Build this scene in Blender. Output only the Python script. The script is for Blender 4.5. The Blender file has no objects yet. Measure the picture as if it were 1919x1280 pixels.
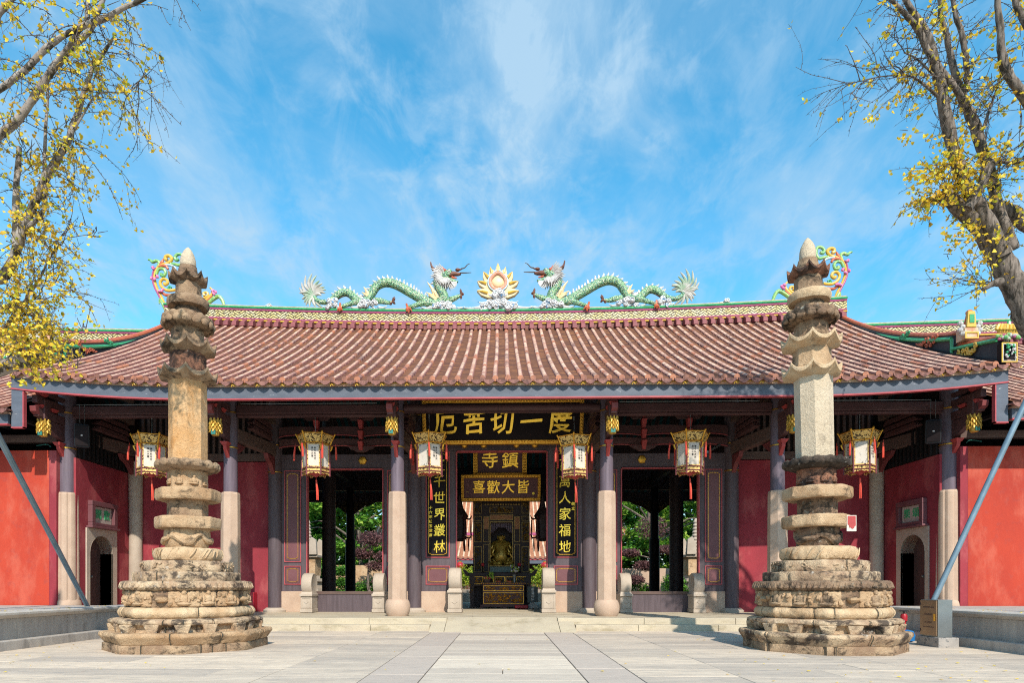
import bpy, bmesh, math, random
from mathutils import Vector, Matrix, noise
random.seed(7)
SC = bpy.context.scene
COL = SC.collection
R = math.radians
PI = math.pi

# ------------------------------------------------------------------ camera, sky, sun, exposure
F, CX, HY, CAMZ, YAW = 1200.0, 915.0, 1097.0, 1.05, R(1.2)
cam = bpy.data.cameras.new('camera')
cam.sensor_width = 36.0
cam.lens = F / 1919 * 36
cam.shift_x = (959.5 - CX) / 1919
cam.shift_y = (HY - 640) / 1919
cam.clip_start, cam.clip_end = 0.1, 2000
cam_o = bpy.data.objects.new('camera', cam)
cam_o.location = (0, 0, CAMZ)
cam_o.rotation_euler = (R(90), 0, YAW)
COL.objects.link(cam_o)
SC.camera = cam_o

SUN_EL, SUN_AZ = R(39), R(13)           # azimuth to the right of straight behind the camera
sd = Vector((math.sin(SUN_AZ) * math.cos(SUN_EL), -math.cos(SUN_AZ) * math.cos(SUN_EL), math.sin(SUN_EL)))
sun = bpy.data.lights.new('sun', 'SUN')
sun.energy, sun.angle, sun.color = 3.9, R(0.6), (1.0, 0.92, 0.80)
sun_o = bpy.data.objects.new('sun', sun)
sun_o.rotation_euler = sd.to_track_quat('Z', 'Y').to_euler()
sun_o.location = (6, -20, 25)
COL.objects.link(sun_o)

W = bpy.data.worlds.new('World')
SC.world = W
W.use_nodes = True
wt = W.node_tree
wt.nodes.clear()
def wn(t, **k):
    n = wt.nodes.new(t)
    for a, b in k.items(): setattr(n, a, b)
    return n
def wm(op, a, b=None):
    n = wn('ShaderNodeMath', operation=op)
    for i, s in enumerate((a, b)):
        if s is None: continue
        if isinstance(s, (int, float)): n.inputs[i].default_value = s
        else: wt.links.new(s, n.inputs[i])
    return n.outputs[0]
sky = wn('ShaderNodeTexSky', sky_type='NISHITA', sun_disc=False)
sky.sun_elevation, sky.sun_rotation = SUN_EL, PI - SUN_AZ
sky.air_density, sky.dust_density, sky.ozone_density, sky.altitude = 1.0, 0.4, 2.4, 0
hs = wn('ShaderNodeHueSaturation')
hs.inputs['Hue'].default_value, hs.inputs['Saturation'].default_value, hs.inputs['Value'].default_value = 0.476, 1.34, 1.40
wt.links.new(sky.outputs[0], hs.inputs['Color'])
tc = wn('ShaderNodeTexCoord')
sx = wn('ShaderNodeSeparateXYZ')
wt.links.new(tc.outputs['Generated'], sx.inputs[0])
den = wm('ADD', wm('MAXIMUM', sx.outputs[2], 0.0), 0.16)
cu, cv = wm('DIVIDE', sx.outputs[0], den), wm('DIVIDE', sx.outputs[1], den)
cmb = wn('ShaderNodeCombineXYZ')
wt.links.new(cu, cmb.inputs[0]); wt.links.new(cv, cmb.inputs[1])
def cloud(scale, sc, rot, det, lo, hi, w, loc=(0, 0, 0)):
    mp = wn('ShaderNodeMapping')
    mp.inputs['Scale'].default_value = sc
    mp.inputs['Rotation'].default_value = (0, 0, rot)
    mp.inputs['Location'].default_value = loc
    wt.links.new(cmb.outputs[0], mp.inputs[0])
    nz = wn('ShaderNodeTexNoise')
    nz.inputs['Scale'].default_value, nz.inputs['Detail'].default_value = scale, det
    nz.inputs['Roughness'].default_value, nz.inputs['Distortion'].default_value = 0.62, 0.6
    wt.links.new(mp.outputs[0], nz.inputs['Vector'])
    mr = wn('ShaderNodeMapRange', interpolation_type='SMOOTHSTEP')
    mr.inputs[1].default_value, mr.inputs[2].default_value = lo, hi
    mr.inputs[3].default_value, mr.inputs[4].default_value = 0, w
    wt.links.new(nz.outputs[0], mr.inputs[0])
    return mr.outputs[0]
c1 = cloud(1.0, (1.9, 1.0, 1), R(24), 10, 0.36, 0.70, 0.62, (3.1, 1.7, 0))
c2 = cloud(1.0, (4.6, 2.3, 1), R(-30), 11, 0.42, 0.66, 0.50, (1.2, 4.4, 0))
c3 = cloud(0.8, (1.0, 0.8, 1), R(30), 5, 0.36, 0.62, 1.0, (5, 3.3, 0))
c4 = cloud(1.0, (11, 6.5, 1), R(18), 10, 0.44, 0.66, 0.34, (2, 2, 0))
cl = wm('MINIMUM', wm('ADD', wm('MULTIPLY', wm('ADD', wm('ADD', c1, c2), c4), wm('ADD', wm('MULTIPLY', c3, 0.5), 0.56)), 0.02), 0.9)
mixc = wn('ShaderNodeMix', data_type='RGBA')
wt.links.new(cl, mixc.inputs[0])
wt.links.new(hs.outputs[0], mixc.inputs[6])
mixc.inputs[7].default_value = (2.4, 3.5, 4.5, 1)
bg = wn('ShaderNodeBackground')
bg.inputs['Strength'].default_value = 0.14
wt.links.new(mixc.outputs[2], bg.inputs[0])
wo = wn('ShaderNodeOutputWorld')
wt.links.new(bg.outputs[0], wo.inputs[0])

SC.view_settings.view_transform = 'Standard'
SC.view_settings.look = 'None'
SC.view_settings.exposure = 0.55
SC.view_settings.gamma = 1
SC.cycles.max_bounces = 7
SC.cycles.diffuse_bounces = 4
SC.cycles.use_denoising = False
SC.cycles.filter_width = 1.1

# ------------------------------------------------------------------ helpers
CS, SN = math.cos(YAW), math.sin(YAW)
def PX(px, Y):                      # world X seen at picture column px for a given depth row Y
    u = (px - CX) / F
    return Y * (u * CS - SN) / (CS + u * SN)
def P(px, py, Y):
    X = PX(px, Y)
    d = Y * CS - X * SN
    return Vector((X, Y, CAMZ + (HY - py) * d / F))
def S(r, g, b, k=1.0):
    f = lambda c: ((c / 255 + 0.055) / 1.055) ** 2.4 if c > 10 else c / 255 / 12.92
    return (f(r) * k, f(g) * k, f(b) * k)

def tag(o, label=None, cat=None, group=None, kind=None):
    if label: o['label'] = label
    if cat: o['category'] = cat
    if group: o['group'] = group
    if kind: o['kind'] = kind
    return o
WL = {}
def empty(name, loc, label=None, cat=None, group=None):
    o = bpy.data.objects.new(name, None)
    o.empty_display_size = 0.2
    o.location = loc
    COL.objects.link(o)
    WL[o.name] = Vector(loc)
    return tag(o, label, cat, group)
def copy_tree(o, parent=None):
    c = o.copy()
    COL.objects.link(c)
    WL[c.name] = WL.get(o.name, Vector())
    if parent: c.parent = parent
    for ch in list(o.children): copy_tree(ch, c)
    return c

class MB:
    def __init__(s): s.v, s.f, s.m, s.u = [], [], [], []
    def add(s, vs, fs, mi=0, uv=None):
        b = len(s.v)
        s.v += [tuple(p) for p in vs]
        for k, f in enumerate(fs):
            s.f.append([i + b for i in f]); s.m.append(mi)
            s.u.append(uv[k] if uv else None)
        return s
    def box(s, x0, x1, y0, y1, z0, z1, mi=0):
        if x0 > x1: x0, x1 = x1, x0
        if y0 > y1: y0, y1 = y1, y0
        return s.add([(x, y, z) for z in (z0, z1) for y in (y0, y1) for x in (x0, x1)],
                     [(0, 2, 3, 1), (4, 5, 7, 6), (0, 1, 5, 4), (2, 6, 7, 3), (0, 4, 6, 2), (1, 3, 7, 5)], mi)
    def hexa(s, bot, top, mi=0):        # two quads, same order
        n = len(bot)
        fs = [tuple(range(n))[::-1], tuple(range(n, 2 * n))]
        fs += [(i, (i + 1) % n, n + (i + 1) % n, n + i) for i in range(n)]
        return s.add(list(bot) + list(top), fs, mi)
    def prism(s, poly, ax, a0, a1, mi=0):   # poly in the two other axes, cyclic order x,y,z
        def mk(p, a):
            if ax == 'x': return (a, p[0], p[1])
            if ax == 'y': return (p[0], a, p[1])
            return (p[0], p[1], a)
        area = sum(poly[i][0] * poly[(i + 1) % len(poly)][1] - poly[(i + 1) % len(poly)][0] * poly[i][1] for i in range(len(poly)))
        pl = list(poly) if area > 0 else list(poly)[::-1]
        if ax == 'y': pl = pl[::-1]
        return s.hexa([mk(p, a0) for p in pl], [mk(p, a1) for p in pl], mi)
    def tube(s, pts, rad, n=8, mi=0, flat=None, caps=True):
        pts = [Vector(p) for p in pts]
        if isinstance(rad, (int, float)): rad = [rad] * len(pts)
        vs, fs = [], []
        up = Vector((0, 0, 1))
        pb = None
        for i, p in enumerate(pts):
            t = (pts[min(i + 1, len(pts) - 1)] - pts[max(i - 1, 0)])
            if t.length < 1e-9: t = Vector((0, 0, 1))
            t.normalize()
            if pb is None:
                a = up if abs(t.z) < 0.95 else Vector((0, 1, 0))
                b = t.cross(a).normalized()
            else:
                b = (pb - t * pb.dot(t))
                b = b.normalized() if b.length > 1e-6 else t.orthogonal().normalized()
            pb = b
            c = b.cross(t)
            for k in range(n):
                w = 2 * PI * k / n
                q = p + b * (math.cos(w) * rad[i]) + c * (math.sin(w) * rad[i])
                if flat: q.y = p.y + (q.y - p.y) * flat
                vs.append(q)
        for i in range(len(pts) - 1):
            for k in range(n):
                k2 = (k + 1) % n
                fs.append((i * n + k, i * n + k2, (i + 1) * n + k2, (i + 1) * n + k))
        if caps:
            fs.append(tuple(range(n))[::-1])
            fs.append(tuple((len(pts) - 1) * n + k for k in range(n)))
        return s.add(vs, fs, mi)
    def lathe(s, prof, c=(0, 0, 0), n=24, rf=None, mi=0, zf=None, a0=0.0):
        cx, cy, cz = c
        vs, fs = [], []
        for r, z in prof:
            for k in range(n):
                w = a0 + 2 * PI * k / n
                q = r * (rf(w) if rf else 1)
                vs.append((cx + q * math.cos(w), cy + q * math.sin(w), cz + z + (zf(w, r, z) if zf else 0)))
        for i in range(len(prof) - 1):
            for k in range(n):
                k2 = (k + 1) % n
                fs.append((i * n + k, i * n + k2, (i + 1) * n + k2, (i + 1) * n + k))
        fs.append(tuple(range(n))[::-1])
        fs.append(tuple((len(prof) - 1) * n + k for k in range(n)))
        return s.add(vs, fs, mi)
    def ball(s, c, r, nu=10, nv=7, mi=0, jit=0):
        if isinstance(r, (int, float)): r = (r, r, r)
        c = Vector(c)
        vs = [(c.x, c.y, c.z - r[2])]
        for i in range(1, nv):
            a = -PI / 2 + PI * i / nv
            for k in range(nu):
                w = 2 * PI * k / nu
                j = 1 + jit * (random.random() - .5)
                vs.append((c.x + r[0] * j * math.cos(a) * math.cos(w), c.y + r[1] * j * math.cos(a) * math.sin(w), c.z + r[2] * j * math.sin(a)))
        vs.append((c.x, c.y, c.z + r[2]))
        fs = [(0, 1 + (k + 1) % nu, 1 + k) for k in range(nu)]
        for i in range(nv - 2):
            for k in range(nu):
                a, b = 1 + i * nu + k, 1 + i * nu + (k + 1) % nu
                fs.append((a, b, b + nu, a + nu))
        t = len(vs) - 1
        fs += [(t, 1 + (nv - 2) * nu + k, 1 + (nv - 2) * nu + (k + 1) % nu) for k in range(nu)]
        return s.add(vs, fs, mi)
    def strip(s, xs, y0, y1, zb, zt, mi=0):     # a bar along X whose bottom and top follow zb(x), zt(x)
        vs, fs = [], []
        for x in xs: vs += [(x, y0, zb(x)), (x, y1, zb(x)), (x, y1, zt(x)), (x, y0, zt(x))]
        for i in range(len(xs) - 1):
            a = 4 * i
            for k in range(4):
                k2 = (k + 1) % 4
                fs.append((a + k, a + 4 + k, a + 4 + k2, a + k2))
        fs.append((0, 1, 2, 3)); e = 4 * (len(xs) - 1); fs.append((e + 3, e + 2, e + 1, e))
        return s.add(vs, fs, mi)
    def mesh(s, me, fn, mi=0):
        return s.add([fn(v.co) for v in me.vertices], [tuple(p.vertices) for p in me.polygons], mi)
    def jitter(s, amp, sc, seed=0.0):
        o = Vector((seed, seed * 1.7, seed * .3))
        s.v = [tuple(Vector(p) + noise.noise_vector(Vector(p) * sc + o) * amp) for p in s.v]
        return s
    def build(s, name, mats, parent=None, smooth=False, bevel=0, loc=None, ang=38):
        if not isinstance(mats, (list, tuple)): mats = [mats]
        me = bpy.data.meshes.new(name)
        off = WL[parent.name] if parent is not None else Vector(loc) if loc else Vector()
        me.from_pydata([(x - off.x, y - off.y, z - off.z) for x, y, z in s.v], [], s.f)
        for m in mats: me.materials.append(m)
        if len(mats) > 1: me.polygons.foreach_set('material_index', [min(i, len(mats) - 1) for i in s.m])
        if any(u is not None for u in s.u):
            ul = me.uv_layers.new(name='uv')
            k = 0
            for f, u in zip(s.f, s.u):
                for j in range(len(f)):
                    ul.data[k].uv = u[j] if u else (0, 0)
                    k += 1
        me.validate(clean_customdata=False)
        if smooth:
            me.polygons.foreach_set('use_smooth', [True] * len(me.polygons))
            me.set_sharp_from_angle(angle=R(ang))
        me.update()
        o = bpy.data.objects.new(name, me)
        COL.objects.link(o)
        WL[o.name] = off
        if parent is not None: o.parent = parent
        else: o.location = off
        if bevel:
            b = o.modifiers.new('bevel', 'BEVEL')
            b.width, b.segments, b.limit_method, b.angle_limit = bevel, 2, 'ANGLE', R(40)
            b.harden_normals = False
        return o

def text_mesh(s, size=1.0, depth=0.01, bold=0.0, shear=0.0):
    cu = bpy.data.curves.new('lettering', 'FONT')
    cu.body, cu.size, cu.extrude, cu.offset, cu.shear = s, size, depth, bold, shear
    cu.align_x, cu.align_y = 'CENTER', 'CENTER'
    cu.resolution_u = 3
    o = bpy.data.objects.new('lettering', cu)
    COL.objects.link(o)
    dg = bpy.context.evaluated_depsgraph_get()
    dg.update()
    me = bpy.data.meshes.new_from_object(o.evaluated_get(dg))
    bpy.data.objects.remove(o)
    return me
def spline(pts, n=6):               # Catmull-Rom through the points
    pts = [Vector(p) for p in pts]
    out = []
    for i in range(len(pts) - 1):
        p0, p1, p2, p3 = pts[max(i - 1, 0)], pts[i], pts[i + 1], pts[min(i + 2, len(pts) - 1)]
        for k in range(n):
            t = k / n
            out.append(0.5 * ((2 * p1) + (p2 - p0) * t + (2 * p0 - 5 * p1 + 4 * p2 - p3) * t * t + (3 * p1 - p0 - 3 * p2 + p3) * t ** 3))
    out.append(pts[-1])
    return out
def lerps(vals, m):
    return [vals[min(int(i * (len(vals) - 1) / (m - 1)), len(vals) - 2)] + (vals[min(int(i * (len(vals) - 1) / (m - 1)), len(vals) - 2) + 1] - vals[min(int(i * (len(vals) - 1) / (m - 1)), len(vals) - 2)]) * (i * (len(vals) - 1) / (m - 1) - min(int(i * (len(vals) - 1) / (m - 1)), len(vals) - 2)) for i in range(m)]

# ------------------------------------------------------------------ materials
class NT:
    def __init__(s, name):
        s.m = bpy.data.materials.new(name)
        s.m.use_nodes = True
        s.t = s.m.node_tree
        s.b = s.t.nodes['Principled BSDF']
        s.tc = s.n('ShaderNodeTexCoord')
    def n(s, t, **k):
        n = s.t.nodes.new(t)
        for a, b in k.items(): setattr(n, a, b)
        return n
    def l(s, a, b): s.t.links.new(a, b)
    def math(s, op, a, b=None, c=None):
        n = s.n('ShaderNodeMath', operation=op)
        for i, q in enumerate((a, b, c)):
            if q is None: continue
            if isinstance(q, (int, float)): n.inputs[i].default_value = q
            else: s.l(q, n.inputs[i])
        return n.outputs[0]
    def map(s, scale=(1, 1, 1), rot=(0, 0, 0), coord='Object', loc=(0, 0, 0)):
        mp = s.n('ShaderNodeMapping')
        mp.inputs['Scale'].default_value, mp.inputs['Rotation'].default_value, mp.inputs['Location'].default_value = scale, rot, loc
        s.l(s.tc.outputs[coord], mp.inputs[0])
        return mp.outputs[0]
    def noise(s, vec, scale, det=5, rough=.6, dist=0):
        n = s.n('ShaderNodeTexNoise')
        n.inputs['Scale'].default_value, n.inputs['Detail'].default_value = scale, det
        n.inputs['Roughness'].default_value, n.inputs['Distortion'].default_value = rough, dist
        s.l(vec, n.inputs['Vector'])
        return n.outputs[0]
    def rng(s, x, lo, hi, a=0.0, b=1.0, smooth=True):
        n = s.n('ShaderNodeMapRange', interpolation_type='SMOOTHSTEP' if smooth else 'LINEAR')
        n.inputs[1].default_value, n.inputs[2].default_value, n.inputs[3].default_value, n.inputs[4].default_value = lo, hi, a, b
        s.l(x, n.inputs[0])
        return n.outputs[0]
    def mix(s, f, a, b, mode='MIX'):
        n = s.n('ShaderNodeMix', data_type='RGBA', blend_type=mode)
        for i, q in ((0, f), (6, a), (7, b)):
            if isinstance(q, (int, float)): n.inputs[i].default_value = q
            elif isinstance(q, tuple): n.inputs[i].default_value = (*q[:3], 1)
            else: s.l(q, n.inputs[i])
        return n.outputs[2]
    def bump(s, h, strength, dist=.02):
        n = s.n('ShaderNodeBump')
        n.inputs['Strength'].default_value, n.inputs['Distance'].default_value = strength, dist
        s.l(h, n.inputs['Height'])
        s.l(n.outputs[0], s.b.inputs['Normal'])
    def out(s, col, rough=.8, metal=0, spec=.4):
        if isinstance(col, tuple): s.b.inputs['Base Color'].default_value = (*col[:3], 1)
        else: s.l(col, s.b.inputs['Base Color'])
        s.b.inputs['Roughness'].default_value = rough
        s.b.inputs['Metallic'].default_value = metal
        s.b.inputs['Specular IOR Level'].default_value = spec
        return s.m
def mat(name, c1, c2=None, scale=3, rough=.8, bump=.25, bscale=40, stain=None, sscale=1.6, sr=(.52, .7), samt=.8,
        st=(1, 1, 1), metal=0, spec=.35, speck=None, det=6):
    t = NT(name)
    v = t.map(st)
    c2 = c2 or tuple(x * .72 for x in c1)
    col = t.mix(t.rng(t.noise(v, scale, det), .3, .7), c1, c2)
    if speck:
        col = t.mix(t.rng(t.noise(t.map(), speck[1], 2), .55, .7, 0, speck[2]), col, speck[0])
    if stain:
        col = t.mix(t.rng(t.noise(t.map(st, loc=(3, 5, 1)), sscale, 8, .68), sr[0], sr[1], 0, samt), col, stain)
    if bump: t.bump(t.noise(v, bscale, 6, .65), bump, .012)
    return t.out(col, rough, metal, spec)

M = {}
M['red_wall'] = mat('red_limewash', (.44, .048, .022), (.34, .034, .020), .9, .85, .4, 30, (.50, .12, .075), 1.6, (.47, .66), .55, (1, 1, .45), speck=((.30, .05, .04), 5, .4))
M['sky_tinted_red'] = mat('sky_tinted_red_limewash', (.30, .034, .047), (.215, .024, .036), 1.1, .85, .25, 30, (.40, .10, .10), 1.8, (.48, .66), .6, (1, 1, .5), speck=((.2, .03, .035), 5, .4))  # same red paint; pinker cast of bluish skylight mixed into the base colour
M['dark_wood'] = mat('dark_purple_wood', (.105, .078, .088), (.075, .055, .062), 3, .55, .12, 50, None, st=(6, 6, .5))
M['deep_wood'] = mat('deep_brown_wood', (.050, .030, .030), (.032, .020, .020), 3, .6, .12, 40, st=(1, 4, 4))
M['beam'] = mat('maroon_beam_wood', (.110, .050, .050), (.075, .036, .036), 3, .6, .12, 40, (.13, .09, .07), 2, (.55, .75), .5, (1, 4, 4))
M['brown_beam'] = mat('brown_beam_wood', (.13, .085, .07), (.09, .055, .048), 3, .65, .15, 40, st=(1, 4, 4))
M['bright_red'] = mat('red_paint', (.42, .060, .055), (.33, .045, .045), 5, .55, .1, 40)
M['pink_trim'] = mat('pink_red_trim', (.42, .075, .085), (.33, .055, .065), 5, .5, .05, 40)
M['panel'] = mat('maroon_panel', (.17, .070, .078), (.14, .055, .062), 2, .45, .05, 40, (.3, .2, .2), 9, (.72, .78), .5)
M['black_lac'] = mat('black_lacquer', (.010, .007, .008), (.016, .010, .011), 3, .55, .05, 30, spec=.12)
M['gold'] = mat('gold_leaf', (.80, .46, .07), (.62, .30, .035), 12, .36, .35, 60, (.16, .07, .015), 6, (.6, .8), .55, metal=.85, spec=.5)
M['gold_text'] = mat('gold_lettering', (1.0, .68, .10), (.95, .56, .06), 9, .30, .12, 40, metal=1.0, spec=.6)
M['wood_col'] = mat('purple_grey_column_wood', (.15, .115, .145), (.105, .080, .10), 3, .55, .08, 50, None, st=(5, 5, .35))
M['granite'] = mat('pink_granite', (.50, .365, .27), (.42, .295, .215), 2.2, .8, .5, 90, (.36, .20, .13), 1.5, (.58, .75), .5, speck=((.28, .2, .16), 70, .5))
M['granite_grey'] = mat('pale_granite', (.46, .385, .31), (.37, .305, .24), 2.2, .8, .4, 90, (.26, .21, .15), 1.5, (.6, .78), .6, speck=((.28, .22, .18), 70, .5))
M['step'] = mat('step_granite', (.50, .43, .31), (.42, .36, .27), 1.8, .85, .3, 70, (.22, .18, .10), 1.6, (.52, .72), .6, (1, 1, 2.5), speck=((.25, .2, .15), 60, .45))
M['terrace'] = mat('grey_terrace_stone', (.46, .42, .375), (.35, .32, .295), 2.5, .9, .3, 60, (.12, .11, .10), 1.8, (.5, .75), .75, (2.5, 2.5, .5), speck=((.18, .16, .15), 70, .5))
M['terrace_cap'] = mat('pale_cap_stone', (.50, .46, .41), (.40, .36, .32), 2.5, .9, .3, 60, (.2, .17, .13), 2.5, (.55, .8), .6)
M['fascia'] = mat('slate_blue_painted_board', (.105, .122, .155), (.080, .094, .122), 2, .6, .15, 40, (.42, .44, .46), 4, (.63, .70), .7, (1, 2, 4))
M['cream_band'] = mat('cream_and_red_band', (.60, .50, .36), (.50, .22, .12), 7, .7, .15, 60, (.3, .26, .05), 8, (.6, .7), .5)
M['teal'] = mat('teal_paint', (.03, .20, .17), None, 3, .6, .1)
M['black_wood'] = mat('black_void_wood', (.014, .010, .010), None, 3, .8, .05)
M['green_glaze'] = mat('green_glaze', (.05, .36, .15), (.03, .24, .09), 14, .3, .35, 30, (.5, .5, .16), 8, (.62, .7), .5, spec=.6)
M['pale_green'] = mat('pale_green_mosaic', (.10, .38, .15), (.30, .46, .10), 7, .35, .6, 26, (.55, .60, .36), 13, (.55, .62), .8, spec=.6)
M['magenta'] = mat('magenta_glaze', (.42, .07, .20), (.34, .09, .18), 12, .35, .3, 40, (.6, .35, .4), 8, (.62, .7), .5, spec=.6)
M['belly'] = mat('maroon_belly_mosaic', (.28, .05, .07), (.18, .03, .05), 14, .4, .4, 30, spec=.5)
M['yellow_glaze'] = mat('yellow_glaze', (.68, .44, .06), (.60, .36, .05), 10, .35, .25, 40, (.75, .6, .3), 8, (.6, .7), .5, spec=.6)
M['cream'] = mat('cream_mosaic', (.74, .60, .36), (.68, .50, .26), 9, .45, .3, 40, (.62, .28, .12), 7, (.60, .68), .6)
M['porcelain'] = mat('white_porcelain', (.58, .56, .53), (.42, .40, .38), 14, .35, .3, 30, (.16, .14, .14), 16, (.56, .68), .75, spec=.6)
M['blue_white'] = mat('white_and_blue_porcelain', (.62, .61, .60), (.48, .49, .50), 8, .35, .35, 26, (.05, .24, .46), 7.5, (.56, .61), .95, spec=.6)
M['orange_red'] = mat('orange_red_glaze', (.55, .14, .06), (.42, .09, .04), 10, .4, .3, 40, (.66, .45, .25), 8, (.62, .7), .5, spec=.5)
M['light_blue'] = mat('light_blue_glaze', (.30, .52, .66), (.5, .6, .64), 10, .4, .3, 40, spec=.5)
M['brown_claw'] = mat('brown_claw', (.20, .075, .045), (.11, .05, .035), 10, .5, .3, 40)
M['old_gold'] = mat('old_gold', (.62, .38, .06), (.42, .24, .035), 14, .42, .4, 50, (.08, .04, .012), 9, (.54, .7), .8, metal=.35, spec=.5)
M['mustard'] = M['yellow_glaze']
M['steel_pole'] = mat('grey_blue_steel_pipe', (.23, .32, .38), (.17, .24, .29), 4, .35, .05, 40, (.25, .17, .12), 6, (.68, .75), .5, metal=.4)
M['black_plastic'] = mat('black_plastic', (.016, .020, .026), None, 4, .4, .05)
M['white_paper'] = mat('white_silk_panel', (.60, .545, .47), (.52, .46, .39), 3, .6, .02)
M['ink'] = mat('black_ink', (.02, .018, .018), None, 3, .7, 0)
M['tassel'] = mat('red_tassel_thread', (.70, .055, .035), (.62, .10, .06), 10, .6, .3, 60, st=(4, 4, .5))
M['brass_plate'] = mat('brown_brass_plate', (.34, .225, .135), (.25, .16, .10), 2, .35, .05, 20, (.17, .11, .07), 3, (.55, .75), .5, metal=.55)
M['zinc'] = mat('grey_zinc_sheet', (.25, .27, .27), (.18, .20, .20), 2.5, .38, .05, 20, (.12, .12, .11), 3, (.55, .75), .5, metal=.6)
M['concrete'] = mat('grey_painted_concrete', (.36, .33, .30), (.28, .26, .24), 4, .9, .3, 40, (.08, .09, .10), 9, (.56, .62), .8)
M['hyd_red'] = mat('hydrant_red_paint', (.42, .02, .03), None, 4, .4, .05)
M['blue_plastic'] = mat('blue_plastic', (.02, .19, .50), None, 4, .4, .05)
M['sign_stone'] = mat('pale_sign_stone', (.46, .38, .34), (.40, .33, .29), 4, .8, .15)
M['green_text'] = mat('green_sign_paint', (.06, .40, .17), None, 6, .6, .1)
M['door_dark'] = mat('dark_brown_door', (.10, .052, .047), None, 4, .55, .1, st=(5, 5, .5))
M['bronze'] = mat('dim_gold_bronze', (.55, .35, .06), (.34, .21, .035), 4, .33, .1, 30, metal=.45, spec=.5)
M['bark'] = mat('grey_ginkgo_bark', (.36, .32, .285), (.20, .165, .14), 9, .9, 1.0, 22, (.045, .038, .026), 7, (.50, .58), .95, (1, 1, .7), speck=((.46, .42, .38), 14, .6))
M['bark_dark'] = mat('brown_ginkgo_bark', (.26, .215, .18), (.085, .066, .053), 11, .95, 1.0, 18, (.035, .03, .022), 9, (.48, .60), .9, (1.8, 1.8, .35))
M['twig'] = mat('dark_twig', (.11, .085, .07), None, 8, .9, .2)
def leafm(name, c, c2):
    t = NT(name)
    col = t.mix(t.rng(t.noise(t.map(), 3.5, 3), .35, .65), c, c2)
    t.out(col, .55, 0, .3)
    tr = t.n('ShaderNodeBsdfTranslucent')
    t.l(col, tr.inputs[0])
    mx = t.n('ShaderNodeMixShader')
    mx.inputs[0].default_value = .35
    t.l(t.b.outputs[0], mx.inputs[1]); t.l(tr.outputs[0], mx.inputs[2])
    t.l(mx.outputs[0], t.t.nodes['Material Output'].inputs[0])
    return t.m
M['leaf_y'] = leafm('yellow_ginkgo_leaf', (.86, .67, .06), (.82, .58, .045))
M['leaf_g'] = leafm('golden_ginkgo_leaf', (.78, .53, .055), (.66, .40, .05))
M['leaf_yg'] = leafm('yellow_green_ginkgo_leaf', (.62, .60, .05), (.46, .50, .045))
M['green1'] = leafm('bright_green_leaf', (.20, .42, .05), (.13, .32, .035))
M['green2'] = leafm('deep_green_leaf', (.07, .20, .03), (.045, .14, .02))
M['green3'] = leafm('yellow_green_leaf', (.38, .50, .07), (.26, .42, .05))
M['purple_leaf'] = leafm('dusky_purple_leaf', (.25, .125, .12), (.18, .09, .095))

def m_scales():
    t = NT('green_mosaic_scales')
    vo = t.n('ShaderNodeTexVoronoi', feature='F1'); vo.inputs['Scale'].default_value = 27
    t.l(t.map((1, 1, 1.4)), vo.inputs['Vector'])
    sp = t.n('ShaderNodeSeparateColor'); t.l(vo.outputs['Color'], sp.inputs[0])
    col = t.mix(sp.outputs[0], (.16, .46, .25), (.40, .58, .26))
    col = t.mix(t.rng(sp.outputs[1], .74, .80), col, (.62, .60, .42))
    col = t.mix(t.rng(sp.outputs[2], .86, .9), col, (.10, .30, .33))
    col = t.mix(t.rng(vo.outputs['Distance'], .42, .62), col, (.05, .13, .07))
    t.bump(vo.outputs['Distance'], .7, .02)
    return t.out(col, .33, 0, .6)
M['scales'] = m_scales()
M['dull_red'] = mat('dull_red_paint', (.20, .045, .045), (.14, .035, .036), 4, .6, .15, 40)
# ------------------------------------------------------------------ roof and paving materials
def m_barrel():
    t = NT('barrel_roof_tile')
    sp = t.n('ShaderNodeSeparateXYZ'); t.l(t.tc.outputs['UV'], sp.inputs[0])
    u, v = sp.outputs[0], sp.outputs[1]
    fu = t.math('FRACT', u)
    cell = t.n('ShaderNodeCombineXYZ')
    t.l(t.math('FLOOR', u), cell.inputs[0]); t.l(t.math('FLOOR', v), cell.inputs[1])
    wn_ = t.n('ShaderNodeTexWhiteNoise', noise_dimensions='2D'); t.l(cell.outputs[0], wn_.inputs['Vector'])
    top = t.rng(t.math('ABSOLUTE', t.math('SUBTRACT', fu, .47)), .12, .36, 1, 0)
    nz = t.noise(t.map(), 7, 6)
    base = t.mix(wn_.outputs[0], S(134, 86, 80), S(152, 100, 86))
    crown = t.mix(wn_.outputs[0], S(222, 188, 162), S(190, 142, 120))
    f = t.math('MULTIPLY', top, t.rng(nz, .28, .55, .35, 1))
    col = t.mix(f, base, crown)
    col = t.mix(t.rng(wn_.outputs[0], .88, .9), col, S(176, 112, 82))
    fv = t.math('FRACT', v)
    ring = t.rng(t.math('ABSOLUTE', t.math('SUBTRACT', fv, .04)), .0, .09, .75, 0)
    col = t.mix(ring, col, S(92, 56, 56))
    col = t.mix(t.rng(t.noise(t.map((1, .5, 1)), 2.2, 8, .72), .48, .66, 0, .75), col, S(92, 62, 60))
    t.bump(t.noise(t.map(), 40, 5), .3, .01)
    return t.out(col, .62, 0, .45)
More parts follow.
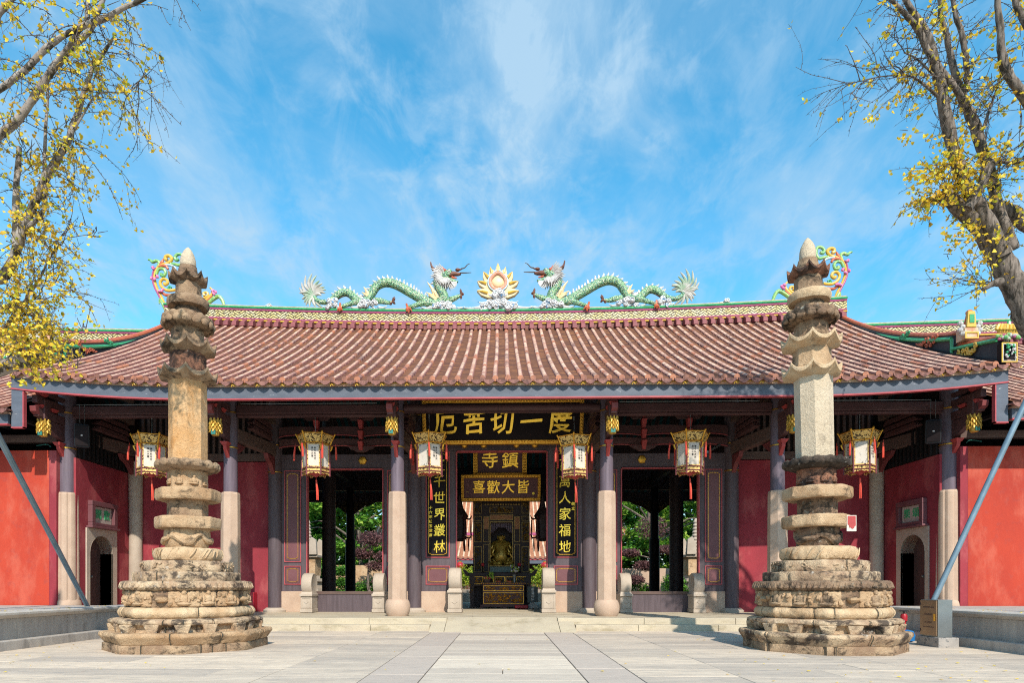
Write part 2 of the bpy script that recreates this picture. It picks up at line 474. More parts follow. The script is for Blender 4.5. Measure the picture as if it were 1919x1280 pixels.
def m_pan():
    t = NT('brown_pan_tile')
    sp = t.n('ShaderNodeSeparateXYZ'); t.l(t.tc.outputs['UV'], sp.inputs[0])
    u, v = sp.outputs[0], sp.outputs[1]
    cell = t.n('ShaderNodeCombineXYZ')
    t.l(t.math('FLOOR', u), cell.inputs[0]); t.l(t.math('FLOOR', v), cell.inputs[1])
    wn_ = t.n('ShaderNodeTexWhiteNoise', noise_dimensions='2D'); t.l(cell.outputs[0], wn_.inputs['Vector'])
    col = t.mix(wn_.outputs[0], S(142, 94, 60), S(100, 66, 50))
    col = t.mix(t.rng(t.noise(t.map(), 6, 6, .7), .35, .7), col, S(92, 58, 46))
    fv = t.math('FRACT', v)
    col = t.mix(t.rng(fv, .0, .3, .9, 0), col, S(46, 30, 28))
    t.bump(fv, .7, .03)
    return t.out(col, .75, 0, .3)
def m_drip():
    return mat('mauve_drip_tile', S(148, 104, 92), S(112, 74, 70), 6, .7, .5, 30, S(72, 48, 45), 6, (.46, .62), .8)
def m_fret():
    t = NT('yellow_fretwork')
    sx_ = t.n('ShaderNodeSeparateXYZ'); t.l(t.tc.outputs['Object'], sx_.inputs[0])
    x, z = sx_.outputs[0], sx_.outputs[2]
    vs = []
    for sgn in (1, -1):
        cx_ = t.n('ShaderNodeCombineXYZ')
        a = t.math('ADD', t.math('MULTIPLY', x, .62), t.math('MULTIPLY', z, sgn))
        b = t.math('SUBTRACT', t.math('MULTIPLY', x, .62), t.math('MULTIPLY', z, sgn))
        t.l(a, cx_.inputs[0]); t.l(b, cx_.inputs[1])
        br = t.n('ShaderNodeTexBrick')
        br.offset = .5
        for k, q in (('Scale', 1.0), ('Mortar Size', .018), ('Mortar Smooth', .1), ('Brick Width', .30), ('Row Height', .088)):
            br.inputs[k].default_value = q
        t.l(cx_.outputs[0], br.inputs['Vector'])
        vs.append(br.outputs['Fac'])
    chk = t.rng(t.math('SINE', t.math('MULTIPLY', x, 13.0)), -.05, .05)
    f = t.n('ShaderNodeMix'); t.l(chk, f.inputs[0]); t.l(vs[0], f.inputs[2]); t.l(vs[1], f.inputs[3])
    col = t.mix(t.rng(t.noise(t.map(), 4, 5), .4, .65), (.60, .50, .20), (.62, .57, .38))
    col = t.mix(f.outputs[0], col, (.07, .05, .02))
    t.bump(t.math('SUBTRACT', 1, f.outputs[0]), .8, .03)
    return t.out(col, .5, 0, .4)
def m_ceiling():
    t = NT('striped_rafter_ceiling')
    sx_ = t.n('ShaderNodeSeparateXYZ'); t.l(t.tc.outputs['Object'], sx_.inputs[0])
    fx = t.math('FRACT', t.math('DIVIDE', sx_.outputs[0], .285))
    col = t.mix(t.rng(fx, .42, .46), (.10, .052, .048), (.025, .11, .115))
    col = t.mix(t.rng(fx, .86, .9), col, (.10, .052, .048))
    return t.out(col, .8, 0, .2)
def m_paving():
    t = NT('granite_paving')
    sp = t.n('ShaderNodeSeparateXYZ'); t.l(t.tc.outputs['UV'], sp.inputs[0])
    n1 = t.noise(t.map((.35, 1.6, 1)), 1.8, 8, .65)
    tone = t.mix(sp.outputs[0], (.50, .42, .34), (.72, .59, .45))
    col = t.mix(t.rng(n1, .3, .7), tone, t.mix(sp.outputs[0], (.38, .325, .27), (.56, .46, .355)))
    col = t.mix(t.rng(t.noise(t.map((.6, 2.4, 1)), 4.5, 9, .72), .50, .66, 0, .55), col, (.27, .25, .235))
    col = t.mix(t.rng(t.noise(t.map(), 120, 2), .58, .7, 0, .4), col, (.24, .22, .21))
    col = t.mix(t.rng(t.noise(t.map(loc=(7, 2, 0)), .8, 6), .58, .75, 0, .4), col, (.50, .44, .36))
    pth = t.rng(sp.outputs[1], .25, .3)
    col = t.mix(pth, col, t.mix(sp.outputs[0], (.42, .355, .295), (.66, .56, .445)))
    col = t.mix(t.rng(sp.outputs[1], .7, .75), col, t.mix(sp.outputs[0], (.46, .385, .325), (.50, .42, .35)))
    col = t.mix(t.rng(t.noise(t.map((.5, 1.5, 1)), 2.6, 9, .75), .50, .70, 0, .35), col, (.27, .24, .215))
    col = t.mix(t.rng(t.noise(t.map((.5, 4, 1), loc=(4, 1, 0)), 6, 10, .78), .48, .66, 0, .55), col, (.255, .225, .20))
    col = t.mix(t.rng(t.noise(t.map(), 30, 5, .8), .52, .68, 0, .35), col, (.62, .55, .46))
    t.bump(t.noise(t.map((.8, 2, 1)), 45, 7, .7), .35, .012)
    return t.out(col, .85, 0, .25)
M['barrel'], M['pan'], M['drip'], M['fret'], M['ceiling'], M['paving'] = m_barrel(), m_pan(), m_drip(), m_fret(), m_ceiling(), m_paving()
M['disc'] = mat('orange_tile_end', S(178, 116, 84), S(138, 90, 74), 2.2, .6, .4, 40, S(104, 70, 62), 3, (.46, .6), .8)
M['cap_block'] = mat('maroon_cap_tile', S(142, 78, 80), S(118, 64, 68), 4, .6, .2, 40)
M['joint'] = mat('dark_joint_earth', (.060, .052, .042), (.04, .040, .026), 3, .95, .2)

# ------------------------------------------------------------------ ground, paving, steps, terraces
g = MB()
g.add([(-400, -300, -.06), (400, -300, -.06), (400, 600, -.06), (-400, 600, -.06)], [(0, 1, 2, 3)])
tag(g.build('ground', M['joint']), kind='structure')
def slab(mb, x0, x1, y0, y1, z, gap=.0042, h=.045, kind=0):
    tone = random.random()
    c = .004
    x0, x1, y0, y1 = x0 + gap, x1 - gap, y0 + gap, y1 - gap
    z += random.uniform(-.0015, .0015)
    vs = [(x0, y0, z - c), (x1, y0, z - c), (x1, y1, z - c), (x0, y1, z - c),
          (x0 + c, y0 + c, z), (x1 - c, y0 + c, z), (x1 - c, y1 - c, z), (x0 + c, y1 - c, z),
          (x0, y0, z - h), (x1, y0, z - h), (x1, y1, z - h), (x0, y1, z - h)]
    fs = [(4, 5, 6, 7), (0, 1, 5, 4), (1, 2, 6, 5), (2, 3, 7, 6), (3, 0, 4, 7), (8, 9, 1, 0), (9, 10, 2, 1), (10, 11, 3, 2), (11, 8, 0, 3)]
    mb.add(vs, fs, 0, [[(tone, kind)] * 4] * 9)
pv = MB()
y = -14.0
row = 0
def course(x0, x1, ya, yb, lo, hi, kind=0):
    x = x0
    while x < x1 - .01:
        w = random.uniform(lo, hi)
        if x1 - (x + w) < lo * .5: w = x1 - x
        slab(pv, x, x + w, ya, yb, 0, kind=kind)
        x += w
while y < 15.2:
    h = random.uniform(.58, .76)
    for sg in (-1, 1):
        for a, b in ((1.56, 2.72), (2.72, 5.1), (5.1, 8.0)):
            course(min(sg * a, sg * b), max(sg * a, sg * b), y, y + h, 1.1, 2.6)
    y += h
y = -14.0
while y < 15.1:
    h = random.uniform(.42, .52)
    course(-.9, .93, y, y + h, 1.9, 2.0, .5) if random.random() < .8 else course(-.9, .93, y, y + h, .8, 1.1, .5)
    y += h
for x0, x1 in ((-1.56, -.9), (.93, 1.56)):
    y = -14.0
    while y < 15.1:
        h = random.uniform(1.3, 2.1)
        slab(pv, x0, x1, y, y + h, 0, .010, kind=1)
        y += h
tag(pv.build('paving', M['paving']), kind='structure')

st = MB()
def long_blocks(mb, xs, y0, y1, z0, z1):
    for a, b in zip(xs, xs[1:]): mb.box(a + .003, b - .003, y0, y1, z0, z1)
long_blocks(st, [-8.4, -6.2, -4.4, -3.0, -1.64], 14.58, 14.92, -.05, .14)
long_blocks(st, [1.68, 3.1, 4.9, 6.6, 8.4], 14.58, 14.92, -.05, .14)
long_blocks(st, [-11.2, -8.1, -5.6, -3.1, -1.28], 14.90, 15.45, -.05, .28)
long_blocks(st, [1.30, 3.3, 5.4, 8.2, 11.2], 14.90, 15.45, -.05, .28)
long_blocks(st, [-1.28, 1.30], 15.2, 15.45, -.05, .283)
tag(st.jitter(.004, 2).build('steps', M['step'], bevel=.014), kind='structure')
rp = MB()
rp.add([(-1.28, 14.2, .006), (1.3, 14.2, .006), (1.3, 15.2, .283), (-1.28, 15.2, .283), (-1.28, 14.2, -.05), (1.3, 14.2, -.05), (1.3, 15.2, -.05), (-1.28, 15.2, -.05)],
       [(0, 1, 2, 3), (4, 5, 1, 0), (5, 6, 2, 1), (7, 4, 0, 3)])
for a, b in ((-1.62, -1.29), (1.31, 1.66)):
    rp.add([(a, 14.18, .012), (b, 14.18, .012), (b, 15.2, .295), (a, 15.2, .295), (a, 14.18, -.05), (b, 14.18, -.05), (b, 15.2, -.05), (a, 15.2, -.05)],
           [(0, 1, 2, 3), (4, 5, 1, 0), (5, 6, 2, 1), (6, 7, 3, 2), (7, 4, 0, 3)])
tag(rp.build('ramp', M['step']), kind='structure')
fl = MB()
y = 15.45
while y < 28.4:
    h = random.uniform(.5, .8)
    x = -11.2 + random.uniform(-.6, 0)
    while x < 11.2:
        w = random.uniform(1.2, 2.4)
        slab(fl, x, min(x + w, 11.25), y, min(y + h, 28.5), .276)
        x += w
    y += h
tag(fl.build('hall_floor', M['step']), kind='structure')
fb = MB(); fb.box(-11.3, 11.3, 15.42, 28.6, -.05, .24); fb.box(-11.3, 11.3, 28.5, 28.9, -.05, .14)
tag(fb.build('platform', M['step']), kind='structure')
for sg in (-1, 1):
    t = MB()
    t.box(sg * 8.42, sg * 24, 3.0, 15.62, -.05, .545)
    tag(t.build('terrace', M['terrace']), kind='structure')
    wl = empty('low_wall', (sg * 8.2, 9.0, 0), 'low grey stone kerb wall with moulded cap ' + ('left of the plaza beside the left stone pillar' if sg < 0 else 'behind the metal cabinet right of the plaza'), 'wall', 'low stone walls edging the plaza')
    end = 15.1 if sg < 0 else 13.3
    b = MB(); yy = 2.0
    while yy < end:
        h = min(random.uniform(1.6, 2.4), end - yy)
        b.box(sg * 8.05, sg * 8.40, yy + .002, yy + h - .002, -.05, .50)
        yy += h
    b.build('wall_face', M['terrace'], wl, bevel=.006)
    b = MB(); b.box(sg * 7.86, sg * 8.048, 2.0, end - .05, -.05, .155)
    b.build('plinth', M['terrace'], wl, bevel=.012)
    b = MB()
    pr = [(sg * 8.41, .502), (sg * 8.03, .502), (sg * 7.96, .545), (sg * 7.93, .56), (sg * 7.93, .60), (sg * 7.96, .615), (sg * 8.43, .615)]
    yy = 2.0
    while yy < end + .14:
        h = min(random.uniform(1.8, 2.6), end + .15 - yy)
        b.prism([(p[1], p[0]) for p in pr][::-1], 'y', yy + .002, yy + h - .002) if False else b.prism(pr, 'y', yy + .002, yy + h - .002)
        yy += h
    b.build('cap_stone', M['terrace_cap'], wl, bevel=.005)
# ------------------------------------------------------------------ roofs
def frame(mb, x0, x1, z0, z1, w, y0, y1, mi=0, notch=0):
    mb.box(x0, x1, y0, y1, z1 - w, z1, mi); mb.box(x0, x1, y0, y1, z0, z0 + w, mi)
    mb.box(x0, x0 + w, y0, y1, z0 + w, z1 - w, mi); mb.box(x1 - w, x1, y0, y1, z0 + w, z1 - w, mi)
def frange(a, b, n): return [a + (b - a) * i / (n - 1) for i in range(n)]
def make_roof(parent, x0, x1, Ye, Yr, ze, zr, eave_lift, ridge_lift, sp=.285, ntile=26, back=29.5, zback=5.2, caps=True, under=True, tiles=('barrel', 'pan')):
    def zt(x, y):
        t = (y - Ye) / (Yr - Ye)
        return ze + (zr - ze) * (.84 * t + .16 * t * t) + eave_lift(x) * (1 - t) ** 2 + ridge_lift(x) * t
    n = int(round((x1 - x0) / sp)); sp = (x1 - x0) / n
    pan = MB()
    ny = ntile * 2
    ys = frange(Ye - .02, Yr, 28)
    xs = [x0 + sp * i / 2 for i in range(2 * n + 1)]
    vs = [(x, y, zt(x, y) - (.035 if i % 2 == 0 else 0.0) * 0 - (0 if i % 2 == 0 else .0)) for y in ys for i, x in enumerate(xs)]
    fs, uv = [], []
    nx = len(xs)
    for j in range(len(ys) - 1):
        for i in range(nx - 1):
            fs.append((j * nx + i, j * nx + i + 1, (j + 1) * nx + i + 1, (j + 1) * nx + i))
            v0, v1 = j / (len(ys) - 1) * ny, (j + 1) / (len(ys) - 1) * ny
            u0, u1 = (i + 1) / 2, (i + 2) / 2
            uv.append([(u0, v0), (u1, v0), (u1, v1), (u0, v1)])
    pan.add(vs, fs, 0, uv)
    # plain back slope
    yb = frange(Yr, back, 8)
    vs = []
    for y in yb:
        t = (y - Yr) / (back - Yr)
        for x in (x0, 0.5 * (x0 + x1), x1): vs.append((x, y, zr + (zback - zr) * (t * 1.25 - .25 * t * t) + ridge_lift(x) * (1 - t)))
    pan.add(vs, [(j * 3 + i, j * 3 + i + 1, j * 3 + i + 4, j * 3 + i + 3) for j in range(7) for i in range(2)], 0, [[(0, 0)] * 4] * 14)
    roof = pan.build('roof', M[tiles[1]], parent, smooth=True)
    br = MB()
    m = 7
    for r in range(n):
        x = x0 + (r + .5) * sp
        jx, jr, ph = random.uniform(-.008, .008), random.uniform(.95, 1.05), random.uniform(0, 6.28)
        rings = []
        for k in range(ntile):
            for e, (tt, rad) in enumerate(((k / ntile, .064), ((k + 1) / ntile - .0005, .054))):
                y = Ye + (Yr - .1 - Ye) * tt
                z = zt(x, y) + .012
                rd = rad * jr * random.uniform(.96, 1.04)
                wob = .010 * math.sin(y * .9 + ph) + random.uniform(-.003, .003)
                rings.append((k + e * .999, [(x + jx + wob + rd * math.cos(PI * (1 - q / (m - 1))), y, z + rd * 1.05 * math.sin(PI * q / (m - 1)) - (.02 if q in (0, m - 1) else 0)) for q in range(m)]))
        base = len(br.v)
        vs = [p for _, rg in rings for p in rg]
        fs, uv = [], []
        for i in range(len(rings) - 1):
            va, vb = rings[i][0], rings[i + 1][0]
            if vb - va < .1: va = vb = math.floor(vb + .5) + .01
            for q in range(m - 1):
                fs.append((i * m + q, i * m + q + 1, (i + 1) * m + q + 1, (i + 1) * m + q))
                uv.append([(r + .02 + .96 * q / (m - 1), va), (r + .02 + .96 * (q + 1) / (m - 1), va), (r + .02 + .96 * (q + 1) / (m - 1), vb), (r + .02 + .96 * q / (m - 1), vb)])
        br.add(vs, fs, 0, uv)
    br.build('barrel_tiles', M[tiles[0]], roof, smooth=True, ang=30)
    dr = MB()
    for r in range(n):
        x = x0 + (r + .5) * sp
        z = zt(x, Ye) + .012
        vs = [(x, Ye - .022, z + .01)] + [(x +   .068 * math.cos(2 * PI * q / 12), Ye - .022, z + .01 +   .068 * math.sin(2 * PI * q / 12)) for q in range(12)]
        vs += [(x +   .068 * math.cos(2 * PI * q / 12), Ye + .03, z + .01 +   .068 * math.sin(2 * PI * q / 12)) for q in range(12)]
        dr.add(vs, [(0, 1 + (q + 1) % 12, 1 + q) for q in range(12)] + [(1 + q, 1 + (q + 1) % 12, 13 + (q + 1) % 12, 13 + q) for q in range(12)], 1)
    for r in range(n + 1):
        x = x0 + r * sp + random.uniform(-.008, .008)
        z = zt(min(max(x, x0), x1), Ye)
        hw, dp = .122, random.uniform(.095, .118)
        out = [(-hw, .0), (-hw * .96, -.045), (-hw * .72, -dp * .72), (-hw * .3, -dp), (0, -dp * 1.12), (hw * .3, -dp), (hw * .72, -dp * .72), (hw * .96, -.045), (hw, .0)]
        top = [(hw * (1 - q / 4), .0 - .035 * math.sin(PI * q / 8)) for q in range(1, 8)]
        poly = out + [(hw * .66, -.018), (0, -.034), (-hw * .66, -.018)]
        dr.prism([(x + a, z + b) for a, b in poly], 'y', Ye - .05, Ye - .018, 0)
        dr.box(x - hw * .96, x + hw * .96, Ye - .03, Ye + .12, z - .04, z - .012, 0)
    dr.build('drip_tiles', [M['drip'], M['disc']], roof)
    if caps:
        cp = MB()
        for r in range(n):
            x = x0 + (r + .5) * sp
            y = Yr - .28
            zz = zt(x, y) + .05
            a = .078
            cp.hexa([(x - a, y - .16, zz - .06), (x + a, y - .16, zz - .06), (x + a, y + .2, zz + .02), (x - a, y + .2, zz + .02)],
                    [(x - a * .9, y - .15, zz + .09), (x + a * .9, y - .15, zz + .09), (x + a * .86, y + .2, zz + .34), (x - a * .86, y + .2, zz + .34)])
        cp.build('cap_tiles', M['cap_block'], roof, bevel=.012)
    if under:
        un = MB()
        ys = frange(Ye + .2, Yr, 7)
        xs = frange(x0 + .05, x1 - .05, 21)
        vs = [(x, y, zt(x, y) - .2) for y in ys for x in xs]
        un.add(vs, [(j * 21 + i, (j + 1) * 21 + i, (j + 1) * 21 + i + 1, j * 21 + i + 1) for j in range(6) for i in range(20)])
        yb = frange(Yr, back - .2, 7)
        vs = []
        for y in yb:
            t = (y - Yr) / (back - Yr)
            for x in xs: vs.append((x, y, zr + (zback - zr) * (t * 1.25 - .25 * t * t) - .2))
        un.add(vs, [(j * 21 + i, (j + 1) * 21 + i, (j + 1) * 21 + i + 1, j * 21 + i + 1) for j in range(6) for i in range(20)])
        un.build('ceiling', M['ceiling'], parent)
    return roof, zt
def make_ridge(roof, xs, Yr, zb, lift, th=.34, gold_under=True):
    """decorated ridge; zb = height of its foot"""
    a, b = Yr - th / 2, Yr + th / 2
    L = lambda c: (lambda x: zb + c + lift(x))
    m = MB(); m.strip(xs, a, b, L(.03), L(.50)); rd = m.build('ridge', M['fret'], roof)
    m = MB(); m.strip(xs, a + .01, b - .01, L(-.16), L(.028)); m.build('ridge_foot', M['drip'], rd)
    def tube(z, r, mt, nm, yy=a):
        q = MB()
        q.tube([(x, yy, zb + z + lift(x)) for x in xs], r, 8)
        q.tube([(x, 2 * Yr - yy, zb + z + lift(x)) for x in xs], r, 8)
        q.build(nm, mt, rd, smooth=True)
    tube(.02, .030, M['yellow_glaze'], 'yellow_tile_line', a - .01)
    tube(.085, .026, M['magenta'], 'magenta_tile_line')
    tube(.395, .032, M['magenta'], 'magenta_tile_line')
    tube(.465, .048, M['green_glaze'], 'green_tile_line', a - .012)
    q = MB(); q.strip(xs, a + .03, b - .03, L(.5), L(.555)); q.build('orange_tile_line', M['cream_band'], rd)
    return rd
def el(x): return .30 * max(0, (abs(x) - 6.5) / 5) ** 2
def rl(x): return .32 * (x / 11.4) ** 2

# ------------------------------------------------------------------ the temple hall
YE, YR = 14.5, 21.75
hall = empty('temple_hall', (0, 18.3, .28), 'wide red temple gate hall with curved tile roof, stone footed columns and three open doorways', 'temple')
roof, zt = make_roof(hall, -11.42, 11.42, YE, YR, 5.71, 9.78, el, rl)
make_ridge(roof, frange(-11.5, 11.5, 61), YR, 9.84, rl)

# verge ridges running down both roof edges
for sg in (-1, 1):
    xa, xb = sg * 11.14, sg * 11.42
    top_pts, bot_pts = [], []
    N = 24
    for i in range(N + 1):
        y = YR - .1 - (YR - .1 - 14.62) * i / N
        t = i / N
        zb = zt(sg * 11.28, y) - .05
        h = .06 + .80 * t ** 2
        bot_pts.append((y, zb)); top_pts.append((y, zb + h))
    cut = int(N * .80)
    prof_t = top_pts[:cut + 1]
    yc, zc = top_pts[cut]
    # stepped lower end: drop and second tier
    zl = zc - .30
    lower = [(yc - .02, zl)] + [(y, zl - .22 * (yc - y)) for y, _ in top_pts[cut + 1:]]
    poly_top = prof_t + lower
    mb = MB()
    pts = poly_top
    bots = bot_pts[:cut + 1] + [(yc - .02, bot_pts[cut][1])] + bot_pts[cut + 1:]
    vs, fs = [], []
    for (y, z), (y2, z2) in zip(pts, bots): vs += [(xa, y, z), (xb, y, z), (xa, y2, z2), (xb, y2, z2)]
    for i in range(len(pts) - 1):
        q = 4 * i
        for f in ((q, q + 4, q + 5, q + 1), (q, q + 2, q + 6, q + 4), (q + 1, q + 5, q + 7, q + 3)):
            fs.append(f if sg < 0 else f[::-1])
    q = 4 * (len(pts) - 1)
    fs += [(0, 1, 3, 2), (q, q + 2, q + 3, q + 1)]
    mb.add(vs, fs)
    vr = mb.build('verge_ridge', mat('black_plaster' + ('' if sg < 0 else '_'), (.035, .035, .042), (.06, .058, .06), 3, .8, .4, 25, (.25, .24, .22), 6, (.64, .75), .5), roof)
    mx = .5 * (xa + xb)
    inner = xa - sg * .02
    line = [(mx, y, z + .03) for y, z in prof_t]
    tipn = [(mx, yc - .16, zc + .05), (mx, yc - .32, zc + .16), (mx, yc - .40, zc + .34), (mx, yc - .38, zc + .42)]
    q = MB(); q.tube(spline(line[::3] + tipn, 4), .075, 8); q.build('red_tile_coping', M['orange_red'], vr, smooth=True)
    q = MB(); q.tube([(inner, y, z - .09) for y, z in prof_t], .05, 8); q.tube([(inner, y, z - .05) for y, z in lower], .045, 8)
    q.tube([(inner, yc - .02, zc - .1), (inner, yc - .02, zc - .48)], .04, 8)
    q.build('green_tile_line', M['green_glaze'], vr, smooth=True)
    q = MB(); q.tube([(mx, y, z + .03) for y, z in lower], .06, 8); q.build('red_tile_coping', M['orange_red'], vr, smooth=True)
    q = MB(); q.strip([inner - .0, inner - sg * .12] if sg < 0 else [inner - .12, inner], 14.6, 21.6, lambda x: 0, lambda x: 0) if False else None
    # dark fillet between verge and tiles
    q = MB(); q.tube([(inner - sg * .06, y, z + .07) for y, z in bot_pts], .06, 8); q.build('dark_fillet', M['black_lac'], vr, smooth=True)
    # relief scrolls on the inner face
    def scroll(yc_, zc_, w, h, mt):
        s = MB()
        for k in range(15):
            y0 = yc_ + w * (k / 14 - .5)
            r0 = random.uniform(.04, .07)
            cc = (y0, zc_ + random.uniform(-.5, .5) * h)
            pts_ = [(inner - sg * .03, cc[0] + r0 * (1 - a / 13) * math.cos(a * .62 + k), cc[1] + r0 * (1 - a / 13) * math.sin(a * .62 + k)) for a in range(11)]
            s.tube(pts_, .022, 6)
        s.build('relief_scroll', mt, vr, smooth=True)
    zz = lambda i, d: bot_pts[i][1] + d
    scroll(bot_pts[int(N * .52)][0], zz(int(N * .52), .15), .9, .10, M['green_glaze'])
    scroll(bot_pts[int(N * .70)][0], zz(int(N * .70), .24), .8, .18, M['orange_red'])
    scroll(bot_pts[int(N * .88)][0], zz(int(N * .89), .24), .6, .16, M['yellow_glaze'])
    # box finial at the foot and painted upturned tip
    fb_ = MB(); zf = bot_pts[-1][1]
    xl, xr = sorted((xa - sg * .03, xb + sg * .03))
    fb_.box(xl, xr, 14.48, 14.60, zf + .0, zf + .46, 1)
    frame(fb_, xl, xr, zf + .02, zf + .46, .022, 14.455, 14.478, 0)
    frame(fb_, xl + .03, xr - .03, zf + .05, zf + .43, .012, 14.460, 14.478, 3)
    for k in range(22): fb_.ball((mx + random.uniform(-.11, .11), 14.43, zf + .25 + random.uniform(-.15, .15)), random.uniform(.018, .034), 6, 5, 2 + k % 2)
    fb_.build('painted_finial', [M['yellow_glaze'], M['black_lac'], M['green_glaze'], M['porcelain']], vr)
    ff = MB()
    for k in range(26): ff.ball((mx + random.uniform(-.27, .27), 14.5 + random.uniform(-.1, .1), zf + .52 + random.uniform(0, .12)), random.uniform(.03, .055), 7, 5, k % 3)
    for k in range(9): ff.tube(spline([(mx + (k - 4) * .05, 14.5, zf + .70), (mx + (k - 4) * .06, 14.45, zf + .85), (mx + (k - 4) * .075, 14.45, zf + .74)], 4), .04, 6, 3)
    ff.tube([(mx, 14.5, zf + .78), (mx, 14.48, zf + .94)], [.08, .03], 7, 4)
    ff.build('ceramic_flowers', [M['porcelain'], M['magenta'], M['pale_green'], M['yellow_glaze'], M['green_glaze']], vr, smooth=True)
    tp = MB(); yt = yc - .42
    tp.prism([(mx - .11, zc + .02), (mx + .11, zc + .02), (mx + .08, zc + .40), (mx - .08, zc + .40)], 'y', yt - .06, yt + .0, 0)
    tp.box(mx - .055, mx + .055, yt - .075, yt - .062, zc + .12, zc + .32, 4)
    for s2 in (-1, 1):
        for k in range(4): tp.ball((mx + s2 * (.18 + .05 * (k % 2)), yt, zc - .12 + .08 * k), .065, 7, 5, 2)
    tp.box(mx - .16, mx + .16, yt - .05, yt + .25, zc - .26, zc + .0, 3)
    frame(tp, mx - .16, mx + .16, zc - .26, zc - .10, .03, yt - .07, yt - .052, 0)
    tp.build('painted_tip', [M['yellow_glaze'], M['black_lac'], M['porcelain'], M['cream_band'], M['green_glaze']], vr)

# fascia boards under the eave
fx = frange(-11.36, 11.36, 61)
f_ = MB(); f_.strip(fx, 14.60, 14.68, lambda x: 5.345 + el(x), lambda x: 5.60 + el(x) * .95)
fas = f_.build('fascia', M['fascia'], hall)
f_ = MB(); f_.strip(fx, 14.585, 14.695, lambda x: 5.31 + el(x), lambda x: 5.343 + el(x)); f_.build('red_edge', M['pink_trim'], fas)
f_ = MB(); f_.strip(fx, 14.55, 14.70, lambda x: 5.603 + el(x) * .95, lambda x: 5.672 + el(x) * .95); f_.build('cream_moulding', M['cream_band'], fas)
f_ = MB()
for r in range(0, 81, 2):
    x = -11.42 + r * .2855 + .14
    z = zt(x, YE) - .10
    f_.tube(spline([(x - .05, 14.53, z - .02), (x - .02, 14.52, z + .03), (x + .02, 14.52, z - .01), (x + .05, 14.53, z + .03)], 3), .012, 5)
    f_.tube([(x - .29, 14.535, zt(max(x - .29, -11.4), YE) - .06), (x, 14.535, zt(x, YE) - .06), (min(x + .29, 11.4), 14.535, zt(min(x + .29, 11.4), YE) - .06)], .009, 5)
f_.build('yellow_scrollwork', M['yellow_glaze'], fas)
for sg in (-1, 1):
    e = MB(); e.box(sg * 11.09, sg * 11.36, 14.605, 14.675, 4.72, 5.344 + el(11.2)); e.build('fascia_return', M['fascia'], fas)
    e = MB(); e.box(sg * 11.062, sg * 11.088, 14.59, 14.69, 4.69, 5.30 + el(11)); e.box(sg * 11.062, sg * 11.36, 14.59, 14.69, 4.69, 4.718); e.build('red_edge', M['pink_trim'], fas)

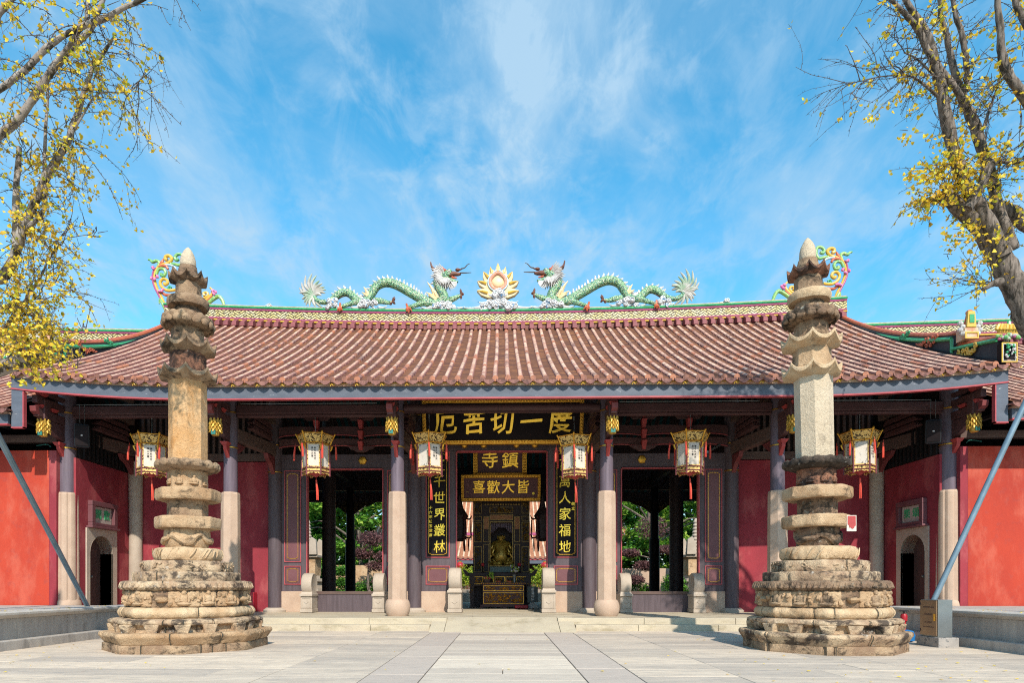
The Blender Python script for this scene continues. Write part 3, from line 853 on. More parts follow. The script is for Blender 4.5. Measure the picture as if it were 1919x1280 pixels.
# columns
OUT, INR = (11.0, 6.83, 2.61), (10.58, 6.51, 2.49)
for x0 in [s * c for s in (-1, 1) for c in OUT]:
    flut = abs(x0) > 10
    r = .165 if not flut else .20
    m = MB(); m.lathe([(r * 1.02, 3.30), (r, 4.2), (r * .98, 5.95)], (x0, 16, 0), 20)
    c = m.build('column', M['wood_col'], hall, smooth=True)
    rs = .222 if not flut else .262
    n = 32
    if flut: rf = lambda w: 1 - .10 * abs(math.sin(4 * w + .4)) ** .0 * (1 - abs(math.sin(4 * w + .4))) ** 2
    else:
        def rf(w):
            a = ((w + PI / 8) % (PI / 4)) - PI / 8
            return .96 / math.cos(a)
    m = MB(); m.lathe([(rs * 1.04, .66), (rs * 1.03, 1.0), (rs * .99, 3.0), (rs * .97, 3.33), (rs * .90, 3.38)], (x0, 16, 0), 48, rf)
    m.build('stone_shaft', M['granite'], c, smooth=True, ang=14)
    m = MB(); m.lathe([(.24, .262), (.285, .33), (.315, .44), (.318, .54), (.29, .64), (.255, .69)], (x0, 16, 0), 28)
    m.jitter(.012, 3, x0).build('bulb_base', M['granite'], c, smooth=True)
    for z in (4.50, 5.38):
        m = MB(); m.lathe([(r * 1.0, -.016), (r * 1.09, -.012), (r * 1.09, .012), (r * 1.0, .016)], (x0, 16, z), 20); m.build('gold_band', M['gold'], c, smooth=True)
    # overhanging bracket arms towards the eave and back to the inner column
    b = MB()
    b.box(x0 - .07, x0 + .07, 14.9, 15.85, 5.05, 5.25); b.box(x0 - .065, x0 + .065, 14.85, 15.85, 5.36, 5.54); b.box(x0 - .065, x0 + .065, 14.8, 15.85, 5.62, 5.72)
    b.box(x0 - .10, x0 + .10, 15.05, 15.25, 5.02, 5.50)
    b.prism([(15.0, 5.04), (15.84, 5.04), (15.84, 4.62), (15.55, 4.70), (15.25, 4.88)], 'x', x0 - .06, x0 + .06)
    b.build('bracket_arm', M['beam'], hall, bevel=.012)
    for y, z in ((15.1, 5.28), (15.1, 5.57), (15.45, 5.28), (15.7, 4.52)):
        b = MB()
        b.hexa([(x0 - .06, y - .08, z - .01), (x0 + .06, y - .08, z - .01), (x0 + .06, y + .08, z - .01), (x0 - .06, y + .08, z - .01)],
               [(x0 - .10, y - .12, z + .07), (x0 + .10, y - .12, z + .07), (x0 + .10, y + .12, z + .07), (x0 - .10, y + .12, z + .07)])
        if z < 5: b.prism([(15.84, 4.60), (15.62, 4.60), (15.66, 4.42), (15.84, 4.22)], 'x', x0 - .045, x0 + .045)
        b.build('red_bracket_block', M['bright_red'], hall, bevel=.008)
    b = MB(); b.prism([(14.94, 5.06), (14.80, 5.14), (14.78, 5.26), (14.9, 5.30)], 'x', x0 - .072, x0 + .072); b.build('red_beam_end', M['dull_red'], hall, bevel=.008)
    b = MB()
    xi = math.copysign({11.0: 10.58, 6.83: 6.51, 2.61: 2.49}[abs(x0)], x0)
    for z0, z1, w in ((4.72, 5.06, .11), (5.62, 5.86, .10), (6.25, 6.45, .09)):
        b.hexa([(x0 - w, 16.2, z0), (x0 + w, 16.2, z0), (xi + w, 18.1, z0), (xi - w, 18.1, z0)], [(x0 - w, 16.2, z1), (x0 + w, 16.2, z1), (xi + w, 18.1, z1), (xi - w, 18.1, z1)])
    b.build('tie_beam', M['brown_beam'], hall, bevel=.03)
    b = MB()
    b.prism([(18.1, 4.70), (17.5, 4.70), (17.6, 4.56), (17.85, 4.46), (18.1, 4.2)], 'x', xi - .06, xi + .06)
    b.prism([(16.2, 4.70), (16.8, 4.70), (16.6, 4.55), (16.2, 4.35)], 'x', x0 - .06, x0 + .06)
    for z in (5.10, 5.25, 5.42): b.prism([(16.4, z), (17.9, z), (17.75, z + .12), (16.55, z + .12)], 'x', xi - .08, xi + .08, 1)
    b.build('carved_corbel', [M['dull_red'], M['beam']], hall, bevel=.01)
for x0 in [s * c for s in (-1, 1) for c in INR]:
    stone = abs(x0) > 10
    m = MB(); m.lathe([(.205 if not stone else .18, .40), (.20 if not stone else .175, 2.5), (.19, 4.6 if stone else 6.4)], (x0, 18.3, 0), 22)
    c = m.build('column', M['granite_grey'] if stone else M['dark_wood'], hall, smooth=True)
    m = MB(); m.lathe([(.33, .262), (.34, .33), (.30, .36), (.25, .40)], (x0, 18.3, 0), 24); m.build('disc_base', M['granite_grey'], c, smooth=True)
    if not stone:
        for z in (4.28, 5.05, 5.9):
            m = MB(); m.lathe([(.19, -.016), (.215, -.012), (.215, .012), (.19, .016)], (x0, 18.3, z), 22); m.build('gold_band', M['gold'], c, smooth=True)
for x0 in (-6.1, 6.1, -2.3, 2.3):
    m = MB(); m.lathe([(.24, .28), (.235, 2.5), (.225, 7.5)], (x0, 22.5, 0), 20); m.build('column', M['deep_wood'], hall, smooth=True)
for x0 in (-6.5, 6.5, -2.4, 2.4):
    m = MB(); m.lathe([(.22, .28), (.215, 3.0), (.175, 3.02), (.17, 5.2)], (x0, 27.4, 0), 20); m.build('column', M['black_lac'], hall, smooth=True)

# front beams between the columns (round in the middle bay)
bays = [(-11.0, -6.83), (-6.83, -2.61), (2.61, 6.83), (6.83, 11.0)]
for a, b in bays:
    m = MB(); m.box(a + .17, b - .17, 15.90, 16.10, 5.34, 5.56); m.box(a + .17, b - .17, 15.93, 16.07, 5.27, 5.338)
    m.build('front_beam', M['beam'], hall, bevel=.02)
    m = MB(); m.tube([(a + .3, 15.88, 5.585), (b - .5, 15.88, 5.585)], .012, 6); m.build('conduit', M['zinc'], hall)
m = MB(); m.tube([(-2.44, 16, 5.485), (2.44, 16, 5.485)], .10, 16); m.box(-2.44, 2.44, 15.95, 16.05, 5.36, 5.40); m.build('front_beam', M['beam'], hall, smooth=True)

# walls of the porch
for sg in (-1, 1):
    m = MB(); m.box(sg * 6.72, sg * 10.75, 18.42, 18.62, .26, 4.62); m.build('wall', M['sky_tinted_red'], hall)
    # side wall with an arched doorway
    y0, y1, ya, yb, zs, za = 15.95, 18.42, 16.44, 17.42, 1.9, 2.36
    m = MB()
    arch = [(.5 * (ya + yb) + .5 * (yb - ya) * math.cos(PI * k / 12), zs + (za - zs) * math.sin(PI * k / 12)) for k in range(13)]
    poly = [(y0, .26), (y0, 4.27), (y1, 4.27), (y1, .26), (yb, .26)] + arch + [(ya, .26)]
    m.prism(poly, 'x', sg * 10.75, sg * 11.1); m.build('wall', M['sky_tinted_red'], hall)
    m = MB()
    o = .20
    outer = [(yb + o, .3), (yb + o, za + .18), (ya - o * .6, za + .18), (ya - o * .6, .3), (ya, .3)]
    m.prism([(yb, .3)] + outer + arch[::-1], 'x', sg * 10.71, sg * 10.748)
    rv = [(yb, .3)] + arch + [(ya, .3)]
    rv2 = [(y + (.02 if y > 16.93 else -.02), z + .02) for y, z in rv]
    vs, fs = [], []
    for y, z in rv: vs += [(sg * 10.705, y, z), (sg * 11.12, y, z)]
    for i in range(len(rv) - 1): fs.append((2 * i, 2 * i + 2, 2 * i + 3, 2 * i + 1))
    m.add(vs, fs)
    df = m.build('door_frame', M['granite_grey'], hall)
    m = MB(); m.box(sg * 11.06, sg * 11.12, ya - .02, .5 * (ya + yb) - .004, .3, za); m.box(sg * 11.06, sg * 11.12, .5 * (ya + yb) + .004, yb + .02, .3, za)
    dd = m.build('door', M['door_dark'], hall)
    m = MB()
    for k in (-1, 1): m.ball((sg * 11.05, .5 * (ya + yb) + k * .1, 1.28), .04, 8, 6)
    m.build('door_knocker', M['zinc'], dd)
    # front wing wall, facing the plaza
    m = MB(); m.box(sg * 11.06, sg * 11.24, 15.68, 15.98, .26, 4.40); m.build('wall', M['sky_tinted_red'], hall)
    # lattice above the red walls
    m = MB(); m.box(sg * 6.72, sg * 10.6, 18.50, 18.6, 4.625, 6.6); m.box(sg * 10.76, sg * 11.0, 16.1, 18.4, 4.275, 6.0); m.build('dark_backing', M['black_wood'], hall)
    m = MB()
    for k in range(22): m.box(sg * (6.80 + k * .174) - .035, sg * (6.80 + k * .174) + .035, 18.44, 18.49, 4.86, 6.4)
    m.box(sg * 6.72, sg * 10.45, 18.38, 18.498, 4.64, 4.855)
    m.build('lattice', M['brown_beam'], hall)
    m = MB()
    for k in range(13): m.box(sg * 10.70, sg * 10.75, 16.25 + k * .17 - .03, 16.25 + k * .17 + .03, 4.29, 5.7)
    m.build('lattice', M['black_wood'], hall)

# the door wall of the three middle bays
DY = 18.22
def frame(mb, x0, x1, z0, z1, w, y0, y1, mi=0, notch=0):
    mb.box(x0, x1, y0, y1, z1 - w, z1, mi); mb.box(x0, x1, y0, y1, z0, z0 + w, mi)
    mb.box(x0, x0 + w, y0, y1, z0 + w, z1 - w, mi); mb.box(x1 - w, x1, y0, y1, z0 + w, z1 - w, mi)
def notch_line(mb, x0, x1, z0, z1, w, y0, y1, c=.05, mi=0):
    pts = [(x0 + c, z0), (x1 - c, z0), (x1 - c, z0 + c * .5), (x1, z0 + c * .5), (x1, z1 - c * .5), (x1 - c, z1 - c * .5), (x1 - c, z1), (x0 + c, z1), (x0 + c, z1 - c * .5), (x0, z1 - c * .5), (x0, z0 + c * .5), (x0 + c, z0 + c * .5)]
    for (a, b), (c_, d) in zip(pts, pts[1:] + pts[:1]):
        mb.box(min(a, c_) - w / 2, max(a, c_) + w / 2, y0, y1, min(b, d) - w / 2, max(b, d) + w / 2, mi)
for sg in (-1, 1):
    # boards: side of centre door, both sides of the side door
    for x0, x1, p0, p1, ztop, plate in ((1.30, 2.30, 1.48, 2.17, 4.89, True), (2.66, 3.40, 2.78, 3.28, 4.40, False), (5.60, 6.34, 5.76, 6.24, 4.40, False)):
        m = MB(); m.box(sg * x0, sg * x1, DY + .06, DY + .16, .87, ztop + (.0 if plate else 0.0))
        bd = m.build('door_board', M['dark_wood'], hall)
        a, b = sorted((sg * p0, sg * p1))
        hi, lo = (4.88, 1.83) if plate else (4.34, 1.71)
        m = MB(); frame(m, a, b, lo, hi, .025, DY + .03, DY + .06); frame(m, a, b, 1.06, 1.60, .025, DY + .03, DY + .06)
        m.build('pink_moulding', M['pink_trim'], bd)
        m = MB(); m.box(a + .05, b - .05, DY + .042, DY + .062, lo + .06, hi - .06) if not plate else None
        m.box(a + .05, b - .05, DY + .042, DY + .062, 1.11, 1.55)
        m.build('maroon_panel', M['panel'], bd)
        m = MB(); notch_line(m, a + .085, b - .085, 1.14, 1.52, .012, DY + .03, DY + .042)
        if not plate: notch_line(m, a + .085, b - .085, lo + .10, hi - .10, .012, DY + .03, DY + .042)
        m.build('gold_line', M['gold'], bd)
        m = MB(); m.box(sg * x0, sg * x1, DY + .02, DY + .3, .27, .868); m.build('stone_base', M['granite'], bd, bevel=.015)
    m = MB(); m.box(sg * 3.38, sg * 3.41, DY + .0, DY + .18, .3, 4.36); m.box(sg * 5.595, sg * 5.565, DY + .0, DY + .18, .3, 4.36); m.box(sg * 3.41, sg * 5.565, DY + .0, DY + .18, 4.36, 4.385)
    m.build('pink_moulding', M['pink_trim'], hall)
    m = MB(); m.box(sg * 2.66, sg * 6.34, DY + .05, DY + .28, 4.405, 4.80); lt = m.build('lintel', M['dark_wood'], hall, bevel=.01)
    m = MB()
    cx_ = sg * 3.98
    m.lathe([(.11, 0), (.12, .02), (.10, .045), (.03, .06)], (0, 0, 0), 14, lambda w: 1 + .1 * math.cos(8 * w))
    m.v = [(cx_ + x, DY + .05 - z, 4.62 + y) for x, y, z in m.v]
    m.build('gold_rosette', M['gold'], lt, smooth=True)
    m = MB(); m.box(sg * 3.5, sg * 5.5, DY + .06, DY + .14, .27, .78); sl = m.build('threshold', M['dark_wood'], hall)
    m = MB(); m.box(sg * 3.48, sg * 5.52, DY + .04, DY + .17, .782, .87); m.build('threshold_cap', M['brown_beam'], sl, bevel=.008)
m = MB(); m.box(-1.305, -1.275, DY, DY + .18, .3, 4.85); m.box(1.275, 1.305, DY, DY + .18, .3, 4.85); m.box(-1.275, 1.275, DY, DY + .18, 4.85, 4.88); m.build('pink_moulding', M['pink_trim'], hall)
m = MB(); m.box(-2.3, 2.3, DY + .05, DY + .28, 4.893, 5.35); lt = m.build('lintel', M['dark_wood'], hall)
for x in (-1.06, -.51, .42, .94):
    m = MB(); m.lathe([(.095, 0), (.10, .03), (.085, .08), (.05, .11), (.02, .12)], (0, 0, 0), 16, lambda w: 1 + .05 * math.cos(8 * w))
    m.v = [(x + a, DY + .05 - c, 5.05 + b) for a, b, c in m.v]
    m.build('door_stud', M['gold'], lt, smooth=True)
# curved beams and bracket stacks above the side doors
def wave_beam(x0, x1, zc, h, y, n=2, drop=.10):
    pts_t = [(x0 + (x1 - x0) * k / 24, zc + h / 2 + .04 * abs(math.sin(PI * n * k / 24)) ** .5) for k in range(25)]
    pts_b = [(x0 + (x1 - x0) * k / 24, zc - h / 2 - drop * (1 - abs(math.sin(PI * n * k / 24)) ** .6)) for k in range(25)]
    vs, fs = [], []
    for (a, b), (_, c) in zip(pts_t, pts_b): vs += [(a, y, b), (a, y + .12, b), (a, y + .12, c), (a, y, c)]
    for i in range(24):
        for k in range(4): fs.append((4 * i + k, 4 * i + (k + 1) % 4, 4 * i + 4 + (k + 1) % 4, 4 * i + 4 + k))
    return vs, fs, pts_b
for sg in (-1, 1):
    cuts = [2.68, 3.98, 5.24, 6.34]
    for z, h, y in ((5.42, .20, 18.1), (5.10, .16, 18.12)):
        m, q = MB(), MB()
        for a, b in zip(cuts, cuts[1:]):
            a, b = sorted((sg * a, sg * b))
            vs, fs, pb = wave_beam(a, b, z, h, y, 1, .07)
            m.add(vs, fs)
            q.tube([(x, y - .004, zz) for x, zz in pb], .014, 5)
        wb = m.build('wave_beam', M['beam'], hall)
        q.build('red_edge', M['pink_trim'], wb)
    for cx_ in (sg * 3.98, sg * 5.24):
        m = MB()
        for k in range(4):
            z = 4.86 + k * .30
            m.hexa([(cx_ - .05, 17.98, z), (cx_ + .05, 17.98, z), (cx_ + .05, 18.1, z), (cx_ - .05, 18.1, z)], [(cx_ - .075, 17.9, z + .24), (cx_ + .075, 17.9, z + .24), (cx_ + .075, 18.1, z + .24), (cx_ - .075, 18.1, z + .24)])
        bs = m.build('bracket_stack', M['bright_red'], hall, bevel=.008)
        m = MB()
        m.prism([(cx_ - .42, 5.95), (cx_ + .42, 5.95), (cx_ + .42, 5.85), (cx_ + .3, 5.72), (cx_ - .3, 5.72), (cx_ - .42, 5.85)], 'y', 18.0, 18.1)
        m.prism([(cx_ - .40, 4.98), (cx_ + .40, 4.98), (cx_ + .30, 4.90), (cx_ + .22, 4.88), (cx_ + .12, 4.82), (cx_ - .12, 4.82), (cx_ - .22, 4.88), (cx_ - .30, 4.90)], 'y', 18.02, 18.1)
        m.build('carved_bracket', M['beam'], bs)
    m = MB(); m.box(sg * 2.68, sg * 6.34, 18.0, 18.12, 5.96, 6.12); m.box(sg * 2.68, sg * 6.34, 17.0, 17.2, 6.2, 6.4); m.build('wave_beam', M['beam'], hall, bevel=.01)
    m = MB()
    for k in range(9): m.box(sg * (2.9 + k * .42) - .06, sg * (2.9 + k * .42) + .06, 17.93, 17.998, 5.90, 5.96)
    m.build('red_bracket_block', M['bright_red'], hall)

M['dark_gilt'] = mat('dark_gilt', (.10, .06, .02), (.03, .018, .012), 12, .5, .4, 40)
# interior: side walls, cross beams, rear header
for sg in (-1, 1):
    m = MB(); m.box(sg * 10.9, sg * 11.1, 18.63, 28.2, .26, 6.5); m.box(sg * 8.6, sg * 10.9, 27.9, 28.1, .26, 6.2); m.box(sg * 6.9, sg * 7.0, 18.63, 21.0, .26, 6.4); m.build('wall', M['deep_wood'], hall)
    m = MB(); m.box(sg * 2.45, sg * 8.6, 27.3, 27.5, 4.62, 5.0); m.box(sg * 2.45, sg * 8.6, 27.32, 27.48, 5.1, 5.9); m.box(sg * 2.0, sg * 10.8, 22.35, 22.65, 5.6, 6.0)
    m.box(sg * 2.2, sg * 2.4, 18.5, 27.3, 5.4, 5.7); m.box(sg * 6.2, sg * 6.4, 18.5, 27.3, 5.3, 5.65); m.build('inner_beam', M['deep_wood'], hall)
    for s2 in (-1, 1):
        m = MB()
        xx = sg * 6.5
        for k in range(26):
            u_ = random.random()
            m.ball((xx + s2 * (.22 + u_ * .7), 27.4, 4.56 - random.random() * .30 * (1 - u_)), (.07, .05, .06), 6, 5)
        m.prism([(xx + s2 * .17, 4.62), (xx + s2 * 1.15, 4.62), (xx + s2 * .6, 4.45), (xx + s2 * .17, 4.1)], 'y', 27.36, 27.43)
        m.build('carved_bracket', M['dark_gilt'], hall)
m = MB(); m.box(-2.45, 2.45, 27.3, 27.5, 4.62, 6.0); m.build('inner_beam', M['deep_wood'], hall)

# gold lotus pendants below the eave brackets
def pendant(x0):
    y0 = 15.15
    t = empty('lotus_pendant', (x0, y0, 5.01), None, 'pendant', 'gold pendants under the eave')
    m = MB(); m.lathe([(.05, -.40), (.085, -.385), (.10, -.30), (.10, -.16), (.085, -.08), (.085, 0)], (x0, y0, 5.01), 14); m.build('core', M['old_gold'], t, smooth=True)
    m = MB()
    for j, z in enumerate((-.10, -.16, -.22, -.28)):
        for k in range(10):
            w = 2 * PI * (k + .5 * (j % 2)) / 10
            c, s = math.cos(w), math.sin(w)
            m.tube([(x0 + .09 * c, y0 + .09 * s, 5.01 + z + .05), (x0 + .125 * c, y0 + .125 * s, 5.01 + z), (x0 + .15 * c, y0 + .15 * s, 5.01 + z - .045)], [.026, .028, .006], 5)
    m.build('petals', M['old_gold'], t, smooth=True)
    m = MB()
    for k in range(9):
        w = 2 * PI * k / 9
        m.tube([(x0 + .10 * math.cos(w), y0 + .10 * math.sin(w), 4.95), (x0 + .13 * math.cos(w), y0 + .13 * math.sin(w), 5.03)], [.035, .015], 6)
    m.build('leaf_crown', M['old_gold'], t, smooth=True)
    m = MB(); m.box(x0 - .05, x0 + .05, y0 - .128, y0 - .11, 4.63, 4.72); m.build('dark_mouth', M['teal'], t)
    return t
for i, (x0, w) in enumerate(((-11.0, 'at the far left end of the eave'), (-6.83, 'right beside the left stone pillar shaft'), (-2.61, 'left of the big black plaque'), (2.61, 'right of the big black plaque'), (6.83, 'left beside the right stone pillar shaft'), (11.0, 'at the far right end of the eave'))):
    pendant(x0)['label'] = 'carved gold lotus pendant hanging ' + w
# ------------------------------------------------------------------ the two stone sutra pillars
def oct_r(w):
    a = ((w + PI / 8) % (PI / 4)) - PI / 8
    return 1 / math.cos(a)
def m_pillar(name, c1, c2, dark, amt, sr, scale=2.2, lic=None, streak=False):
    t = NT(name)
    v = t.map()
    col = t.mix(t.rng(t.noise(v, scale, 7, .65), .3, .7), c1, c2)
    col = t.mix(t.rng(t.noise(t.map(), 38, 4, .7), .48, .66, 0, .36), col, tuple(x * .5 for x in c1))
    col = t.mix(t.rng(t.noise(t.map((1, 1, .35) if streak else (1, 1, 1.6), loc=(2, 7, 3)), 3.2, 9, .72, .4), sr[0], sr[1], 0, amt), col, dark)
    if lic: col = t.mix(t.rng(t.noise(t.map(loc=(1, 4, 9)), 7, 7, .7), .60, .68, 0, .8), col, lic)
    h = t.math('ADD', t.math('MULTIPLY', t.noise(v, 14, 8, .7), 1.0), t.math('MULTIPLY', t.noise(v, 70, 4, .7), .45))
    t.bump(h, .9, .04)
    return t.out(col, .9, 0, .2)
ST = {
    'warm': m_pillar('warm_sandstone', S(204, 176, 142), S(170, 136, 102), (.075, .055, .038), .85, (.53, .66)),
    'clean': m_pillar('cream_sandstone', S(216, 192, 158), S(190, 158, 122), (.14, .09, .05), .65, (.54, .72)),
    'stained': m_pillar('stained_sandstone', S(208, 184, 152), S(164, 134, 108), (.045, .034, .030), .9, (.47, .60), 3, (.50, .46, .40)),
    'dark': m_pillar('mossy_dark_stone', S(160, 134, 108), S(120, 96, 80), (.032, .027, .021), .9, (.46, .60), 3, (.36, .34, .28)),
    'brown': m_pillar('brown_sandstone', S(182, 156, 126), S(142, 116, 94), (.050, .038, .028), .85, (.49, .62), 3),
    'shaft_l': m_pillar('golden_shaft_stone', S(216, 184, 144), S(200, 152, 100), (.46, .22, .07), .7, (.52, .66), 1.0, None, True),
    'shaft_r': m_pillar('grey_shaft_stone', S(212, 196, 172), S(196, 178, 152), (.085, .072, .06), .6, (.57, .70), 1.6, None, True),
    'black': m_pillar('lichen_black_stone', S(92, 80, 70), S(62, 54, 48), (.018, .016, .014), .9, (.44, .6), 4, (.40, .38, .34)),
    'red': m_pillar('red_stained_stone', S(168, 120, 94), S(118, 84, 70), (.035, .03, .028), .9, (.45, .58), 3, (.44, .40, .34)),
}
def solve_tier(L, Rr, Yc):
    xc, a = PX(.5 * (L + Rr), Yc), .5 * (Rr - L) * Yc / F
    for _ in range(25):
        us = []
        for k in range(8):
            w = PI / 8 + k * PI / 4
            r = a / math.cos(PI / 8)
            X, Y = xc + r * math.cos(w), Yc + r * math.sin(w)
            us.append(CX + F * (X * CS + Y * SN) / (Y * CS - X * SN))
        l, r_ = min(us), max(us)
        xc += (.5 * (L + Rr) - .5 * (l + r_)) * Yc / F
        a *= (Rr - L) / (r_ - l)
    return xc, a
def figure(mb, cx, cy, w, z, s, deep=1.0):
    """seated relief figure on the face whose outward direction is angle w"""
    ox, oy = math.cos(w), math.sin(w)
    tx, ty = -oy, ox
    def b(a, o, dz, ra, ro, rz):
        c = (cx + tx * a * s + ox * o * s * deep, cy + ty * a * s + oy * o * s * deep, z + dz * s)
        q = MB(); q.ball((0, 0, 0), 1, 8, 6)
        mb.add([(c[0] + tx * x * ra * s + ox * y * ro * s, c[1] + ty * x * ra * s + oy * y * ro * s, c[2] + zz * rz * s) for x, y, zz in q.v], q.f)
    b(0, .02, .22, .05, .05, .055); b(0, 0, .10, .085, .06, .10); b(-.09, .02, .08, .035, .05, .08); b(.09, .02, .08, .035, .05, .08)
    b(0, .02, .0, .14, .07, .04); b(-.03, .05, .055, .07, .03, .018); b(.02, .05, .03, .09, .03, .015)
def pillar(name, Yc, T, label, lean_mats):
    base = solve_tier(*T['plinth'][:2], Yc)
    root = empty(name, (base[0], Yc, 0), label, 'stone pillar', 'carved stone sutra pillars')
    nm = []
    def ring(part, L, Rr, prof, mt, n=64, octo=True, jit=.010, zf=None, smooth=True, joints=0, rf=None, ang=50, off=0):
        xc, a = solve_tier(L, Rr, Yc)
        if not octo: a = a * 1.03
        grooves = sorted(random.uniform(0, 2 * PI) for _ in range(joints))
        def rr(w):
            q = (oct_r(w) if octo else 1)
            if rf: q *= rf(w)
            for g_ in grooves:
                d = abs((w - g_ + PI) % (2 * PI) - PI)
                if d < .022: q *= 1 - .028
            return q
        m = MB()
        n = 220 if joints else 128
        m.lathe([(a * r, z) for r, z in prof], (xc, Yc, 0), n, rr, 0, zf, a0=PI / 8)
        m.jitter(jit * .8, 2.6, xc + prof[0][1]).jitter(jit * .6, 11, prof[0][1]).jitter(jit * .25, 30, 3)
        o = m.build(part, mt, root, smooth=smooth, ang=ang)
        if grooves:
            q = MB()
            for g_ in grooves:
                vs = []
                for r, z in prof:
                    for d in (-.0055, .0055):
                        rr_ = a * r * oct_r(g_ + d) * 1.004
                        vs.append((xc + rr_ * math.cos(g_ + d), Yc + rr_ * math.sin(g_ + d), z))
                q.add(vs, [(2 * i, 2 * i + 1, 2 * i + 3, 2 * i + 2) for i in range(len(prof) - 1)])
            q.jitter(.010, 6, 1.3).build('block_joints', M['joint'], o)
        return o, xc, a
    def rim(z0, z1, r0=.96, b=.03, inner=.8):       # slab with softened edges
        return [(inner, z0), (r0, z0), (1 - b * .3, z0 + b), (1, z0 + b * 1.6), (1, z1 - b * 1.2), (1 - b * .5, z1 - b * .4), (.97 - b * .2, z1), (inner, z1)]
    g = lambda k: T[k][:2]
    mt = lambda k: ST[T[k][2]]
    ring('plinth', *g('plinth'), rim(-.03, .135, .99, .012), mt('plinth'), joints=11)
    ring('flared_course', *g('flare'), [(.80, .12), (.93, .128), (.945, .145), (.99, .235), (1, .25), (1, .285), (.985, .31), (.8, .315)], mt('flare'), joints=9)
    # course carried on little feet
    o, xc, a = ring('foot_course', *g('foot'), [(.80, .29), (.90, .30), (.90, .40), (.93, .425), (.985, .435), (1, .455), (.995, .49), (.96, .515), (.8, .53)], mt('foot'), joints=8)
    m = MB()
    for k in range(8):
        w = PI / 8 + k * PI / 4
        for off in (-.0, .36):
            ww = w + off
            r = a * oct_r(ww) * .955
            c, s = math.cos(ww), math.sin(ww)
            h1, h2, d = .12, .075, .075
            f = lambda t_, o_, z: (xc + (r + o_) * c - t_ * s, Yc + (r + o_) * s + t_ * c, z)
            m.hexa([f(-h2, -.1, .30), f(h2, -.1, .30), f(h2, .03, .30), f(-h2, .03, .30)][::-1], [f(-h1, -.1, .44), f(h1, -.1, .44), f(h1, .05, .44), f(-h1, .05, .44)][::-1])
    m.jitter(.012, 8).build('stone_foot', mt('foot'), o, bevel=.015)
    # rounded petal course
    z0, z1 = .52, .70
    pf = [(.86, z0), (.955, z0 + .01)] + [(.955 + .045 * math.sin(PI * q / 6), z0 + .01 + (z1 - z0 - .02) * q / 6) for q in range(1, 6)] + [(.955, z1 - .01), (.86, z1)]
    ring('petal_course', *g('torus'), pf, mt('torus'), joints=8, rf=lambda w: 1 + .012 * abs(math.sin(w * 20)) ** .6)
    # relief course with blocks and seated figures
    o, xc, a = ring('relief_course', *g('relief'), rim(.69, .97, .99, .012), ST['dark'], joints=0, jit=.012)
    m, m2, m3 = MB(), MB(), MB()
    for k in range(8):
        w = k * PI / 4
        c, s = math.cos(w), math.sin(w)
        half = a * math.tan(PI / 8)
        f = lambda t_, o_, z: (xc + (a + o_) * c - t_ * s, Yc + (a + o_) * s + t_ * c, z)
        for t0, t1 in ((-half * .82, -half * .34), (half * .34, half * .82)):
            t0 += random.uniform(-.02, .02); t1 += random.uniform(-.02, .02)
            dd = random.uniform(.02, .035)
            m.hexa([f(t0, -.05, .71), f(t1, -.05, .71), f(t1, dd, .71), f(t0, dd, .71)][::-1], [f(t0, -.05, .95), f(t1, -.05, .95), f(t1, dd, .95), f(t0, dd, .95)][::-1])
            for _ in range(4):
                q = f(random.uniform(t0, t1) * .9, dd, random.uniform(.75, .9)); m2.ball(q, random.uniform(.02, .05), 7, 5, jit=.4)
        q = f(0, .0, .72)
        m.hexa([f(-.13, -.05, .71), f(.13, -.05, .71), f(.13, .012, .71), f(-.13, .012, .71)][::-1], [f(-.13, -.05, .95), f(.13, -.05, .95), f(.13, .012, .95), f(-.13, .012, .95)][::-1]) if k % 2 else None
        figure(m3, q[0], q[1], w, .755, .80, .55) if k % 2 else m2.ball(f(.02, .02, .82), (.10, .10, .05), 8, 6, jit=.3)
        wv = w + PI / 8
        rv = a / math.cos(PI / 8)
        fv = lambda t_, o_, z: (xc + (rv * .955 + o_) * math.cos(wv) - t_ * math.sin(wv), Yc + (rv * .955 + o_) * math.sin(wv) + t_ * math.cos(wv), z)
        m.hexa([fv(-.12, -.05, .71), fv(.12, -.05, .71), fv(.11, .03, .71), fv(-.11, .03, .71)][::-1], [fv(-.12, -.05, .95), fv(.12, -.05, .95), fv(.11, .03, .95), fv(-.11, .03, .95)][::-1])
        figure(m3, xc + (rv * .955 + .03) * math.cos(wv), Yc + (rv * .955 + .03) * math.sin(wv), wv, .755, .80, .5)
    m.jitter(.008, 9).build('relief_panels', ST['warm'], o, bevel=.02)
    m2.build('relief_bumps', ST['warm'], o, smooth=True); m3.jitter(.008, 10).build('seated_figures', ST[T['fig']], o, smooth=True)
    # scalloped slab
    o, xc, a = ring('scalloped_slab', *g('slab'), rim(.965, 1.115, .95, .03), mt('slab'), joints=7)
    m = MB()
    for k in range(72):
        w = 2 * PI * k / 72
        r = a * oct_r(w)
        m.tube([(xc + r * .955 * math.cos(w), Yc + r * .955 * math.sin(w), .975), (xc + r * .995 * math.cos(w), Yc + r * .995 * math.sin(w), 1.02), (xc + r * .995 * math.cos(w), Yc + r * .995 * math.sin(w), 1.085)], [.018, .042, .012], 6)
    m.jitter(.008, 12).build('petal_carving', mt('slab'), o, smooth=True)
    ring('stone_course', *g('tier'), rim(1.10, 1.265, .985, .02), mt('tier'), joints=12)
    o, xc, a = ring('carved_course', *g('carve'), rim(1.26, 1.445, .985, .02), mt('carve'), joints=6)
    m = MB()
    for k in range(70):
        w = random.uniform(0, 2 * PI)
        r = a * oct_r(w)
        z = random.uniform(1.29, 1.41)
        m.tube(spline([(xc + r * math.cos(w + d * .05), Yc + r * math.sin(w + d * .05), z + random.uniform(-.035, .035)) for d in range(3)], 3), .013, 5)
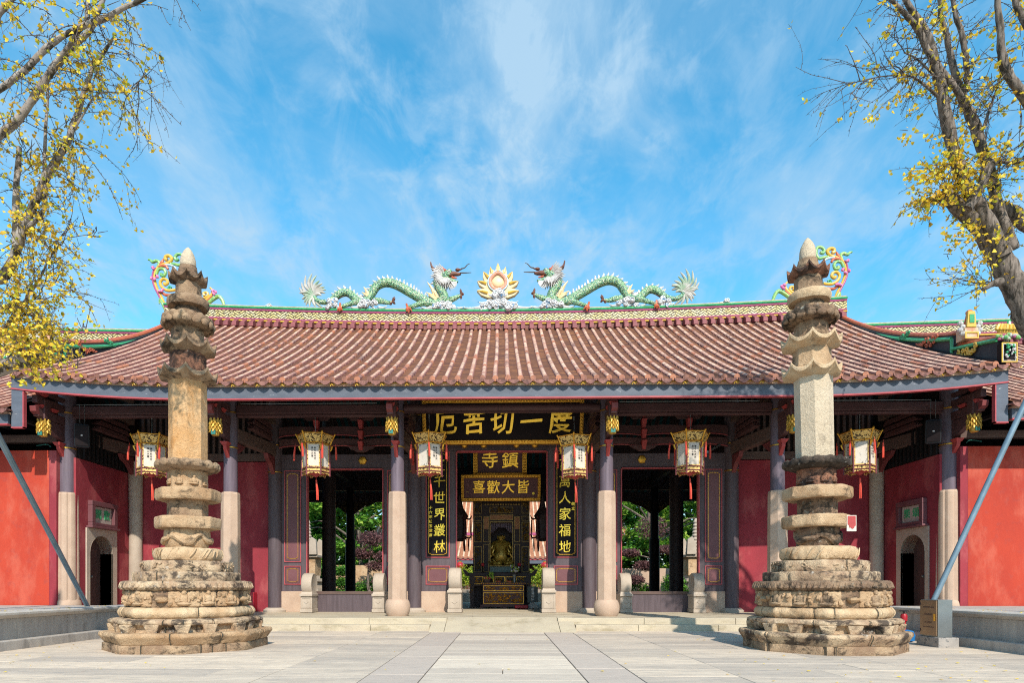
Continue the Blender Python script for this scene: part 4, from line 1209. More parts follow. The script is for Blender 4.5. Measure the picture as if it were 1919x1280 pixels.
    m.build('relief_carving', mt('carve'), o, smooth=True)
    z0, z1 = 1.45, 1.675
    o, xc, a = ring('cushion_stone', *g('cush'), [(.86, z0), (.95, z0 + .012), (.99, z0 + .06), (1, z0 + .12), (.98, z1 - .055), (.93, z1 - .015), (.80, z1)], mt('cush'), octo=True, jit=.02, rf=lambda w: 1 + .02 * math.sin(7 * w))
    m = MB()
    for k in range(26):
        w = 2 * PI * (k + random.uniform(-.8, .8)) / 26
        m.tube([(xc + a * oct_r(w + d * .06) * 1.0 * math.cos(w + d * .06), Yc + a * oct_r(w + d * .06) * 1.0 * math.sin(w + d * .06), z0 + .05 + .05 * d + random.uniform(-.01, .01)) for d in range(4)], [.008, .016, .014, .006], 5)
    m.build('relief_carving', mt('cush'), o, smooth=True)
    # drum wrapped by a carved dragon
    o, xc, a = ring('carved_drum', *g('drum0'), [(.86, 1.66), (.92, 1.69), (.985, 1.80), (1, 1.88), (.98, 1.97), (.95, 2.03)], mt('drum0'), octo=False, jit=.015)
    m = MB()
    for k in range(3):
        pts = [(xc + a * 1.0 * math.cos(w), Yc + a * 1.0 * math.sin(w), 1.84 + .07 * math.sin(w * 3 + k * 2) + .03 * math.sin(w * 7)) for w in [-3.6 + k * 1.5 + .09 * i for i in range(22)]]
        m.tube(pts, lerps([.02, .05, .055, .045, .015], 22), 7)
    m.jitter(.012, 9).build('carved_dragon', mt('drum0'), o, smooth=True)
    ring('octagonal_slab', *g('slab1'), rim(1.99, 2.185, .96, .025), mt('slab1'))
    ring('octagonal_drum', *g('drum1'), [(1, 2.17), (1, 2.30), (.99, 2.48)], mt('drum1'), jit=.012)
    ring('octagonal_slab', *g('slab2'), rim(2.46, 2.65, .96, .025), mt('slab2'))
    o, xc, a = ring('octagonal_drum', *g('drum2'), [(1, 2.63), (.99, 2.70), (.99, 2.97)], mt('drum2'), jit=.01)
    m = MB()
    for k in range(8):
        w = k * PI / 4
        figure(m, xc + a * math.cos(w), Yc + a * math.sin(w), w, 2.73, .55, .35)
    m.build('niche_figures', mt('drum2'), o, smooth=True)
    def lotus(key, z0, z1, rows, under=True):
        pf = [(.60, z0), (.80, z0 + .01), (.95, z0 + .06 * (z1 - z0) / .2), (1, .5 * (z0 + z1)), (.96, z1 - .02), (.80, z1)]
        o, xc, a = ring('lotus_disc', *g(key), pf, mt(key), octo=False, jit=.012)
        m = MB()
        for j in range(rows):
            n = 16
            for k in range(n):
                w = 2 * PI * (k + .5 * j) / n
                rad = a * (.97 - .05 * j)
                zc = .5 * (z0 + z1) + (j - .5 * (rows - 1)) * .07 + (.012 if rows == 1 else 0)
                q = MB(); q.ball((0, 0, 0), 1, 8, 6)
                wd = a * PI / n * .92
                m.add([(xc + rad * math.cos(w) - math.sin(w) * x * wd + math.cos(w) * y * .040, Yc + rad * math.sin(w) + math.cos(w) * x * wd + math.sin(w) * y * .040, zc + zz * (.075 if zz > 0 else .06)) for x, y, zz in q.v], q.f)
        m.jitter(.010, 9).build('lotus_petals', mt(key), o, smooth=True)
    lotus('lotus0', 2.95, 3.12, 1)
    xt, at = solve_tier(*T['shaft'][:2], Yc); xb, ab = solve_tier(*T['shaft_b'][:2], Yc)
    m = MB()
    m.lathe([(ab, 3.08), (ab * .5 + at * .5, 3.8), (at, 4.5)], (0, Yc, 0), 64, oct_r, a0=PI / 8)
    m.v = [(x + xb + (xt - xb) * (z - 3.08) / 1.42, y, z) for x, y, z in m.v]
    m.jitter(.006, 3).build('octagonal_shaft', mt('shaft'), root, smooth=True, ang=20)
    def wavy(key, z0, th, up, inner=.62):
        xc, aa = solve_tier(*g(key), Yc)
        def zf(w, r, z):
            q = max(0, min(1, (r / aa - inner) / (1 - inner)))
            return up * ((1 - abs(math.sin(4 * (w - PI / 8))) ** .8) - .15) * q ** 1.2
        N = 8
        under = [(inner + (1 - inner) * (k / N), z0 + .065 * (k / N) ** .8) for k in range(N)]
        top = [(1, z0 + .065), (1.006, z0 + .065 + th * .5), (1, z0 + .065 + th), (.975, z0 + .07 + th), (.90, z0 + .07 + th), (.76, z0 + .085 + th), (inner, z0 + .12 + th), (inner - .1, z0 + .125 + th)]
        m = MB(); m.lathe([(inner - .1, z0 - .01)] + under + top, (xc, Yc, 0), 160, lambda w: aa * (1 + .035 * (1 - abs(math.sin(4 * (w - PI / 8))) ** .8)) * .985, 0, None, a0=PI / 8)
        nv = []
        for x, y, z in m.v:
            w = math.atan2(y - Yc, x - xc); r = math.hypot(x - xc, y - Yc)
            nv.append((x, y, z + zf(w, r, z)))
        m.v = nv
        m.jitter(.006, 4, z0).build('wavy_eave_disc', mt(key), root, smooth=True, ang=32)
    wavy('wavy1', 4.45, .055, .13)
    ring('octagonal_drum', *g('drum3'), [(1, 4.55), (.99, 4.75), (.98, 4.97)], mt('drum3'), jit=.012)
    wavy('wavy2', 4.93, .055, .13)
    ring('octagonal_drum', *g('drum4'), [(1, 5.03), (.99, 5.2), (.98, 5.40)], mt('drum4'), jit=.01)
    lotus('lotus1', 5.36, 5.56, 2)
    ring('round_drum', *g('drum5'), [(1, 5.53), (.99, 5.6), (.97, 5.73)], mt('drum5'), octo=False, jit=.01)
    ring('round_disc', *g('disc'), [(.6, 5.70), (.93, 5.715), (.99, 5.76), (1, 5.80), (.98, 5.845), (.9, 5.87), (.6, 5.875)], mt('disc'), octo=False, jit=.012)
    ring('octagonal_drum', *g('drum6'), [(1, 5.85), (.98, 6.0), (.97, 6.12)], mt('drum6'), jit=.01)
    wavy('wavy3', 6.10, .045, .12, .56)
    ring('neck', *g('neck'), [(1, 6.20), (1.0, 6.30), (.94, 6.36), (.86, 6.42)], mt('neck'), octo=False, jit=.01)
    xc, a = solve_tier(*g('fin'), Yc)
    m = MB()
    zt_ = T['top']
    m.lathe([(a * r, 6.38 + (zt_ - 6.38) * t_) for r, t_ in ((.86, 0), (.97, .10), (1.02, .25), (.98, .42), (.84, .60), (.62, .76), (.34, .90), (.12, .98), (.01, 1))], (xc, Yc, 0), 24)
    m.jitter(.006, 8).build('bud_finial', mt('fin'), root, smooth=True)
    return root
TL = dict(plinth=(191, 502, 'brown'), flare=(184, 510, 'warm'), foot=(201, 493, 'stained'), torus=(220, 477, 'clean'), relief=(233, 466, 'brown'), fig='warm',
          slab=(223, 474, 'stained'), tier=(247, 452, 'stained'), carve=(263, 438, 'stained'), cush=(285, 418, 'clean'), drum0=(305, 397, 'warm'),
          slab1=(288, 415, 'warm'), drum1=(312, 391, 'brown'), slab2=(289, 415, 'warm'), drum2=(313, 390, 'warm'), lotus0=(288, 414, 'brown'),
          shaft=(315, 388, 'shaft_l'), shaft_b=(315, 389, 'shaft_l'), wavy1=(291, 411, 'brown'), drum3=(317, 388, 'red'), wavy2=(296, 409, 'brown'),
          drum4=(320, 383, 'brown'), lotus1=(301, 403, 'brown'), drum5=(324, 381, 'dark'), disc=(310, 395, 'brown'), drum6=(328, 378, 'brown'),
          wavy3=(312, 392, 'dark'), neck=(332, 373, 'dark'), fin=(336, 369, 'shaft_r'), top=6.76)
TR = dict(plinth=(1392, 1705, 'brown'), flare=(1383, 1714, 'stained'), foot=(1398, 1697, 'stained'), torus=(1413, 1678, 'clean'), relief=(1419, 1668, 'brown'), fig='brown',
          slab=(1410, 1674, 'dark'), tier=(1428, 1651, 'stained'), carve=(1445, 1631, 'stained'), cush=(1461, 1611, 'clean'), drum0=(1487, 1577, 'dark'),
          slab1=(1464, 1598, 'warm'), drum1=(1493, 1570, 'dark'), slab2=(1465, 1600, 'warm'), drum2=(1492, 1568, 'red'), lotus0=(1465, 1594, 'black'),
          shaft=(1487, 1561, 'shaft_r'), shaft_b=(1491, 1564, 'shaft_r'), wavy1=(1461, 1583, 'clean'), drum3=(1484, 1559, 'warm'), wavy2=(1459, 1583, 'clean'),
          drum4=(1487, 1553, 'brown'), lotus1=(1465, 1573, 'dark'), drum5=(1487, 1547, 'brown'), disc=(1473, 1561, 'clean'), drum6=(1487, 1543, 'brown'),
          wavy3=(1472, 1558, 'red'), neck=(1491, 1536, 'brown'), fin=(1496, 1531, 'shaft_r'), top=6.80)
pillar('stone_pillar', 10.7, TL, 'tall carved stone sutra pillar with golden orange shaft, standing left of the hall entrance', None)
pillar('stone_pillar', 10.7, TR, 'tall carved stone pillar with pale grey shaft and black lichened lotus disc, red notice on its slab', None)
# red paper notice stuck to the right pillar's slab
p0 = P(1587, 966, 10.28); p1 = P(1605, 996, 10.28)
m = MB(); m.box(p0.x, p1.x, 10.28, 10.292, p1.z, p0.z)
n_ = m.build('paper_notice', M['white_paper'], loc=(p0.x, 10.28, p1.z))
tag(n_, 'small white and red paper notice stuck on the grey shafted pillar', 'notice')
m = MB(); w_, h_ = p1.x - p0.x, p0.z - p1.z
m.prism([(p0.x + w_ * a, p1.z + h_ * b) for a, b in ((.08, .95), (.9, .95), (.92, .35), (.8, .30), (.74, .2), (.55, .14), (.38, .24), (.3, .2), (.2, .4), (.08, .42))], 'y', 10.274, 10.279)
m.build('red_print', M['bright_red'], n_)
# ------------------------------------------------------------------ plaques and couplets
def put_text(mb, s, cx, cz, y, size, bold=.012, sx=1.0, depth=.012, tilt=0.0, z0=0, brush=.06):
    me = text_mesh(s, size, depth, bold)
    def f(c):
        n = noise.noise_vector(Vector((c.x / size * 2.2 + cx * 3, c.y / size * 2.2, cz))) * size * brush
        return (cx + (c.x + n.x + c.y * brush * .6) * sx, y - c.z + (cz + c.y - z0) * tilt, cz + c.y + n.y + c.x * brush * .9)
    mb.mesh(me, f)
    bpy.data.meshes.remove(me)
def plaque(name, x, y, z0, z1, hw, label, chars, size, dx, fw=.1, tilt=-.28, board='black_lac', zc=None, bold=.014, sxx=1.0):
    t = empty(name, (x, y, z0), label, 'plaque')
    def tl(mb): mb.v = [(a, b + (c - z0) * tilt, c) for a, b, c in mb.v]; return mb
    m = MB(); m.box(x - hw + fw, x + hw - fw, y - .04, y + .06, z0 + fw, z1 - fw); tl(m).build('board', M[board], t)
    m = MB(); frame(m, x - hw, x + hw, z0, z1, fw, y - .075, y + .065); fr = tl(m).build('frame', M['gold'], t, bevel=.012)
    m = MB()
    for k in range(int(hw * 2 / .09)):
        xx = x - hw + .05 + k * .09
        for zz in (z0 + fw / 2, z1 - fw / 2): m.ball((xx, y - .078, zz), (.03, .018, fw * .32), 6, 4)
    for k in range(int((z1 - z0) / .09)):
        for xx in (x - hw + fw / 2, x + hw - fw / 2): m.ball((xx, y - .078, z0 + .05 + k * .09), (fw * .32, .018, .03), 6, 4)
    tl(m).build('gilt_carving', M['gold'], fr, smooth=True)
    m = MB()
    for i, c in enumerate(chars):
        put_text(m, c, x + (i - (len(chars) - 1) / 2) * dx, zc if zc else .5 * (z0 + z1), y - .05, size, bold, sxx)
    tl(m).build('lettering', M['gold_text'], t)
    return t
plaque('entrance_plaque', .03, 17.85, 4.97, 6.14, 2.22, 'huge black plaque with five gold Chinese characters hung under the eave', '厄苦切一度', .66, .79, .105, -.28, zc=5.50, bold=.009)
pl = plaque('inner_plaque', -.03, 21.9, 3.92, 4.78, 1.35, 'maroon plaque with gold frame and four characters above the golden statue', '喜歡大皆', .46, .50, .10, -.24, 'panel', bold=.003)
m = MB()
for i, c in enumerate('一八八年春'): put_text(m, c, 1.08, 4.58 - .105 * i, 21.80, .09, .002)
for i, c in enumerate('方丈敬題'): put_text(m, c, -1.15, 4.58 - .11 * i, 21.80, .10, .002)
m.build('small_lettering', M['gold_text'], pl)
plaque('upper_plaque', -.06, 22.05, 4.74, 6.1, .92, 'carved gold framed plaque with two characters at the top of the central doorway', '寺鎮', .58, .70, .16, -.24, 'panel', zc=5.28, bold=.005)
for sg, chars, xo in ((-1, '三千世界叢林', .05), (1, '百萬人家福地', -.03)):
    x = sg * 1.825
    t = empty('couplet_board', (x, 18.2, 1.86), 'tall black couplet board with gold seal characters ' + ('left of the central doorway, ending in 叢林' if sg < 0 else 'right of the central doorway, ending in 福地'), 'couplet board', 'couplet boards beside the central doorway')
    m = MB(); m.box(x - .29, x + .29, 18.235, 18.275, 1.88, 4.83); m.build('board', M['black_lac'], t)
    m = MB(); notch_line(m, x - .255, x + .255, 1.92, 4.79, .013, 18.222, 18.2345, .06); m.build('gold_line', M['gold'], t)
    m = MB()
    for i, c in enumerate(chars): put_text(m, c, x + xo, 4.44 - .465 * i, 18.228, .38, .002, .92)
    m.build('lettering', M['gold_text'], t)
    m = MB()
    for i, c in enumerate('十六年陳玉堂書' if sg < 0 else '敬立'): put_text(m, c, x + sg * -.0 + (-.2 if sg < 0 else .2), (3.25 if sg < 0 else 3.35) - .13 * i, 18.228, .10, .001)
    m.build('small_lettering', M['gold_text'], t)
# carved stone name signs over the arched side doors
for sg, txt in ((-1, '聞歡'), (1, '樂頌')):
    t = empty('name_sign', (sg * 10.72, 16.93, 2.66), 'framed pale stone sign with two green characters over the ' + ('left' if sg < 0 else 'right') + ' arched side door', 'sign', 'stone signs over the side doors')
    m = MB(); m.box(sg * 10.70, sg * 10.745, 16.56, 17.34, 2.70, 3.12); m.build('sign_board', M['sign_stone'], t)
    m = MB()
    for a in ((16.40, 17.50, 3.13, 3.26), (16.40, 17.50, 2.60, 2.69), (16.40, 16.54, 2.69, 3.13), (17.36, 17.50, 2.69, 3.13)): m.box(sg * 10.62, sg * 10.745, *a)
    m.box(sg * 10.58, sg * 10.748, 16.34, 17.56, 2.545, 2.598); m.build('frame', M['panel'], t, bevel=.012)
    m = MB()
    for i, c in enumerate(txt):
        me = text_mesh(c, .27, .006, .003)
        yc = 16.95 + (i - .5) * .36 * (1 if sg < 0 else -1)
        m.mesh(me, lambda q: (sg * 10.695 - sg * q.z, yc + q.x * (1 if sg < 0 else -1), 2.91 + q.y))
    m.build('lettering', M['green_text'], t)

# ------------------------------------------------------------------ hanging lanterns
t = NT('gilt_openwork')
nz = t.noise(t.map(), 22, 2, .4, 1.0)
f = t.rng(nz, .54, .585)
col = t.mix(f, (.74, .48, .15), (.05, .025, .012))
t.bump(t.math('SUBTRACT', 1, f), .8, .03)
M['openwork'] = t.out(col, .38, .25, .5)
t = NT('ink_painted_silk')
f = t.rng(t.noise(t.map((1, 1, .6)), 7, 9, .75), .54, .62, 0, .85)
col = t.mix(f, (.58, .53, .46), (.08, .08, .08))
M['ink_silk'] = t.out(col, .6)
def hexpt(r, k, rot=0): w = PI / 3 * k + rot; return r * math.cos(w), r * math.sin(w)
lantern = empty('hanging_lantern', (0, 0, 0), None, 'lantern', 'hexagonal palace lanterns hung along the front beam')
# z is measured from the lantern's top (beam hook 0.52 above)
for k in range(6):
    a, b = hexpt(.36, k), hexpt(.36, k + 1)
    a2, b2 = hexpt(.455, k), hexpt(.455, k + 1)
    nx_, ny_ = (a[0] + b[0]) / 2 / .29, (a[1] + b[1]) / 2 / .29
    m = MB()
    ht = .025
    mid2 = ((a2[0] + b2[0]) / 2, (a2[1] + b2[1]) / 2)
    m.hexa([(a[0] * .96, a[1] * .96, -.22), (b[0] * .96, b[1] * .96, -.22), (b[0], b[1], -.22), (a[0], a[1], -.22)],
           [(a2[0] * .96, a2[1] * .96, 0), (b2[0] * .96, b2[1] * .96, 0), (b2[0], b2[1], 0), (a2[0], a2[1], 0)])
    m.build('crown_panel', M['openwork'], lantern)
m = MB()
for k in range(6):
    a, b = hexpt(.363, k), hexpt(.363, k + 1); a2, b2 = hexpt(.460, k), hexpt(.460, k + 1)
    m.tube([(*a, -.22), (*b, -.22)], .014, 5); m.tube([(*a2, 0), (*b2, 0)], .014, 5)
    m.tube([(*a, -.23), (*a2, 0), (*hexpt(.48, k), .03), (*hexpt(.48, k), .06)], [.016, .018, .026, .008], 6)
    m.tube([(*hexpt(.355, k), -.25), (*hexpt(.405, k), -.27), (*hexpt(.38, k), -.35), (*hexpt(.35, k), -.40)], [.012, .03, .022, .008], 5)
m.build('crown_frame', M['gold'], lantern, smooth=True)
m = MB()
for k in range(6):
    m.tube([(*hexpt(.345, k), -.23), (*hexpt(.345, k), -1.02)], .020, 6)
for z in (-.84, -.93):
    for k in range(6): m.tube([(*hexpt(.349, k), z), (*hexpt(.349, k + 1), z)], .013, 5)
m.lathe([(.30, -.22), (.33, -.272), (.33, -.25), (.30, -.25)], n=6)
m.build('frame', mat('maroon_lantern_wood', (.19, .045, .055), None, 4, .5, .1), lantern)
for k in range(6):
    w = PI / 3 * (k + .5)
    r = .345 * math.cos(PI / 6) - .012
    c, s = math.cos(w), math.sin(w)
    f3 = lambda t_, o_, z: ((r + o_) * c - t_ * s, (r + o_) * s + t_ * c, z)
    def slabf(mb, t0, t1, o0, o1, z0, z1): mb.hexa([f3(t0, o0, z0), f3(t0, o1, z0), f3(t1, o1, z0), f3(t1, o0, z0)], [f3(t0, o0, z1), f3(t0, o1, z1), f3(t1, o1, z1), f3(t1, o0, z1)])
    m = MB(); slabf(m, -.155, .155, -.012, 0, -.83, -.23)
    pn = m.build('silk_panel', M['white_paper' if k % 2 == 0 else 'ink_silk'], lantern)
    m = MB(); slabf(m, -.156, -.130, .0, .012, -.83, -.23); slabf(m, .130, .156, .0, .012, -.83, -.23); slabf(m, -.130, .130, .0, .012, -.265, -.23); slabf(m, -.130, .130, .0, .012, -.83, -.80)
    m.build('gilt_border', M['openwork'], pn)
    m = MB(); slabf(m, -.156, .156, -.01, .004, -.925, -.85); 
    zs = [-1.01, -.97, -.985, -.955, -.985, -.97, -1.01]
    for i in range(6):
        t0, t1 = -.156 + i * .052, -.156 + (i + 1) * .052
        m.hexa([f3(t0, -.006, zs[i]), f3(t0, .006, zs[i]), f3(t1, .006, zs[i + 1]), f3(t1, -.006, zs[i + 1])], [f3(t0, -.006, -.94), f3(t0, .006, -.94), f3(t1, .006, -.94), f3(t1, -.006, -.94)])
    m.build('gilt_valance', M['openwork'], lantern)
    if k % 2 == 0:
        m = MB()
        for cI, (st_, tx) in enumerate((('春花秋月何', .035), ('風山水雲', -.03))):
            for i, ch in enumerate(st_):
                me = text_mesh(ch, .054, .002, 0)
                m.mesh(me, lambda q: f3(tx + q.x, .004 + q.z, -.36 - .066 * i + q.y))
        m.build('calligraphy', M['ink'], pn)
m = MB(); m.lathe([(.30, -.945), (.10, -.98), (.04, -1.03)], n=6); m.build('underside', M['bright_red'], lantern)
def tassel(mb, x, y, z, L, r=.016, lean=0):
    mb.tube([(x, y, z), (x + lean * .3, y, z - .08)], .004, 4)
    mb.ball((x + lean * .3, y, z - .09), .022, 6, 5)
    for k in range(5):
        w = 2 * PI * k / 5
        mb.tube([(x + lean * .3 + .008 * math.cos(w), y + .008 * math.sin(w), z - .10), (x + lean + r * math.cos(w), y + r * math.sin(w), z - L * .6), (x + lean * 1.1 + r * 1.2 * math.cos(w), y + r * 1.2 * math.sin(w), z - L)], [.010, .011, .006], 5)
for k in range(6):
    x, y = hexpt(.50, k)
    m = MB(); tassel(m, x, y, -.20, random.uniform(.36, .5), .014, random.uniform(-.03, .03)); m.build('tassel', M['tassel'], lantern, smooth=True)
m = MB(); tassel(m, 0, 0, -1.03, .58, .02, .03); m.build('tassel', M['tassel'], lantern, smooth=True)
m = MB(); m.tube([(0, 0, 0), (0, 0, .50)], .006, 5); m.tube([(0, 0, .44), (0, 0, .53)], .02, 6)
for k in range(6): m.tube([(0, 0, .06), (*hexpt(.33, k), -.25)], .005, 4)
m.build('hanging_wire', M['zinc'], lantern)
LN = [(-8.84, 20, 'half hidden behind the golden shafted stone pillar at left'), (-4.68, 6, 'hanging in front of the left side doorway'), (-1.81, 34, 'hanging above the left couplet board, beside the black plaque'),
      (1.81, 22, 'hanging above the right couplet board, beside the black plaque'), (4.68, 2, 'hanging in front of the right side doorway'), (8.84, 38, 'hanging just right of the grey shafted stone pillar')]
for i, (x, rot, w) in enumerate(LN):
    o = lantern if i == 0 else copy_tree(lantern)
    o.location, o.rotation_euler = (x, 16.0, 4.80 - (.08 if i == 3 else 0)), (random.uniform(-.012, .012), random.uniform(-.02, .02), R(rot))
    o['label'] = 'white and gilt lantern ' + w

# ------------------------------------------------------------------ drum stones, speakers, cabinet and other small things
def drum_stone(x, big, label):
    z = .285
    t = empty('drum_stone', (x, 17.95, z), label, 'door stone', 'round topped stone door blocks at the thresholds')
    w, h = (.20, .62) if big else (.175, .52)
    m = MB()
    m.box(x - w, x + w, 17.62, 18.2, z, z + .10); m.box(x - w * .92, x + w * .92, 17.65, 18.2, z + .10, z + h - .07); m.box(x - w * 1.02, x + w * 1.02, 17.6, 18.2, z + h - .07, z + h)
    p = m.jitter(.003, 4).build('pedestal', M['granite_grey'], t, bevel=.012)
    m = MB(); frame(m, x - w * .74, x + w * .74, z + .13, z + h - .11, .014, 17.638, 17.652)
    m.prism([(x - w * .4, z + .3), (x, z + .24), (x + w * .4, z + .3), (x, z + .36)], 'y', 17.638, 17.652); m.build('carved_panel', M['granite_grey'], p)
    m = MB()
    r = .335 if big else .31
    n = 28
    prof = [(-.82, .80), (-.9, .93), (-.75, .99), (-.4, 1.0), (.4, 1.0), (.75, .99), (.9, .93), (.82, .80)]
    vs, fs = [], []
    for a, q in prof:
        for k in range(n):
            wv = 2 * PI * k / n
            vs.append((x + a * w * .92, 17.93 + r * q * math.cos(wv), z + h + r * .88 + r * q * math.sin(wv)))
    for i in range(len(prof) - 1):
        for k in range(n): fs.append((i * n + k, i * n + (k + 1) % n, (i + 1) * n + (k + 1) % n, (i + 1) * n + k))
    fs += [tuple(range(n))[::-1], tuple((len(prof) - 1) * n + k for k in range(n))]
    m.add(vs, fs)
    m.hexa([(x - w * .9, 17.66, z + h), (x + w * .9, 17.66, z + h), (x + w * .9, 18.18, z + h), (x - w * .9, 18.18, z + h)], [(x - w * .7, 17.78, z + h + .12), (x + w * .7, 17.78, z + h + .12), (x + w * .7, 18.1, z + h + .12), (x - w * .7, 18.1, z + h + .12)])
    m.build('drum', M['granite_grey'], t, smooth=True)
for x, b, w in ((-5.42, 0, 'at the outer end of the left threshold'), (-3.42, 0, 'at the inner end of the left threshold'), (-1.30, 1, 'left of the altar at the central doorway'),
                (1.30, 1, 'right of the altar at the central doorway'), (3.42, 0, 'at the inner end of the right threshold'), (5.42, 0, 'at the outer end of the right threshold')):
    drum_stone(x, b, 'round topped grey stone door block ' + w)

for sg in (-1, 1):
    x, y, z = sg * 10.45, 15.75, 4.78
    t = empty('loudspeaker', (x, y, z), 'black loudspeaker hung beside the far ' + ('left' if sg < 0 else 'right') + ' column under the eave', 'loudspeaker', 'black loudspeakers under the eave')
    m = MB()
    m.hexa([(x - .17, y - .15, z - .30), (x + .17, y - .15, z - .30), (x + .12, y + .15, z - .30), (x - .12, y + .15, z - .30)], [(x - .17, y - .15, z + .28), (x + .17, y - .15, z + .28), (x + .12, y + .15, z + .28), (x - .12, y + .15, z + .28)])
    m.build('cabinet', M['black_plastic'], t, bevel=.04)
    m = MB(); m.box(x - .14, x + .14, y - .175, y - .152, z - .26, z + .24); g_ = m.build('grille', M['black_lac'], t, bevel=.02)
    m = MB(); m.box(x - .02, x + .02, y - .182, y - .176, z - .02, z + .01); m.build('badge', M['porcelain'], g_)
    t.rotation_euler = (R(8), 0, sg * R(-28))
    m = MB(); m.tube([(x - .05, y, z + .3), (x - .05, y, z + .75)], .005, 4); m.tube([(x + .05, y, z + .3), (x + .05, y, z + .75)], .005, 4); m.build('hanging_wire', M['zinc'], t)

pb_ = P(1759, 1213, 10.86)
x0, y0 = pb_.x, pb_.y
t = empty('metal_cabinet', (x0 + .2, y0 + .25, 0), 'upright brass fronted metal cabinet on a concrete block before the right low wall', 'cabinet')
m = MB(); m.box(x0 + .0, x0 + .34, y0 - .0, y0 + .58, -.02, .165); m.build('concrete_base', M['concrete'], t, bevel=.012)
m = MB(); m.box(x0 + .03, x0 + .27, y0 + .06, y0 + .50, .167, .80); bd = m.build('body', M['zinc'], t, bevel=.004)
m = MB(); m.box(x0 + .012, x0 + .0285, y0 + .075, y0 + .495, .19, .785)
dr_ = m.build('door', M['brass_plate'], t, bevel=.003)
m = MB(); m.box(x0 + .0, x0 + .0115, y0 + .10, y0 + .14, .44, .56); m.build('latch', M['gold'], dr_)
m = MB()
for z, a, b, h in ((.66, .14, .40, .03), (.535, .18, .38, .035), (.40, .2, .36, .03), (.325, .14, .42, .022)):
    k = y0 + a
    while k < y0 + b:
        m.box(x0 + .0095, x0 + .0115, k, k + .014, z, z + h * random.uniform(.5, 1)); k += .026
m.build('faded_print', M['door_dark'], dr_)
for z in (.25, .70):
    m = MB(); m.box(x0 + .004, x0 + .0115, y0 + .478, y0 + .49, z, z + .05); m.build('hinge', M['door_dark'], dr_)

t = empty('water_tap', (8.02, 12.6, 0), 'red standpipe tap with black wheel behind the right stone pillar base', 'tap')
p = P(1694, 1165, 12.4)
m = MB(); m.lathe([(.05, 0), (.05, .16), (.035, .18), (.035, .34), (.055, .36), (.06, .46), (.04, .5)], (p.x, 12.4, 0), 12); m.build('body', M['hyd_red'], t, smooth=True)
m = MB(); m.tube([(p.x, 12.4, .5), (p.x, 12.4, .55)], .012, 6); m.lathe([(.02, .54), (.085, .545), (.085, .56), (.02, .565)], (p.x, 12.4, 0), 14); m.build('wheel', M['black_plastic'], t, smooth=True)
b = P(1697, 1189, 12.0)
m = MB(); m.lathe([(.05, 0), (.12, .02), (.13, .12), (.10, .2), (.03, .22)], (b.x + .03, 12.0, 0), 12)
tag(m.build('blue_bucket', M['blue_plastic'], loc=(b.x, 12.0, 0), smooth=True), 'small blue plastic tub on the ground behind the right stone pillar', 'tub')

p = P(470, 1112, 18.2)
t = empty('extinguisher_box', (p.x, 18.2, .28), 'red fire extinguisher box on the floor by the left red porch wall', 'box')
m = MB(); m.box(p.x - .22, p.x + .12, 18.1, 18.36, .29, .84); m.build('body', mat('box_red', (.45, .02, .04), None, 4, .4, .05), t, bevel=.01)
m = MB(); m.box(p.x - .20, p.x + .10, 18.09, 18.099, .31, .80); m.build('door', M['bright_red'], t)
p = P(1340, 838, 17.4)
t = empty('tube_light', (p.x, 17.4, p.z), 'slim white fluorescent tube fitting fixed below the beam right of the right side lantern', 'light fitting')
m = MB(); m.hexa([(p.x - .30, 17.2, p.z - .20), (p.x - .24, 17.2, p.z - .20), (p.x + .32, 17.9, p.z + .14), (p.x + .26, 17.9, p.z + .14)], [(p.x - .30, 17.2, p.z - .14), (p.x - .24, 17.2, p.z - .14), (p.x + .32, 17.9, p.z + .20), (p.x + .26, 17.9, p.z + .20)])
m.build('housing', M['zinc'], t)

# props holding up the ginkgo trees
for sg, a, b, lab in ((-1, P(165, 1139, 13.2), P(-6, 812, 9.6), 'on the left terrace, leaning to the yellow tree'), (1, P(1750, 1125, 11.15), P(1926, 745, 10.7), 'rising from behind the brass cabinet on the right')):
    d = (b - a).normalized()
    t = empty('tree_prop', a, 'slanting grey blue steel pipe prop ' + lab, 'pipe', 'steel pipes propping the trees')
    m = MB(); m.tube([a - d * .1, a + d * ((b - a).length + 1.6)], .045, 12); m.build('pipe', M['steel_pole'], t, smooth=True)
    m = MB(); m.lathe([(.09, 0), (.09, .02)], (a.x, a.y, a.z - .06), 12); m.build('foot_plate', M['zinc'], t)
# ------------------------------------------------------------------ ridge ornaments: dragons, flaming pearl, scrolls, clouds
YD = 21.75
def blob_cloud(mb, c, w, h, n, r=.12, seed=0, flip=1):
    rnd = random.Random(seed)
    for k in range(n):
        u, v = rnd.uniform(-1, 1), rnd.random()
        x, z = c[0] + u * w * (1 - .55 * v), c[2] + v * h
        rr = r * rnd.uniform(.65, 1.1)
        y = c[1] + rnd.uniform(-.12, .02)
        mb.ball((x, y, z), (rr, rr * .7, rr), 10, 7)
        pts = [(x + flip * rr * .85 * (1 - a / 15) * math.cos(a * .6 + k), y - rr * .62 - .01, z + rr * .85 * (1 - a / 15) * math.sin(a * .6 + k)) for a in range(12)]
        mb.tube(pts, .018, 5)
    for s in (-1, 1):
        mb.tube(spline([(c[0] + s * w * .7, c[1] - .05, c[2] + .04), (c[0] + s * w * 1.15, c[1] - .05, c[2] + .03), (c[0] + s * w * 1.5, c[1] - .05, c[2] + .09)], 4), lerps([.07, .04, .008], 9), 6)
